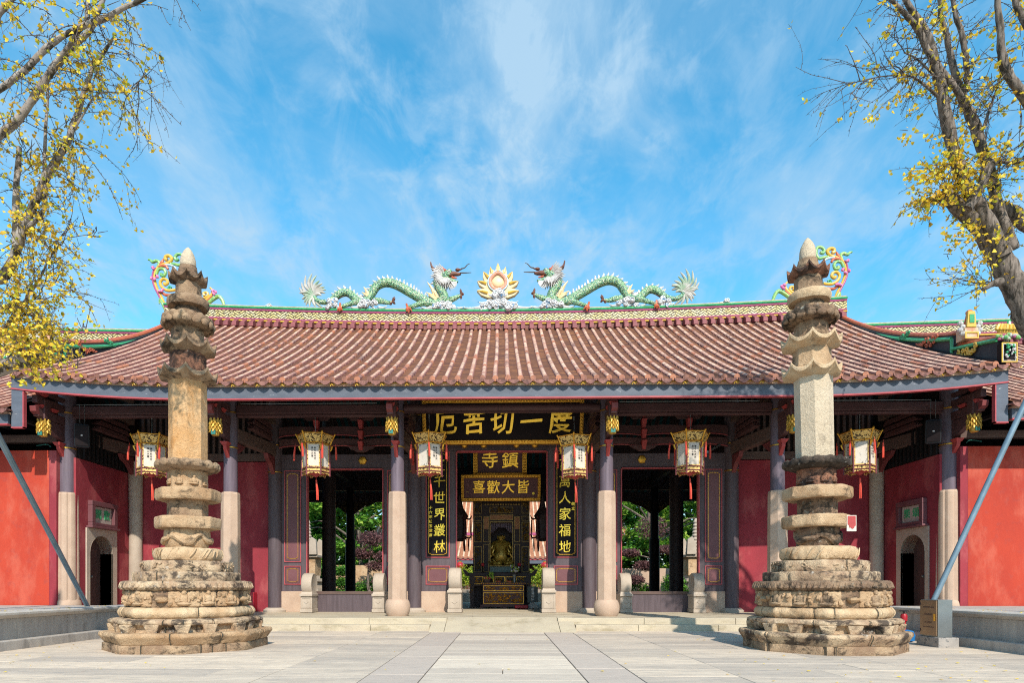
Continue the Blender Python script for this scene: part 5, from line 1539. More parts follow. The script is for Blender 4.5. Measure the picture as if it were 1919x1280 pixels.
def dragon(sg, label):
    X0 = -.14
    def q1(x, y, dy=0, ox=540):
        p = P(ox + x / 7.996, 480 + y / 7.996, YD)
        if sg > 0: p.x = 2 * X0 - p.x
        return Vector((p.x, YD + dy, p.z))
    q2 = lambda x, y, dy=0: q1(x, y, dy, 760)
    c0 = q1(1200, 800)
    root = empty('dragon_sculpture', (c0.x, YD, 10.3), label, 'dragon sculpture', 'mosaic dragons on the roof ridge')
    body = [q1(385, 600), q1(430, 660), q1(530, 690), q1(640, 665), q1(715, 610), q1(800, 555), q1(880, 545), q1(950, 585), q1(1030, 665), q1(1120, 690), q1(1205, 640),
            q1(1265, 540), q1(1330, 450), q1(1430, 402), q1(1530, 402), q1(1650, 445), q1(1800, 530), q2(170, 605), q2(290, 670), q2(400, 715), q2(500, 700), q2(575, 640), q2(560, 560), q2(500, 480), q2(470, 400), q2(510, 320), q2(590, 270)]
    sp = spline(body, 6)
    rad = lerps([.045, .06, .065, .075, .09, .10, .10, .10, .10, .10, .105, .11, .11, .112, .115, .115, .115, .115, .12, .12, .11, .12, .115, .105, .10, .10, .09], len(sp))
    m = MB(); m.tube(sp, [q * 1.32 for q in rad], 16); bd = m.build('body', M['scales'], root, smooth=True, ang=80)
    # belly stripe follows the inner (lower) side
    m = MB(); cr = MB()
    n = len(sp)
    acc = 0
    for i in range(2, n - 2):
        t = (sp[i + 1] - sp[i - 1]).normalized()
        nrm = Vector((-t.z, 0, t.x)) * (1 if sg < 0 else -1)
        if i > int(n * .13) and i < int(n * .97):
            acc += (sp[i] - sp[i - 1]).length
            if int(n * .76) == i: cr.build('spine_crest', M['porcelain'], bd, smooth=True); cr = MB()
            if acc > .105 and (i < n * .72 or i > n * .80):
                acc = 0
                h = random.uniform(.15, .22) * (1 if i > n * .35 else .85)
                b = sp[i] + nrm * (rad[i] * .85)
                lean = -t * .03 * (1)
                for e in (0,):
                    cr.tube([b - t * .02, b + nrm * h * .45 + lean * .3, b + nrm * h * .8 - t * .05, b + nrm * h - t * .03], [.052, .045, .022, .004], 5, 0, .6)
    seg = sp[int(n * .15):int(n * .93)]
    pts = []
    for i in range(int(n * .15), int(n * .93)):
        t = (sp[i + 1] - sp[i - 1]).normalized()
        nrm = Vector((-t.z, 0, t.x)) * (1 if sg < 0 else -1)
        pts.append(sp[i] - nrm * rad[i] * .72)
    m.tube(pts, .062, 8); m.build('belly', M['belly'], bd, smooth=True)
    cr.build('spine_crest', M['porcelain'], bd, smooth=True)
    # tail fan
    m = MB()
    base = q1(390, 590)
    tips = [(160, 460), (195, 385), (262, 285), (355, 250), (430, 295), (470, 365), (520, 420), (548, 465), (566, 503), (555, 548), (505, 598), (170, 560), (203, 645), (237, 700), (265, 740), (330, 768), (420, 770), (500, 760)]
    for k, (x, y) in enumerate(tips):
        tp = q1(x, y, random.uniform(-.06, .06))
        ctr = base.lerp(tp, .55)
        dv = tp - base
        bow = Vector((dv.z, 0, -dv.x)) * (.20 if k < 11 else -.14) * (1 if sg < 0 else -1)
        m.tube(spline([base + dv * .08, ctr - bow, tp], 5), lerps([.034, .052, .055, .042, .010], 11), 7)
    m.ball(base, (.07, .05, .07), 8, 6)
    m.build('tail_fan', mat('tail_porcelain' + str(sg), (.36, .34, .30), (.50, .48, .44), 5, .4, .3, 30, (.20, .34, .20), 2.2, (.46, .62), .8), root, smooth=True)
    # head
    m = MB()
    m.ball(q2(640, 265), (.15, .12, .12), 12, 9); m.ball(q2(590, 320), (.13, .12, .13), 12, 9)
    m.tube(spline([q2(600, 345), q2(680, 365), q2(760, 385), q2(785, 365)], 5), lerps([.10, .075, .055, .02], 16), 10, 0)
    m.ball(q2(655, 225), (.10, .11, .06), 10, 7)
    hd = m.build('head', M['scales'], root, smooth=True)
    m = MB()
    m.tube(spline([q2(650, 280), q2(720, 265), q2(790, 270), q2(830, 262)], 5), lerps([.10, .085, .06, .035], 16), 10)
    m.ball(q2(780, 205), (.085, .07, .055), 10, 7); m.tube([q2(780, 205), q2(840, 196)], [.045, .02], 7)
    m.build('snout', M['brown_claw'], hd, smooth=True)
    m = MB(); m.tube([q2(690, 318), q2(770, 330)], [.05, .02], 7); m.build('tongue', M['orange_red'], hd, smooth=True)
    m = MB()
    for dy in (-.10, .10): m.ball(q2(655, 240, dy), .04, 8, 6)
    m.build('eye', M['porcelain'], hd, smooth=True)
    m = MB()
    c = q2(600, 300)
    for L_, dy in ((.36, -.10), (.32, .08), (.27, -.15)):
        for k in range(22):
            a = R(118 + 190 * k / 21)
            dx = math.cos(a) * (1 if sg < 0 else -1)
            L = L_ * (1.12 if 150 < 118 + 190 * k / 21 < 200 else 1) * random.uniform(.85, 1.1)
            r0 = .10
            p0 = Vector((c.x + dx * r0, YD + dy * .5, c.z + math.sin(a) * r0))
            p1 = Vector((c.x + dx * (r0 + L * .6), YD + dy * 1.2, c.z + math.sin(a) * (r0 + L * .6) - .01))
            p2 = Vector((c.x + dx * (r0 + L), YD + dy * 1.4, c.z + math.sin(a) * (r0 + L) - .03))
            m.tube([p0, p1, p2], [.022, .030, .006], 5)
    for k in range(12):
        x = 640 + k * 11
        m.tube([q2(x, 395, -.06), q2(x + 4, 440, -.1), q2(x - 4, 480 + 40 * math.sin(k / 11 * PI), -.1)], [.02, .022, .005], 5)
    m.build('mane', M['porcelain'], hd, smooth=True)
    m = MB()
    for s, (x, y) in enumerate(((480, 160), (550, 150), (600, 190))):
        m.tube(spline([q2(x + 45, y + 75), q2(x + 15, y + 45), q2(x, y)], 4), lerps([.06, .045, .006], 9), 6)
    m.build('brow_flames', M['orange_red'], hd, smooth=True)
    m = MB()
    for dy in (-.09, .09): m.tube(spline([q2(540, 255, dy), q2(440, 215, dy), q2(395, 170, dy), q2(380, 108, dy)], 5), lerps([.045, .04, .032, .02], 16), 7)
    m.build('horn', M['brown_claw'], hd, smooth=True)
    m = MB()
    m.tube(spline([q2(835, 196, -.04), q2(885, 185, -.05), q2(930, 140, -.06), q2(970, 122, -.06)], 5), lerps([.022, .018, .014, .006], 16), 6)
    m.tube([q2(820, 262, -.05), q2(900, 265, -.07), q2(988, 265, -.09)], [.022, .018, .010], 6)
    m.build('whisker', M['twig'], hd, smooth=True)
    fl = 1 if sg < 0 else -1
    # legs with claws
    def leg(pts, claw, fw):
        m = MB(); m.tube(spline(pts, 5), lerps([.12, .10, .07, .05], 5 * (len(pts) - 1) + 1), 9); lg = m.build('leg', M['scales'], root, smooth=True)
        m = MB()
        e = claw[0]
        for p in claw[1:]:
            m.tube([e, e.lerp(p, .6) + Vector((0, -.03, .015)), p], [.042, .036, .010], 6)
            m.ball(e.lerp(p, .55), .04, 6, 5)
        m.build('claw', M['brown_claw'] if fw else M['orange_red'], lg, smooth=True)
    leg([q2(600, 690, -.05), q2(700, 670, -.12), q2(780, 640, -.14), q2(830, 610, -.14)], [q2(840, 605, -.14), q2(825, 520, -.14), q2(880, 600, -.16), q2(835, 685, -.16), q2(860, 570, -.1)], True)
    leg([q2(360, 720, -.1), q2(260, 740, -.18), q2(130, 790, -.22), q2(50, 805, -.22)], [q2(45, 810, -.24), q2(20, 745, -.2), q2(30, 880, -.27), q2(75, 890, -.27), q2(115, 875, -.27), q2(60, 900, -.27)], False)
    leg([q1(1100, 690, -.05), q1(1020, 720, -.15), q1(900, 770, -.2), q1(815, 800, -.22)], [q1(810, 810, -.24), q1(800, 735, -.2), q1(765, 875, -.27), q1(805, 880, -.27), q1(840, 870, -.27), q1(790, 880, -.27)], False)
    leg([q1(1300, 680, -.05), q1(1400, 700, -.14), q1(1500, 725, -.15), q1(1565, 715, -.15)], [q1(1575, 715, -.15), q1(1605, 640, -.15), q1(1620, 665, -.17), q1(1620, 750, -.16), q1(1535, 770, -.16)], True)
    m = MB()
    for (a, b), (c_, d) in (((1140, 480), (1200, 620)), ((1110, 560), (1230, 650)), ((1180, 520), (1210, 640))):
        m.tube(spline([q1(c_, d, -.05), q1((a + c_) / 2 + 15, (b + d) / 2, -.1), q1(a, b, -.1)], 4), lerps([.06, .05, .008], 9), 6)
    m.build('leg_flames', M['cream'], bd, smooth=True); m = MB()
    for (a, b), (c_, d) in (((330, 410), (430, 600)), ((310, 560), (460, 660)), ((360, 470), (480, 640)), ((340, 600), (470, 690))):
        m.tube(spline([q2(c_, d, -.05), q2((a + c_) / 2 + 20, (b + d) / 2, -.1), q2(a, b, -.1)], 4), lerps([.06, .05, .008], 9), 6)
    m.build('leg_flames', M['cream'], bd, smooth=True)
    for i, (x, y, w, h, n_) in enumerate(((680, 760, .22, .28, 13), (1220, 770, .42, .26, 22), (1880, 800, .5, .24, 24))):
        m = MB(); c = q1(x, y, -.12) if i < 2 else q2(560, 800, -.12)
        blob_cloud(m, (c.x, c.y, 10.36 + rl(c.x)), w, h, n_, .10, 11 + i + (sg > 0) * 5, fl)
        m.build('cloud_base', M['blue_white'], root, smooth=True)
dragon(-1, 'green mosaic roof dragon left of the flaming pearl, facing right')
dragon(1, 'green mosaic roof dragon right of the flaming pearl, facing left')

# flaming pearl
q2 = lambda x, y, dy=0: P(760 + x / 7.996, 480 + y / 7.996, YD) + Vector((0, dy, 0))
c = q2(1385, 440)
root = empty('flaming_pearl', (c.x, YD, 10.3), 'flaming pearl sculpture standing on white clouds at the middle of the ridge', 'pearl sculpture')
tips = [(1385, 110), (1500, 170), (1605, 240), (1700, 385), (1705, 530)]
m = MB()
def flame(x, z, w, a, L, tipx, tipz):
    pass
out = []
inner_r = 150
names = [(-30, 110), (60, 170), (150, 240), (235, 385), (265, 530)]
prs = [(1440, 230), (1525, 300), (1555, 390), (1560, 480), (1500, 610)]
right = [(1385, 110), (1405, 160), (1428, 235), (1470, 215), (1500, 168), (1512, 230), (1524, 300), (1565, 285), (1607, 240), (1612, 330), (1580, 420), (1640, 405), (1698, 385), (1670, 450), (1590, 500), (1650, 510), (1705, 528), (1640, 600), (1530, 645), (1440, 640)]
left = [(2770 - x, y) for x, y in right[::-1]]
poly = [(q2(x, y).x, q2(x, y).z) for x, y in right + left[:-1]]
m.prism(poly, 'y', YD - .09, YD + .09); fb2 = m.build('flames', mat('flame_cream', (.66, .56, .38), (.62, .44, .20), 6, .45, .4, 30, (.60, .30, .12), 9, (.60, .68), .6), root, bevel=.02)
m = MB()
for x, y, bx, by in ((1385, 110, 1385, 250), (1500, 170, 1470, 290), (1607, 240, 1530, 340), (1698, 385, 1560, 430), (1705, 530, 1540, 570), (1270, 170, 1300, 290), (1163, 240, 1240, 340), (1072, 385, 1210, 430), (1065, 530, 1230, 570)):
    m = MB(); m.tube([q2(bx, by, -.10), q2((x * .45 + bx * .55), (y * .45 + by * .55), -.12), q2(x * .88 + bx * .12, y * .88 + by * .12, -.09)], [.05, .035, .006], 6); m.build('flame_vein', M['yellow_glaze'], fb2, smooth=True)
m = MB()
ring = [(q2(1385 + 148 * math.cos(w) * (1 + .0), 410 - 140 * math.sin(w) * (1 + .22 * max(0, math.sin(w)) ** 6)).x, YD - .12, q2(1385, 410 - 140 * math.sin(w) * (1 + .22 * max(0, math.sin(w)) ** 6)).z) for w in [2 * PI * k / 40 for k in range(41)]]
m.tube(ring, .026, 6); m.build('blue_rim', M['light_blue'], fb2, smooth=True)
m = MB(); m.tube([(c.x + (p[0] - c.x) * .80, YD - .11, ring[0][2] + (p[2] - ring[0][2]) * .80) for p in ring], .055, 8); m.build('coral_ring', mat('coral_ring', (.60, .22, .14), (.66, .40, .28), 20, .5, .4, 40), fb2, smooth=True)
m = MB(); m.ball((c.x, YD - .07, q2(0, 425).z), (.20, .10, .19), 20, 12); m.build('pearl', mat('pearl_cream', (.82, .66, .42), (.78, .58, .32), 2, .4, .05), fb2, smooth=True)
m = MB(); cb = q2(1385, 640); blob_cloud(m, (cb.x, YD - .14, cb.z), .22, .22, 11, .105, 3); blob_cloud(m, (cb.x, YD - .1, q2(0, 760).z), .46, .12, 16, .10, 4); blob_cloud(m, (cb.x, YD - .12, 10.36), .85, .16, 40, .105, 5)
m.build('cloud_base', M['blue_white'], root, smooth=True)

# curling scroll ornaments at both ends of the ridge, traced as relief tubes with real thickness
def scrolls(sg):
    def q(x, y, dy=0):
        p = P(260 + x / 8.533, 450 + y / 8.533, YD)
        if sg > 0: p.x = -p.x - .38
        return Vector((p.x, YD + dy, p.z))
    c = q(600, 1100)
    root = empty('scroll_ornament', (c.x, YD, 10.3), 'colourful curling vine ornament on the ' + ('left' if sg < 0 else 'right') + ' end of the ridge, behind the pillar top', 'ridge ornament', 'vine scroll ornaments on the ridge ends')
    def curl(name, pts, r, mt, r2=None, dy=0):
        m = MB(); s = spline([q(x, y, dy) for x, y in pts], 6)
        m.tube(s, lerps([r, r, (r2 or r)], len(s)), 9); m.build(name, M[mt], root, smooth=True)
    curl('vine_stem', [(440, 1150), (380, 960), (300, 800), (255, 660), (262, 540), (310, 440), (400, 390), (480, 365), (530, 300), (490, 252), (435, 260), (425, 305), (460, 318)], .055, 'yellow_glaze', .06)
    curl('pink_vine', [(430, 1120), (345, 920), (270, 770), (232, 640), (240, 520), (280, 450)], .035, 'magenta', .03, -.04)
    curl('green_curl', [(290, 570), (330, 480), (400, 470), (440, 520), (420, 580), (375, 575), (385, 540)], .05, 'pale_green', .055, -.05)
    curl('green_curl', [(510, 380), (580, 385), (660, 400), (700, 330), (690, 240), (630, 225), (580, 270), (600, 320), (640, 300)], .05, 'pale_green', .055)
    curl('blue_curl', [(430, 400), (520, 410), (590, 450), (600, 500)], .04, 'light_blue', .02, -.03)
    curl('orange_leaf', [(340, 440), (410, 425), (460, 440), (480, 480)], .05, 'orange_red', .04, -.06)
    curl('orange_leaf', [(345, 400), (375, 350), (390, 300)], .055, 'orange_red', .012)
    curl('yellow_curl', [(600, 800), (480, 815), (390, 770), (350, 690), (390, 630), (450, 640), (470, 690), (430, 720), (415, 690)], .05, 'yellow_glaze', .055, -.03)
    curl('green_curl', [(600, 800), (520, 800), (475, 775), (495, 745), (525, 765)], .035, 'green_glaze', .03)
    curl('orange_leaf', [(360, 830), (440, 880), (560, 870), (640, 860)], .05, 'orange_red', .04)
    curl('leaf_tail', [(310, 420), (330, 360), (280, 330), (220, 350), (190, 320), (150, 310)], .055, 'pale_green', .03)
    curl('leaf_tail', [(440, 1130), (380, 1000), (350, 960), (340, 1030)], .05, 'pale_green', .02, -.05)
    curl('leaf_tail', [(540, 1160), (470, 1090), (400, 1020)], .05, 'cream', .03, -.03)
    curl('vine_stem', [(960, 1050), (1080, 960), (1160, 880), (1180, 810), (1140, 760)], .05, 'yellow_glaze', .03)
    curl('yellow_curl', [(960, 930), (1040, 930), (1105, 890), (1090, 840), (1040, 850), (1050, 890)], .045, 'yellow_glaze', .05)
    curl('leaf_tail', [(1080, 1030), (1180, 950), (1270, 900), (1330, 950), (1370, 1050)], .07, 'pale_green', .05)
    curl('orange_leaf', [(1000, 1040), (1100, 980), (1190, 900)], .035, 'orange_red', .03, -.04)
    m = MB()
    for x, y in ((240, 460), (225, 620), (270, 640), (310, 600), (350, 830), (400, 820), (1215, 870), (1240, 850), (1200, 830)):
        for k in range(3): m.ball(q(x + random.uniform(-14, 14), y + random.uniform(-14, 14), -.08), .045, 7, 5)
    m.build('pink_blossoms', mat('pink_blossom' + str(sg), (.56, .09, .30), (.66, .30, .45), 9, .5, .2), root, smooth=True)
    m = MB(); a = q(560, 1170); m.box(min(a.x, q(960, 0).x), max(a.x, q(960, 0).x), YD - .1, YD + .1, 10.3 + rl(a.x), 10.5 + rl(a.x)); m.tube(spline([q(600, 1140), q(640, 900), q(760, 860), q(880, 900), q(960, 1060)], 5), .06, 8); m.build('scroll_foot', M['cream'], root, smooth=True)
scrolls(-1); scrolls(1)
for x, w in ((507, 'left of the left dragon'), (1358, 'right of the right dragon')):
    p = P(x, 580, YD)
    m = MB(); blob_cloud(m, (p.x, YD - .02, 10.34 + rl(p.x)), .17, .12, 10, .08, int(x))
    o = m.build('ridge_cloud', M['blue_white'], loc=(p.x, YD, 10.35), smooth=True)
    tag(o, 'small white swirling cloud ornament on the ridge ' + w, 'cloud ornament', 'small cloud ornaments on the ridge')
# ------------------------------------------------------------------ side galleries
for sg in (-1, 1):
    gal = empty('side_gallery', (sg * 16, 18.3, 0), 'lower red walled gallery with tiled roof joining the hall on the ' + ('left' if sg < 0 else 'right'), 'gallery', 'side galleries of the temple')
    xa, xb = (-20.5, -11.44) if sg < 0 else (11.44, 20.5)
    rf, zg = make_roof(gal, xa, xb, 14.46, 21.75, 5.12, 9.14, lambda x: 0, lambda x: .0, caps=True, back=27, zback=5)
    make_ridge(rf, frange(xa if sg < 0 else xa - .2, xb + .2 if sg < 0 else xb, 20), 21.75, 9.24, lambda x: .05 * max(0, abs(x) - 12) ** 1.0 * .5)
    m = MB(); m.box(xa, xb, 14.60, 14.68, 4.80, 5.02); fs_ = m.build('fascia', M['fascia'], gal)
    m = MB(); m.box(xa, xb, 14.585, 14.695, 4.765, 4.798); m.build('red_edge', M['pink_trim'], fs_)
    m = MB(); m.box(xa, xb, 14.55, 14.70, 5.022, 5.07); m.build('cream_moulding', M['cream_band'], fs_)
    m = MB(); m.box(sg * 11.245, sg * 20.5, 15.68, 15.98, -.05, 4.40); m.build('wall', M['red_wall'], gal)
    m = MB(); m.box(sg * 11.1, sg * 20.5, 15.74, 15.92, 4.62, 4.80); m.build('wall_beam', M['brown_beam'], gal)
    m = MB(); m.box(sg * 11.1, sg * 20.5, 17.0, 17.1, .2, 5.9); m.build('dark_backing', M['black_wood'], gal)
    m = MB()
    for k in range(5): m.tube(spline([(sg * (11.15 + .0 * k), 15.6 - .0, 4.47), (sg * 11.2, 15.55, 4.52), (sg * 11.5, 15.6, 4.50)], 3), .012, 5)
    m.box(sg * 11.4, sg * 20.4, 14.72, 14.80, 4.78, 4.9); m.build('rail', M['teal'], gal)
    m = MB()
    for k in range(20): m.box(sg * (11.5 + k * .45) - .05, sg * (11.5 + k * .45) + .05, 14.7, 17.0, 4.98, 5.06)
    m.build('rafters', M['black_wood'], gal)

# ------------------------------------------------------------------ shrine, altar and offerings inside
def carve(mb, x0, x1, z0, z1, y, n, r=.035):
    for k in range(n):
        x, z = random.uniform(x0, x1), random.uniform(z0, z1)
        w = random.uniform(0, 6.28)
        mb.tube([(x - r * math.cos(w), y, z - r * math.sin(w)), (x, y - .012, z + random.uniform(-.01, .01)), (x + r * math.cos(w), y, z + r * math.sin(w))], [.006, r * .42, .006], 5)
M['dim_gilt'] = mat('dim_gilt', (.34, .20, .035), (.16, .09, .02), 10, .4, .2, 40, metal=.4, spec=.5)
sh = empty('shrine', (-.02, 22.9, .28), 'tall dark carved wooden shrine housing the golden seated statue', 'shrine')
m = MB(); m.box(-1.0, -.42, 22.4, 23.4, .9, 4.05); m.box(.40, .98, 22.4, 23.4, .9, 4.05); m.box(-.42, .40, 22.4, 23.4, 3.25, 4.05); m.box(-.42, .40, 23.2, 23.4, .9, 3.25); m.box(-.42, .40, 22.4, 23.2, .9, 1.72)
m.build('body', M['deep_wood'], sh)
m = MB()
for sg in (-1, 1):
    for x0, x1, z0, z1 in ((.44, .64, 2.56, 3.45), (.44, .64, 1.5, 2.48), (.70, .96, 2.56, 3.25), (.70, .96, 1.5, 2.40), (.70, .96, 3.30, 3.46), (.70, .96, 3.55, 3.95)):
        a, b = sorted((sg * x0, sg * x1)); frame(m, a, b, z0, z1, .018, 22.375, 22.398)
frame(m, -.42, .40, 3.32, 3.51, .02, 22.37, 22.398); frame(m, -.42, .40, 3.56, 3.78, .018, 22.37, 22.398); frame(m, -.42, .40, 1.70, 3.27, .03, 22.37, 22.398)
for k in range(14): m.box(-.6 + k * .09, -.54 + k * .09, 22.37, 22.39, 3.84, 3.89)
m.build('gilt_lines', M['dim_gilt'], sh)
m = MB()
for sg in (-1, 1):
    carve(m, sg * .73, sg * .93, 2.6, 3.2, 22.38, 26, .06); carve(m, sg * .73, sg * .93, 1.6, 2.35, 22.38, 18, .05); carve(m, sg * .73, sg * .93, 3.6, 3.9, 22.38, 10, .05)
carve(m, -.4, .38, 3.58, 3.76, 22.38, 40, .05); m.build('gilt_carving', M['dim_gilt'], sh, smooth=True)
m = MB(); m.box(-.40, .38, 22.372, 22.38, 3.34, 3.49)
for sg in (-1, 1): m.box(sg * .46, sg * .62, 22.372, 22.38, 3.0, 3.42)
m.build('copper_panel', mat('warm_copper_panel', (.42, .19, .07), (.3, .12, .045), 6, .5, .2), sh)
m = MB()
for k in range(13):
    x = -.38 + k * .062
    m.tube([(x, 22.6, 3.25), (x + .005, 22.61, 3.08), (x * .97, 22.61, 3.02 - .13 * math.cos(k / 12 * 2 * PI))], [.034, .036, .028], 6)
m.build('curtain', mat('grey_violet_curtain', (.20, .15, .19), (.12, .09, .12), 6, .7, .2, st=(8, 1, 1)), sh, smooth=True)
# seated golden statue, grown as one skin
bz = 1.73
bu = empty('golden_statue', (-.02, 22.75, bz), 'gold seated laughing monk statue with a round belly, inside the dark shrine', 'statue')
pts = [(0, 0, .22, .25), (0, -.05, .40, .27), (0, -.02, .62, .22), (0, 0, .80, .15), (0, 0, .90, .085), (0, -.01, 1.00, .125), (0, -.02, 1.09, .115),
       (-.24, 0, .78, .12), (-.38, -.03, .56, .10), (-.36, -.20, .42, .07), (-.24, -.30, .36, .055), (.24, 0, .78, .12), (.38, -.03, .56, .10), (.34, -.20, .46, .07), (.22, -.30, .40, .055),
       (-.22, -.05, .14, .14), (-.44, -.18, .10, .12), (-.20, -.34, .08, .09), (.05, -.38, .07, .07), (.22, -.05, .14, .14), (.42, -.12, .22, .13), (.38, -.34, .10, .10), (.14, -.40, .06, .07)]
edges = [(0, 1), (1, 2), (2, 3), (3, 4), (4, 5), (5, 6), (3, 7), (7, 8), (8, 9), (9, 10), (3, 11), (11, 12), (12, 13), (13, 14), (0, 15), (15, 16), (16, 17), (17, 18), (0, 19), (19, 20), (20, 21), (21, 22)]
bm = bmesh.new()
ly = bm.verts.layers.skin.verify()
bvs = []
for i, p in enumerate(pts):
    v = bm.verts.new(p[:3]); v[ly].radius = (p[3], p[3]); v[ly].use_root = (i == 0); bvs.append(v)
for a, b in edges: bm.edges.new((bvs[a], bvs[b]))
me = bpy.data.meshes.new('body'); bm.to_mesh(me); bm.free()
o = bpy.data.objects.new('body', me); COL.objects.link(o); o.parent = bu; WL[o.name] = WL[bu.name]
o.modifiers.new('skin', 'SKIN').use_smooth_shade = True
sb = o.modifiers.new('sub', 'SUBSURF'); sb.levels = sb.render_levels = 2
me.materials.append(M['bronze'])
bo = Vector((-.02, 22.75, bz))
m = MB()
def bb(x, y, z, r): m.ball((bo.x + x, bo.y + y, bo.z + z), r, 9, 7)
bb(-.045, -.115, 1.07, (.02, .012, .010)); bb(.045, -.115, 1.07, (.02, .012, .010)); bb(0, -.125, 1.04, (.022, .03, .03)); bb(0, -.115, .985, (.05, .018, .014))
bb(-.13, -.01, 1.02, (.025, .035, .075)); bb(.13, -.01, 1.02, (.025, .035, .075)); bb(-.07, -.10, 1.015, .035); bb(.07, -.10, 1.015, .035); bb(0, -.30, .40, (.02, .015, .02))
m.build('face', M['bronze'], bu, smooth=True)
m = MB()
for k in range(7): m.tube(spline([(bo.x - .5 + k * .16, bo.y - .12, bz + .20), (bo.x - .42 + k * .14, bo.y - .38, bz + .12), (bo.x - .36 + k * .12, bo.y - .46, bz + .02)], 4), .032, 6)
m.tube(spline([(bo.x - .26, bo.y - .05, bz + .82), (bo.x - .24, bo.y - .24, bz + .6), (bo.x - .38, bo.y - .24, bz + .3)], 4), .035, 6); m.tube(spline([(bo.x + .26, bo.y - .05, bz + .82), (bo.x + .24, bo.y - .24, bz + .6), (bo.x + .38, bo.y - .24, bz + .3)], 4), .035, 6)
m.build('robe_folds', M['bronze'], bu, smooth=True)
m = MB(); m.box(-.40, .36, 22.36, 22.398, 1.50, 1.69); m.tube([(-.38, 22.355, 1.69), (.34, 22.355, 1.69)], .012, 6); m.build('jade_seat', mat('jade_seat', (.10, .16, .14), None, 5, .4, .1), bu)
ta = empty('altar_table', (-.05, 21.7, .28), 'long dark altar table with upturned ends standing before the shrine', 'table')
m = MB()
m.box(-1.1, 1.02, 21.5, 22.1, 1.36, 1.46)
for s in (-1, 1): m.prism([(-.05 + s * 1.07, 1.36), (-.05 + s * 1.07, 1.46), (-.05 + s * 1.20, 1.58), (-.05 + s * 1.26, 1.56), (-.05 + s * 1.16, 1.36)], 'y', 21.5, 22.1)
m.build('tabletop', M['deep_wood'], ta)
m = MB(); m.box(-.98, .90, 22.0, 22.06, .285, 1.355); m.build('back_panel', M['deep_wood'], ta)
for s in (-1, 1):
    for yy in (21.55, 22.0):
        m = MB(); xx = -.05 + s * .95
        m.hexa([(xx - .05, yy - .05, .28), (xx + .05, yy - .05, .28), (xx + .05, yy + .05, .28), (xx - .05, yy + .05, .28)], [(xx - .09, yy - .05, 1.355), (xx + .09, yy - .05, 1.355), (xx + .09, yy + .05, 1.355), (xx - .09, yy + .05, 1.355)])
        m.build('leg', M['deep_wood'], ta)
m = MB(); m.box(-.98, .88, 21.52, 21.56, 1.02, 1.355); ap = m.build('apron', M['deep_wood'], ta)
m = MB()
for k in range(5): frame(m, -.96 + k * .365, -.63 + k * .365, 1.08, 1.33, .012, 21.505, 21.52)
carve(m, -.95, .85, 1.1, 1.3, 21.512, 90, .035); carve(m, -1.1, -.95, .6, 1.15, 21.512, 24, .03); carve(m, .85, 1.0, .6, 1.15, 21.512, 24, .03)
m.build('gilt_carving', M['gold'], ap)
ot = empty('offering_table', (.07, 21.1, .28), 'maroon offering table with gold carved front panels, before the altar', 'table')
m = MB(); m.box(-.68, .80, 20.95, 21.4, 1.08, 1.13); m.build('tabletop', M['beam'], ot)
m = MB(); m.box(-.62, .74, 21.0, 21.35, .40, 1.078); m.box(-.70, .82, 20.96, 21.38, .33, .40)
for x in (-.66, .10, .72): m.box(x - .06, x + .06, 20.98, 21.1, .285, .33)
bd = m.build('body', M['beam'], ot)
m = MB(); frame(m, -.60, .72, .44, .80, .012, 20.98, 20.998); frame(m, -.60, .72, .86, 1.03, .012, 20.98, 20.998)
carve(m, -.55, .67, .48, .76, 20.99, 170, .036); carve(m, -.55, -.2, .89, 1.0, 20.99, 26, .03); carve(m, -.1, .22, .89, 1.0, 20.99, 26, .03); carve(m, .32, .67, .89, 1.0, 20.99, 26, .03)
for k in range(24): m.ball((-.66 + k * .062, 20.94, 1.105), .02, 6, 4)
m.build('gilt_carving', M['gold'], bd)
rt = [(-.52, 'red_fruit', 'bright_red'), (-.42, 'b', 'yellow_glaze')]
oc = empty('offering_basket', (-.48, 21.12, 1.13), 'wicker basket of red and yellow offerings with green leaves on the offering table', 'basket')
m = MB(); m.lathe([(.09, 1.132), (.14, 1.23), (.13, 1.24)], (-.48, 21.12, 0), 12); m.build('basket', M['brown_beam'], oc)
m = MB()
for k in range(16): m.ball((-.48 + random.uniform(-.11, .11), 21.12 + random.uniform(-.1, .05), 1.25 + random.uniform(0, .06)), .035, 6, 5, k % 3)
m.build('fruit', [M['orange_red'], M['bright_red'], M['yellow_glaze']], oc, smooth=True)
m = MB()
for k in range(20):
    a = Vector((-.36 + random.uniform(-.1, .1), 21.1, 1.23 + random.random() * .2)); m.tube([a, a + Vector((random.uniform(-.05, .05), -.02, .09))], [.03, .004], 4)
m.build('leaves', M['green3'], oc)
va = empty('flower_vase', (.42, 21.15, 1.13), 'glass vase of white and yellow flowers at the right of the offering table', 'vase')
m = MB(); m.lathe([(.05, 1.132), (.05, 1.31), (.075, 1.39)], (.42, 21.15, 0), 12); m.build('vase', M['zinc'], va, smooth=True)
m = MB()
for k in range(24): m.ball((.42 + random.uniform(-.14, .16), 21.12 + random.uniform(-.08, .08), 1.47 + random.random() * .26), .034, 6, 4, k % 2)
m.build('flowers', [M['green3'], M['porcelain']], va, smooth=True)
for k in range(6):
    m = MB(); m.ball((-.16 + k * .05 + (.2 if k > 2 else 0), 21.05, 1.163), .032, 8, 6)
    tag(m.build('orange_fruit', M['orange_red'], loc=(-.16, 21.05, 1.13), smooth=True), 'orange offered in a row on the offering table', 'fruit', 'oranges on the offering table')
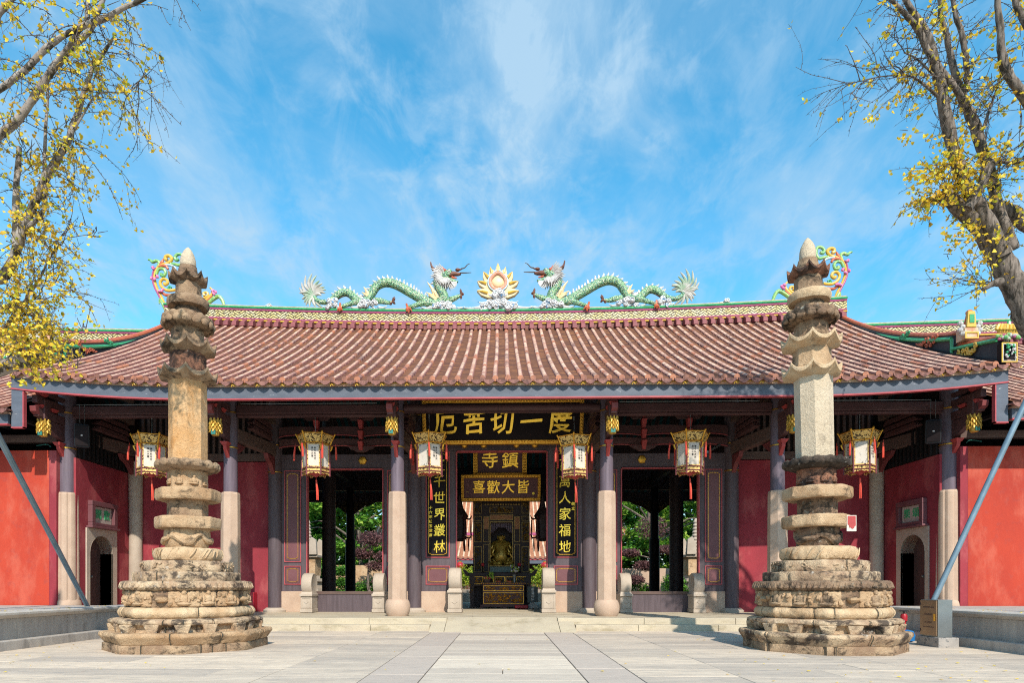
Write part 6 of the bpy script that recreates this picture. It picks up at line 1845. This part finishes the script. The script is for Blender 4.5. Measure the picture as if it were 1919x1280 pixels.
for sg in (-1, 1):
    t = empty('altar_candle', (-.02 + sg * .62, 21.7, 1.46), 'red glass altar lamp on a dark stand, ' + ('left' if sg < 0 else 'right') + ' of the golden statue', 'lamp', 'red altar lamps')
    m = MB(); m.lathe([(.08, 1.462), (.03, 1.50), (.025, 1.66), (.06, 1.68)], (-.02 + sg * .62, 21.7, 0), 12); m.build('stand', M['black_lac'], t, smooth=True)
    m = MB(); m.ball((-.02 + sg * .62, 21.7, 1.74), .065, 10, 8); m.build('globe', M['hyd_red'], t, smooth=True)
t = empty('notice_stand', (1.02, 20.9, .28), 'black standing notice with red and white characters right of the offering table', 'sign')
m = MB(); m.box(.84, 1.18, 20.9, 20.98, .48, 1.0); m.build('board', mat('slate_board', (.045, .06, .06), None, 3, .4, .05), t)
m = MB(); m.prism([(.78, .285), (1.24, .285), (1.16, .40), (1.01, .50), (.86, .40)], 'y', 20.86, 21.0); m.build('foot', M['concrete'], t)
m = MB()
for i, c in enumerate('香油功德'): put_text(m, c, 1.01, .90 - i * .105, 20.893, .10, .003)
m.build('lettering', M['porcelain'], t)
m = MB(); m.box(.42, .86, 20.6, 20.85, .29, .40)
tag(m.build('kneeling_cushion', M['hyd_red'], loc=(.64, 20.7, .28), bevel=.03), 'dark red kneeling cushion on the floor below the offering table', 'cushion')
# ornate hanging palace lamps in the dark of the hall
for sg in (-1, 1):
    x = sg * 1.42 - .02
    t = empty('carved_lamp', (x, 22.0, 3.9), 'dark red carved dragon head lamp with tassels hanging ' + ('left' if sg < 0 else 'right') + ' of the shrine', 'lamp', 'carved lamps beside the shrine')
    m = MB(); m.lathe([(.10, 2.55), (.20, 2.65), (.22, 3.3), (.30, 3.42), (.12, 3.7), (.02, 4.2)], (x, 22.0, 0), 6); m.build('body', M['deep_wood'], t)
    m = MB()
    for k in range(6):
        c, s = math.cos(k * PI / 3), math.sin(k * PI / 3)
        for z in (2.7, 3.35): m.tube(spline([(x + .2 * c, 22 + .2 * s, z), (x + .34 * c, 22 + .34 * s, z - .03), (x + .42 * c, 22 + .42 * s, z + .1)], 4), lerps([.03, .035, .008], 9), 6)
        tassel(m, x + .38 * c, 22 + .38 * s, 3.35, .75, .02); tassel(m, x + .3 * c, 22 + .3 * s, 2.7, .5, .02)
    m.build('carved_arms', mat('lamp_red' + str(sg), (.09, .022, .022), None, 5, .5, .1), t, smooth=True)

# ------------------------------------------------------------------ the garden and the halls behind
M['cream_tile'] = mat('cream_barrel_tile', S(226, 200, 172), S(206, 168, 138), 4, .7, .3, 30, S(150, 110, 92), 3, (.5, .68), .7)
M['rust_pan'] = mat('rust_pan_tile', S(176, 118, 84), S(140, 92, 68), 5, .8, .3, 30)
rh = empty('rear_gallery', (0, 43, 0), 'low tile roofed gallery seen through the central doorway', 'gallery')
rr_, _ = make_roof(rh, -6.6, 6.6, 41.0, 45.0, 2.80, 4.55, lambda x: 0, lambda x: 0, sp=.33, ntile=14, caps=False, back=47, zback=3.6, under=False, tiles=('cream_tile', 'rust_pan'))
m = MB(); m.box(-6.6, 6.6, 41.02, 41.1, 2.42, 2.64); m.build('fascia', M['fascia'], rh)
m = MB(); m.box(-6.6, 6.6, 41.0, 41.12, 2.643, 2.72); m.build('red_edge', M['pink_trim'], rh)
m = MB(); m.box(-6.6, 6.6, 42.6, 42.8, -.05, 2.6); m.build('wall', M['brown_beam'], rh)
m = MB(); m.box(-6.5, 6.5, 42.46, 42.52, .7, .8); m.box(-6.5, 6.5, 42.46, 42.52, 2.1, 2.2)
for k in range(60): m.box(-6.5 + k * .22, -6.43 + k * .22, 42.5, 42.58, .7, 2.2)
m.build('lattice', M['dull_red'], rh)
m = MB(); m.strip([-6.6, 6.6], 44.9, 45.1, lambda x: 4.56, lambda x: 4.72); m.build('ridge', M['magenta'], rr_)
r2 = empty('far_hall', (0, 55, 0), 'far tile roofed hall rising behind the low gallery', 'temple')
make_roof(r2, -10.0, 10.0, 50.0, 57, 5.1, 9.2, lambda x: 0, lambda x: 0, sp=.36, ntile=18, caps=False, back=63, zback=5, under=False, tiles=('cream_tile', 'rust_pan'))
m = MB(); m.box(-10, 10, 50.05, 50.2, 4.7, 5.0); m.build('fascia', M['pink_trim'], r2)
m = MB(); m.box(-9.5, 9.5, 52, 62, -.05, 6.0); m.build('wall', M['sky_tinted_red'], r2)
for i, px in enumerate((862, 1021)):
    p = P(px, 1061, 36)
    t = empty('red_lantern', p, 'round red lantern hanging behind the ' + ('left' if i == 0 else 'right') + ' jamb of the central doorway', 'lantern', 'round red lanterns in the rear court')
    m = MB(); m.ball(p, (.26, .26, .22), 12, 8); m.build('globe', M['hyd_red'], t, smooth=True)
    m = MB(); m.lathe([(.10, .20), (.10, .25)], tuple(p), 10); m.lathe([(.10, -.25), (.10, -.20)], tuple(p), 10); m.build('cap', M['gold'], t)
    m = MB(); m.tube([p, p + Vector((0, 0, 1.2))], .01, 4); m.build('wire', M['twig'], t)
def leaf_cloud(mb, c, r, n, sz, mats=3, hollow=.55, flat=1.0, wts=(.5, .85)):
    c = Vector(c)
    for _ in range(n):
        d = Vector((random.gauss(0, 1), random.gauss(0, 1), random.gauss(0, 1))).normalized()
        k = hollow + (1 - hollow) * random.random()
        p = c + Vector((d.x * r[0], d.y * r[1], d.z * r[2])) * k
        leaf(mb, p, sz * random.uniform(.7, 1.25), None, 0 if random.random() < wts[0] else 1 if random.random() < wts[1] else 2)
def leaf(mb, p, s, nrm=None, mi=0):
    a = Vector((random.gauss(0, 1), random.gauss(0, 1), random.gauss(0, .6))).normalized()
    b = a.cross(Vector((random.gauss(0, .5), random.gauss(0, .5), 1))).normalized()
    n = a.cross(b)
    q = [p - a * s * .5, p + b * s * .28 + n * s * .06, p + a * s * .5, p - b * s * .28 + n * s * .06]
    mb.add(q, [(0, 1, 2), (0, 2, 3)], mi)
def garden_tree(x, y, h, spread, n, sz, label, z0=1.6, mats=('green1', 'green2', 'green3'), seed=1):
    rs = random.getstate(); random.seed(seed)
    t = empty('leafy_tree', (x, y, 0), label, 'tree', 'leafy trees in the garden behind')
    m = MB(); m.tube(spline([(x, y, -.1), (x + .15, y, h * .25), (x - .1, y, h * .55), (x + .2, y, h * .9)], 5), lerps([.28, .22, .15, .05], 16), 10)
    for k in range(14):
        w = random.uniform(0, 6.28); zz = random.uniform(.22, .75) * h
        m.tube(spline([(x, y, zz), (x + .5 * spread * math.cos(w), y + .5 * spread * math.sin(w), zz + .15 * h), (x + .85 * spread * math.cos(w), y + .85 * spread * math.sin(w), zz + .12 * h)], 4), lerps([.10, .05, .015], 9), 6)
    m.build('trunk', M['bark_dark'], t, smooth=True)
    m = MB()
    ncl = 70
    for k in range(ncl):
        w = random.uniform(0, 6.28); rr = spread * math.sqrt(random.random()); zz = z0 + (h - z0) * random.random()
        rr *= .55 + .45 * math.sin(PI * min(1, (zz - z0) / (h - z0) * .8 + .2))
        leaf_cloud(m, (x + rr * math.cos(w), y + rr * math.sin(w), zz), (.85, .85, .6), n // ncl, sz, hollow=.3, wts=(.55, .6))
    m.build('crown', [M[k] for k in mats], t)
    random.setstate(rs)
garden_tree(-9.8, 44.0, 11.0, 5.2, 13000, .36, 'big leafy green tree with broad leaves seen through the left doorway', 2.0, seed=5)
garden_tree(-15.5, 46.0, 11.0, 5.2, 8000, .36, 'darker leafy tree further left in the garden, beyond the stone pagoda', 1.6, ('green1', 'green2', 'green1'), seed=6)
garden_tree(10.2, 44.0, 11.0, 5.4, 13000, .33, 'bright sunlit leafy tree seen through the right doorway', 2.0, ('green1', 'green3', 'green2'), seed=8)
garden_tree(16.0, 46.0, 11.0, 5.2, 8000, .33, 'tall leafy tree at the right edge of the garden, beyond the right pagoda', 1.6, ('green3', 'green1', 'green2'), seed=9)
def cloud_pruned(x, y, label, tiers, mats, name='bonsai_tree', cat='tree', trunk=True, n=1400, sz=.13):
    K = y / 30
    tiers = [tuple(q * K for q in tt) for tt in tiers]
    t = empty(name, (x, y, 0), label, cat)
    if trunk:
        m = MB(); m.tube(spline([(x, y, -.05), (x + .12, y, .5), (x - .08, y, 1.1), (x + .1, y, max(b for a, b, c, d in tiers))], 5), lerps([.13, .10, .08, .03], 16), 8)
        for dx, z, rx, rz in tiers: m.tube([(x, y, z - .35), (x + dx * .7, y, z - .1)], [.05, .025], 6)
        m.build('trunk', M['bark_dark'], t, smooth=True)
    m = MB()
    for dx, z, rx, rz in tiers: leaf_cloud(m, (x + dx, y, z), (rx, rx * .8, rz), n, sz, hollow=.35)
    m.build('foliage', [M[k] for k in mats], t)
pl_ = ('purple_leaf', 'purple_leaf', 'purple_leaf')
cloud_pruned(PX(692, 37), 37, 'cloud pruned purple leaved tree in the left garden opening', [(.1, 3.0, .75, .42), (-.35, 2.35, .6, .3), (.75, 2.2, .6, .28), (.45, 1.75, .7, .26), (.6, 1.0, .55, .22)], pl_)
cloud_pruned(PX(1226, 37), 37, 'domed purple leaved tree in the right garden opening', [(-.1, 3.5, .85, .6), (.55, 2.5, .75, .25), (-1.1, 2.35, .5, .22), (-.4, 1.75, .6, .28), (-.9, 1.1, .5, .25)], pl_)
gm = ('green2', 'green1', 'green2')
for x, y, w, tr in ((PX(640, 36), 36, 'clipped dark green shrub between the columns of the left opening', [(0, 1.55, .65, .28), (.05, 1.0, .6, .28), (0, .5, .7, .3)]),
                 (PX(700, 38.5), 38.5, 'mounded green shrub under the purple tree on the left', [(0, .7, .9, .5), (.9, 1.0, .5, .4), (-.6, .5, .6, .4)]),
                 (PX(1262, 36), 36, 'round dark green shrub beside the column of the right opening', [(0, .9, .6, .6), (.4, .5, .5, .4)]),
                 (PX(1190, 38), 38, 'low flowering shrub with pink flowers at the foot of the purple tree', [(0, .6, .8, .55), (-.5, 1.0, .5, .4), (.7, .5, .5, .4)])):
    cloud_pruned(x, y, w, tr, gm if 'flower' not in w else ('green1', 'green2', 'magenta'), 'clipped_shrub', 'shrub', False, 1500, .14)
for px, w in ((869, 'left'), (1014, 'right')):
    x, yy = PX(px, 35.5), 35.5
    t = empty('potted_bonsai', (x, yy, .0), 'light green potted tree on a stone stand behind the ' + w + ' side of the altar', 'potted plant', 'potted green trees behind the altar')
    m = MB(); m.lathe([(.34, .1), (.52, .50), (.55, .80), (.46, .81)], (x, yy, 0), 16); m.box(x - .7, x + .7, yy - .6, yy + .6, -.05, .10); m.build('pot', M['granite_grey'], t, smooth=True)
    m = MB(); m.tube([(x, yy, .75), (x + .05, yy, 1.4)], .05, 6); m.build('trunk', M['bark_dark'], t)
    m = MB(); leaf_cloud(m, (x, yy, 1.5), (.9, .6, .7), 2200, .12, hollow=.1); m.build('foliage', [M['green3'], M['leaf_yg'], M['green1']], t)
def pagoda(px, label):
    x, y = PX(px, 38), 38
    K = 38 / 32
    bx, by = x, y
    t = empty('stone_pagoda', (x, y, 0), label, 'pagoda', 'white stone pagodas in the garden')
    def SCL(mb): mb.v = [(x + (a - x) * K, y + (b - y) * K, c * K) for a, b, c in mb.v]; return mb
    m = MB()
    for s, z0, z1 in ((1.05, -.05, .35), (.9, .35, .55), (1.0, .55, .70), (.75, .70, 1.05), (.9, 1.05, 1.2), (.62, 1.2, 1.35)): m.lathe([(s, z0), (s, z1)], (x, y, 0), 8, oct_r)
    SCL(m).build('stepped_base', M['granite_grey'], t, bevel=.02)
    m = MB(); m.box(x - .52, x + .52, y - .52, y + .52, 1.352, 2.25); bd = SCL(m).build('body', ST['warm'], t, bevel=.02)
    m = MB(); m.box(x - .66, x + .66, y - .66, y + .66, 2.252, 2.38)
    for a in (-1, 1):
        for b in (-1, 1): m.prism([(x + a * .66, 2.38), (x + a * .62, 3.1), (x + a * .40, 3.25), (x + a * .22, 2.9), (x + a * .2, 2.38)], 'y', y + b * .66 - .12, y + b * .66 + .12)
    SCL(m).build('corner_ornaments', M['granite_grey'], bd, bevel=.02)
    m = MB(); m.lathe([(.30, 2.382)] + [(q, 2.4 + k * .085) for k in range(20) for q in ((.30 - k * .009) if k % 2 else (.24 - k * .008),)] + [(.05, 4.2)], (x, y, 0), 16); SCL(m).build('spire', M['granite_grey'], t, smooth=True)
pagoda(577, 'white stone pagoda at the left edge of the left doorway')
pagoda(1304, 'white stone pagoda at the right edge of the right doorway')
m = MB(); m.box(-11, -6.6, 40.2, 40.5, -.05, 2.3); tag(m.build('garden_wall', ST['warm'], loc=(-9, 40.3, 0)), 'low sandy garden wall behind the purple tree on the left', 'wall')
m = MB(); m.box(6.8, 11.4, 40.4, 40.7, -.05, 2.1); tag(m.build('garden_wall', M['granite'], loc=(9, 40.5, 0)), 'low pinkish garden wall behind the domed purple tree on the right', 'wall')
m = MB()
for sg in (-1, 1):
    for k in range(190):
        leaf_cloud(m, (sg * random.uniform(7.5, 21), random.uniform(52, 55), random.uniform(.3, 12)), (1.7, .9, 1.4), 130, .62, hollow=.2)
tag(m.build('far_foliage', [M['green2'], M['green1'], M['green2']]), 'dark mass of foliage far behind the garden', None, None, 'stuff')
# ------------------------------------------------------------------ the two ginkgo trees and fallen leaves
def ginkgo_leaf(mb, p, s, mi):
    a = Vector((random.gauss(0, 1), random.gauss(0, 1), random.gauss(0, .8))).normalized()
    b = a.cross(Vector((random.gauss(0, 1), random.gauss(0, 1), random.gauss(0, 1)))).normalized()
    n = a.cross(b) * .12 * s
    mb.add([p, p + a * s * .62 + b * s * .52 + n, p + a * s * .92 + b * s * .22, p + a * s * .80, p + a * s * .92 - b * s * .22, p + a * s * .62 - b * s * .52 + n],
           [(0, 1, 2, 3), (0, 3, 4, 5)], mi)
class Tree:
    def __init__(s, loc, label, bark, seed, sc=1.0):
        random.seed(seed)
        s.sc = sc                                   # size and distance of the whole tree
        s.root = empty('ginkgo_tree', loc, label, 'tree', 'ginkgo trees at the sides of the plaza')
        s.bark = bark
        s.k = .78 * sc
        s.tw, s.lf = MB(), MB()
        s.trunkobj = None
    def limb(s, pts, rads, Y0, Y1=None, name='branch', world=False, n=10, stem=None):
        Y1 = Y0 if Y1 is None else Y1
        Y0, Y1 = Y0 * s.sc, Y1 * s.sc
        far = lambda q: Vector((q[0] * s.sc, q[1] * s.sc, CAMZ + (q[2] - CAMZ) * s.sc))
        P3 = [far(q) for q in pts] if world else [P(x, y, Y0 + (Y1 - Y0) * i / (len(pts) - 1)) for i, (x, y) in enumerate(pts)]
        if stem:                                    # grow from the trunk outside the frame
            P3 = [far(q) for q in stem] + list(P3)
            rads = [rads[0] * 1.25] + [rads[0] * 1.08] * (len(stem) - 1) + list(rads)
        sp = spline(P3, 6)
        rr = [q * s.k for q in lerps(rads, len(sp))]
        rr = [r * random.uniform(.93, 1.09) for r in rr]
        m = MB(); m.tube(sp, rr, n)
        m.jitter(.012 * (rads[0] / .1) ** .5, 5, len(pts))
        o = m.build(name, s.bark, s.root if s.trunkobj is None else s.trunkobj, smooth=True, ang=80)
        if s.trunkobj is None: s.trunkobj = o
        return sp
    def twig(s, p, d, L, r, leaves, drop=.15, depth=0, wts=(.62, .85), lsz=.062, clump=(1, 3)):
        d = d.normalized()
        if depth == 0: L, r, lsz = L * s.sc, r * s.sc, lsz * s.sc
        nseg = max(3, int(L / (.10 * s.sc)))
        
        pts = [p]
        q = p.copy()
        for i in range(nseg):
            d = (d + Vector((random.gauss(0, .12), random.gauss(0, .12), random.gauss(0, .12) - drop * .25))).normalized()
            q = q + d * (L / nseg)
            pts.append(q.copy())
        s.tw.tube(pts, lerps([r, r * .45], len(pts)), 4, 0, None, False)
        for i in range(1, len(pts)):
            for _ in range(2):      # spur shoots
                k = pts[i - 1].lerp(pts[i], random.random())
                e = k + Vector((random.gauss(0, 1), random.gauss(0, 1), random.gauss(0, 1))).normalized() * random.uniform(.015, .04)
                if random.random() < .75: s.tw.tube([k, e], [r * .8, r * .5], 3, 0, None, False)
                if random.random() < leaves:
                    for _ in range(random.randint(*clump)):
                        w = random.random()
                        ginkgo_leaf(s.lf, e + Vector((random.gauss(0, .025), random.gauss(0, .025), random.gauss(0, .025))), lsz * random.uniform(.75, 1.2), 0 if w < wts[0] else 1 if w < wts[1] else 2)
        if depth < 1:
            for i in range(1, len(pts) - 1):
                if random.random() < .26:
                    s.twig(pts[i], (d + Vector((random.gauss(0, .8), random.gauss(0, .8), random.gauss(0, .8)))), L * random.uniform(.35, .7), r * .65, leaves, drop, depth + 1, wts, lsz, clump)
    def sprays(s, sp, n, L, leaves, bias=(0, 0, 0), drop=.3, span=(0, 1), r=.007, **k):
        for _ in range(n):
            t = span[0] + (span[1] - span[0]) * random.random()
            i = min(int(t * (len(sp) - 1)), len(sp) - 2)
            p = sp[i].lerp(sp[i + 1], random.random())
            d = Vector((random.gauss(0, 1), random.gauss(0, 1), random.gauss(0, 1))) * .7 + Vector(bias)
            s.twig(p, d, random.uniform(*L), r * random.uniform(.7, 1.2), leaves, drop, **k)
    def clump(s, px, py, Y, rad, n, wts=(.62, .85), lsz=.062, tw=8):
        Y, rad, lsz = Y * s.sc, rad * s.sc, lsz * s.sc
        c = P(px, py, Y)
        for _ in range(tw):
            a = c + Vector((random.gauss(0, .4), random.gauss(0, .5), random.gauss(0, .4))) * rad
            s.tw.tube([a, a + Vector((random.gauss(0, 1), random.gauss(0, .6), random.gauss(0, 1))) * rad * .5], [.006, .003], 4, 0, None, False)
        for _ in range(n):
            p = c + Vector((random.gauss(0, .5) * rad, random.gauss(0, .6) * rad, random.gauss(0, .42) * rad))
            w = random.random()
            ginkgo_leaf(s.lf, p, lsz * random.uniform(.7, 1.25), 0 if w < wts[0] else 1 if w < wts[1] else 2)
    def done(s):
        s.tw.build('twigs', M['twig'], s.root)
        s.lf.build('foliage', [M['leaf_y'], M['leaf_g'], M['leaf_yg']], s.root)

T1 = Tree((-9.62, 5.33, .55), 'ginkgo tree full of yellow leaves over the left gallery roof', M['bark'], 31, .74)
T1.limb([(-13.0, 7.2, .2), (-12.9, 7.2, 2.6), (-12.8, 7.3, 4.6), (-12.4, 7.5, 6.5), (-12.1, 7.7, 9.0), (-11.8, 7.8, 12.0)], [.34, .28, .25, .22, .18, .10], 0, name='trunk', world=True, n=16)
A = T1.limb([(-220, 420), (-80, 300), (-10, 258), (35, 222), (75, 165), (112, 112), (140, 82), (168, 55), (190, 10), (205, -50)], [.10, .085, .075, .072, .07, .066, .058, .05, .04, .03], 10.2, 9.8, stem=[(-12.65, 7.4, 5.2), (-11.2, 8.8, 6.2)])
B = T1.limb([(-180, 250), (-70, 195), (0, 165), (45, 132), (95, 82), (150, 50), (205, 30), (262, 0), (330, -40)], [.085, .07, .060, .056, .056, .05, .048, .042, .03], 9.6, 9.4, stem=[(-12.3, 7.6, 6.8), (-10.9, 8.6, 7.5)])
Cc = T1.limb([(-120, 560), (-40, 530), (5, 520), (30, 470), (42, 430), (62, 385), (88, 330), (118, 280), (140, 225), (160, 165), (175, 125), (190, 105), (218, 62)], [.11, .10, .10, .095, .09, .085, .075, .066, .056, .048, .04, .035, .02], 10.8, 10.2, stem=[(-12.8, 7.3, 3.6), (-11.4, 8.9, 4.6)])
D = T1.limb([(30, 470), (30, 400), (32, 330), (36, 275)], [.07, .065, .058, .05], 10.7)
E = T1.limb([(42, 432), (70, 410), (84, 380), (83, 310), (86, 240), (90, 170), (89, 135)], [.05, .045, .04, .035, .03, .025, .02], 10.6, 10.4)
Fb = T1.limb([(100, 120), (140, 70), (162, 30), (164, -20)], [.035, .035, .03, .022], 9.5)
G = T1.limb([(-120, 720), (-40, 704), (20, 684), (60, 668), (77, 655)], [.17, .16, .15, .145, .13], 11.2, 11.0, stem=[(-12.85, 7.25, 3.2), (-11.8, 9.2, 4.0)])
H = T1.limb([(-80, 600), (-10, 585), (20, 572), (60, 590), (95, 600)], [.07, .06, .05, .04, .02], 10.9, stem=[(-12.8, 7.3, 4.2), (-11.4, 8.9, 5.0)])
I2 = T1.limb([(-60, 640), (-10, 622), (18, 606), (50, 560), (75, 520), (100, 470)], [.06, .05, .045, .035, .025, .012], 10.8, stem=[(-12.8, 7.3, 3.9), (-11.3, 8.9, 4.7)])
J = T1.limb([(-60, 60), (0, 22), (28, -10)], [.06, .055, .05], 9.6, stem=[(-12.15, 7.65, 8.4), (-10.4, 8.6, 9.1)])
K = T1.limb([(118, 280), (155, 215), (185, 175), (240, 172), (262, 150), (275, 128)], [.03, .02, .016, .012, .008, .005], 10.1)
for sp, n, lv, b, sn in ((A, 28, .16, (.2, 0, -.2), (.25, 1)), (B, 30, .10, (.3, 0, -.5), (.25, 1)), (Cc, 52, .28, (.45, 0, -.25), (.2, 1)), (D, 15, .32, (.3, 0, .2), (0, 1)), (E, 18, .30, (.2, 0, 0), (0, 1)),
                     (Fb, 15, .32, (.3, 0, -.1), (.2, 1)), (H, 30, .6, (.5, 0, 0), (.2, 1)), (I2, 34, .55, (.6, 0, .1), (.1, 1)), (J, 14, .2, (.5, 0, -.8), (.3, 1)), (K, 8, .2, (.5, 0, -.2), (.2, 1)), (G, 22, .6, (.5, 0, .4), (.6, 1))):
    T1.sprays(sp, n, (.35, .95), lv, b, .35, sn, lsz=.064)
T1.sprays(K, 7, (.8, 1.3), .05, (.6, 0, -.6), .4, (.5, 1))
T1.sprays(Cc, 12, (.9, 1.5), .35, (1.0, 0, -.4), .5, (.4, .95))
T1.sprays(I2, 12, (.8, 1.5), .06, (1.0, 0, .8), 0, (.3, 1), r=.008)
for px, py, rad, n in ((40, 600, .40, 170), (90, 612, .36, 170), (110, 650, .30, 110), (60, 560, .42, 150), (20, 500, .34, 110), (30, 450, .30, 80), (120, 560, .30, 80), (150, 620, .24, 55), (100, 500, .34, 80), (135, 690, .16, 36), (110, 690, .18, 40), (25, 640, .3, 90),
                       (150, 430, .22, 42), (120, 440, .26, 50), (175, 436, .12, 16), (95, 380, .24, 50), (60, 300, .22, 50), (110, 240, .22, 46), (150, 150, .20, 46), (165, 190, .2, 40), (190, 20, .2, 50), (110, 190, .18, 34), (215, 40, .14, 26), (20, 240, .24, 50), (50, 290, .24, 60), (100, 310, .2, 40), (125, 375, .12, 24), (5, 560, .3, 90), (60, 660, .26, 80), (150, 660, .14, 26)):
    T1.clump(px, py, 10.5, rad, int(n * .38), lsz=.062)
T1.done()

T2 = Tree((9.9, 10.6, .55), 'bare limbed ginkgo tree with a thick dark trunk leaning in from the right edge', M['bark_dark'], 47)
T2.limb([Vector((10.2, 10.8, .5)), Vector((10.0, 10.8, 2.5)), Vector((9.5, 10.7, 4.2)), P(1935, 610, 10.6), P(1905, 545, 10.6), P(1878, 490, 10.6), P(1846, 436, 10.6)], [.33, .29, .26, .235, .225, .215, .18], 0, name='trunk', world=True, n=18)
a1 = T2.limb([(1860, 450), (1826, 415), (1797, 390), (1770, 362)], [.18, .155, .145, .125], 10.6, 10.4)
a2 = T2.limb([(1880, 480), (1850, 415), (1812, 350), (1790, 290), (1772, 215), (1762, 160), (1752, 120), (1735, 60), (1700, 5), (1690, -30)], [.16, .14, .12, .115, .11, .105, .095, .075, .055, .045], 10.5, 10.1, )
a3 = T2.limb([(1895, 470), (1876, 410), (1860, 340), (1845, 295), (1825, 230), (1806, 188), (1790, 140), (1778, 85), (1765, 30), (1758, -20)], [.15, .12, .105, .10, .10, .085, .065, .055, .045, .04], 10.7, 10.4)
a4 = T2.limb([(1804, 185), (1780, 150), (1755, 120), (1735, 88), (1722, 55), (1700, 30), (1668, -5)], [.06, .055, .055, .055, .06, .045, .035], 10.3, 10.0)
a5 = T2.limb([(1812, 170), (1812, 125), (1803, 65), (1792, 30), (1782, -15)], [.055, .055, .052, .045, .04], 10.6)
a6 = T2.limb([(1812, 392), (1835, 355), (1850, 320), (1866, 300)], [.09, .085, .08, .075], 10.2)
a7 = T2.limb([(1990, 300), (1935, 205), (1905, 160), (1885, 130), (1876, 90), (1874, 45), (1866, -20)], [.11, .095, .085, .08, .07, .06, .05], 10.0, 9.8, stem=[P(1928, 600, 10.6), P(2005, 500, 10.6), P(2030, 400, 10.3)])
a8 = T2.limb([(2010, 500), (1940, 430), (1895, 400), (1862, 384)], [.17, .16, .15, .13], 10.9, 10.7, stem=[P(1932, 606, 10.6), P(1990, 540, 10.8)])
a9 = T2.limb([(1885, 500), (1858, 478), (1840, 545 - 8)], [.07, .05, .03], 10.4) if False else T2.limb([(1876, 528), (1858, 532), (1842, 542)], [.09, .06, .045], 10.4)
b1 = T2.limb([(1757, 180), (1735, 160), (1712, 145), (1690, 140), (1640, 145), (1600, 155)], [.03, .024, .018, .014, .010, .005], 10.2)
b2 = T2.limb([(1750, 140), (1730, 120), (1715, 108), (1694, 97)], [.022, .02, .017, .013], 10.2)
b3 = T2.limb([(1842, 242), (1858, 195), (1875, 145)], [.03, .022, .014], 10.3)
b4 = T2.limb([(1861, 303), (1890, 303), (1925, 306)], [.03, .026, .02], 10.3)
b5 = T2.limb([(1960, 110), (1925, 50), (1905, 10), (1898, -20)], [.07, .06, .055, .05], 9.9, stem=[P(2005, 500, 10.6), P(2040, 380, 10.3), P(2020, 220, 10.1)])
for sp, n, lv, b, sn in ((a2, 40, .06, (-.6, 0, .1), (.3, 1)), (a3, 40, .06, (.2, 0, .2), (.2, 1)), (a4, 30, .05, (-.5, 0, .0), (.1, 1)), (a5, 22, .07, (.3, 0, .2), (0, 1)), (a7, 28, .10, (-.3, 0, .1), (.2, 1)),
                     (b1, 16, .08, (-.7, 0, -.2), (.2, 1)), (b2, 10, .04, (-.8, 0, -.1), (.2, 1)), (b3, 10, .06, (.2, 0, .4), (0, 1)), (b4, 14, .12, (.2, 0, .4), (0, 1)), (a8, 24, .10, (-.2, 0, .5), (.1, 1)), (a6, 14, .12, (.2, 0, .3), (.3, 1)), (b5, 12, .3, (0, 0, 0), (.2, 1))):
    T2.sprays(sp, n, (.35, .9), lv, b, .12, sn, lsz=.066)
T2.sprays(a1, 36, (.3, .8), .45, (-.3, 0, .7), .3, (.7, 1), lsz=.068)
T2.sprays(b1, 10, (.7, 1.2), .03, (-1.2, 0, -.2), .1, (.6, 1))
T2.sprays(a9, 14, (.5, 1.0), .10, (-1.0, 0, .5), -.05, (.3, 1))
T2.sprays(a2, 14, (.5, 1.1), .3, (-.9, 0, -.3), .3, (0, .4))
for px, py, rad, n in ((1745, 320, .26, 90), (1770, 300, .26, 80), (1800, 300, .24, 56), (1730, 350, .18, 56), (1825, 320, .2, 50), (1850, 295, .2, 40), (1700, 330, .12, 26), (1755, 390, .14, 26), (1702, 145, .12, 30), (1634, 220, .11, 30), (1676, 192, .10, 18), (1664, 60, .08, 14), (1704, 255, .12, 22),
                       (1745, 170, .10, 16), (1765, 65, .12, 20), (1770, 30, .14, 26), (1765, 15, .12, 20), (1858, 155, .16, 24), (1910, 15, .2, 60), (1905, 60, .14, 26), (1890, 110, .14, 26), (1815, 180, .08, 12), (1880, 260, .2, 26), (1900, 300, .2, 30), (1860, 380, .12, 16), (1905, 370, .16, 24), (1815, 425, .14, 24), (1780, 440, .18, 26), (1790, 465, .12, 18), (1835, 545, .12, 16), (1800, 445, .14, 20), (1868, 440, .14, 30), (1712, 210, .08, 10), (1720, 180, .1, 14), (1800, 215, .08, 12)):
    T2.clump(px, py, 10.3, rad, int(n * .8), lsz=.066, tw=4)
T2.done()

random.seed(99)
m = MB()
for _ in range(230):
    if random.random() < .55: x, y = random.uniform(3.2, 7.9), random.uniform(6.5, 13)
    elif random.random() < .8: x, y = random.uniform(-7.9, -4.0), random.uniform(7.2, 13)
    else: x, y = random.uniform(-3, 3), random.uniform(7, 14)
    if (abs(x) - 5.25) ** 2 + (y - 10.7) ** 2 < 1.6 ** 2 or abs(x) > 7.85: continue
    ginkgo_leaf(m, Vector((x, y, .014)), random.uniform(.035, .055), random.choice((0, 0, 1)))
    m.v[-6:] = [(a, b, .010 + .25 * abs(c - .014)) for a, b, c in m.v[-6:]]
for _ in range(150):
    sg = random.choice((-1, 1)); x, y = sg * random.uniform(7.95, 8.4), random.uniform(8.5, 13)
    ginkgo_leaf(m, Vector((x, y, .624)), .045, random.choice((0, 1)))
    m.v[-6:] = [(a, b, .620 + .2 * abs(c - .624)) for a, b, c in m.v[-6:]]
tag(m.build('fallen_leaves', [M['leaf_y'], M['leaf_g']]), 'yellow ginkgo leaves scattered over the paving and wall caps', None, None, 'stuff')
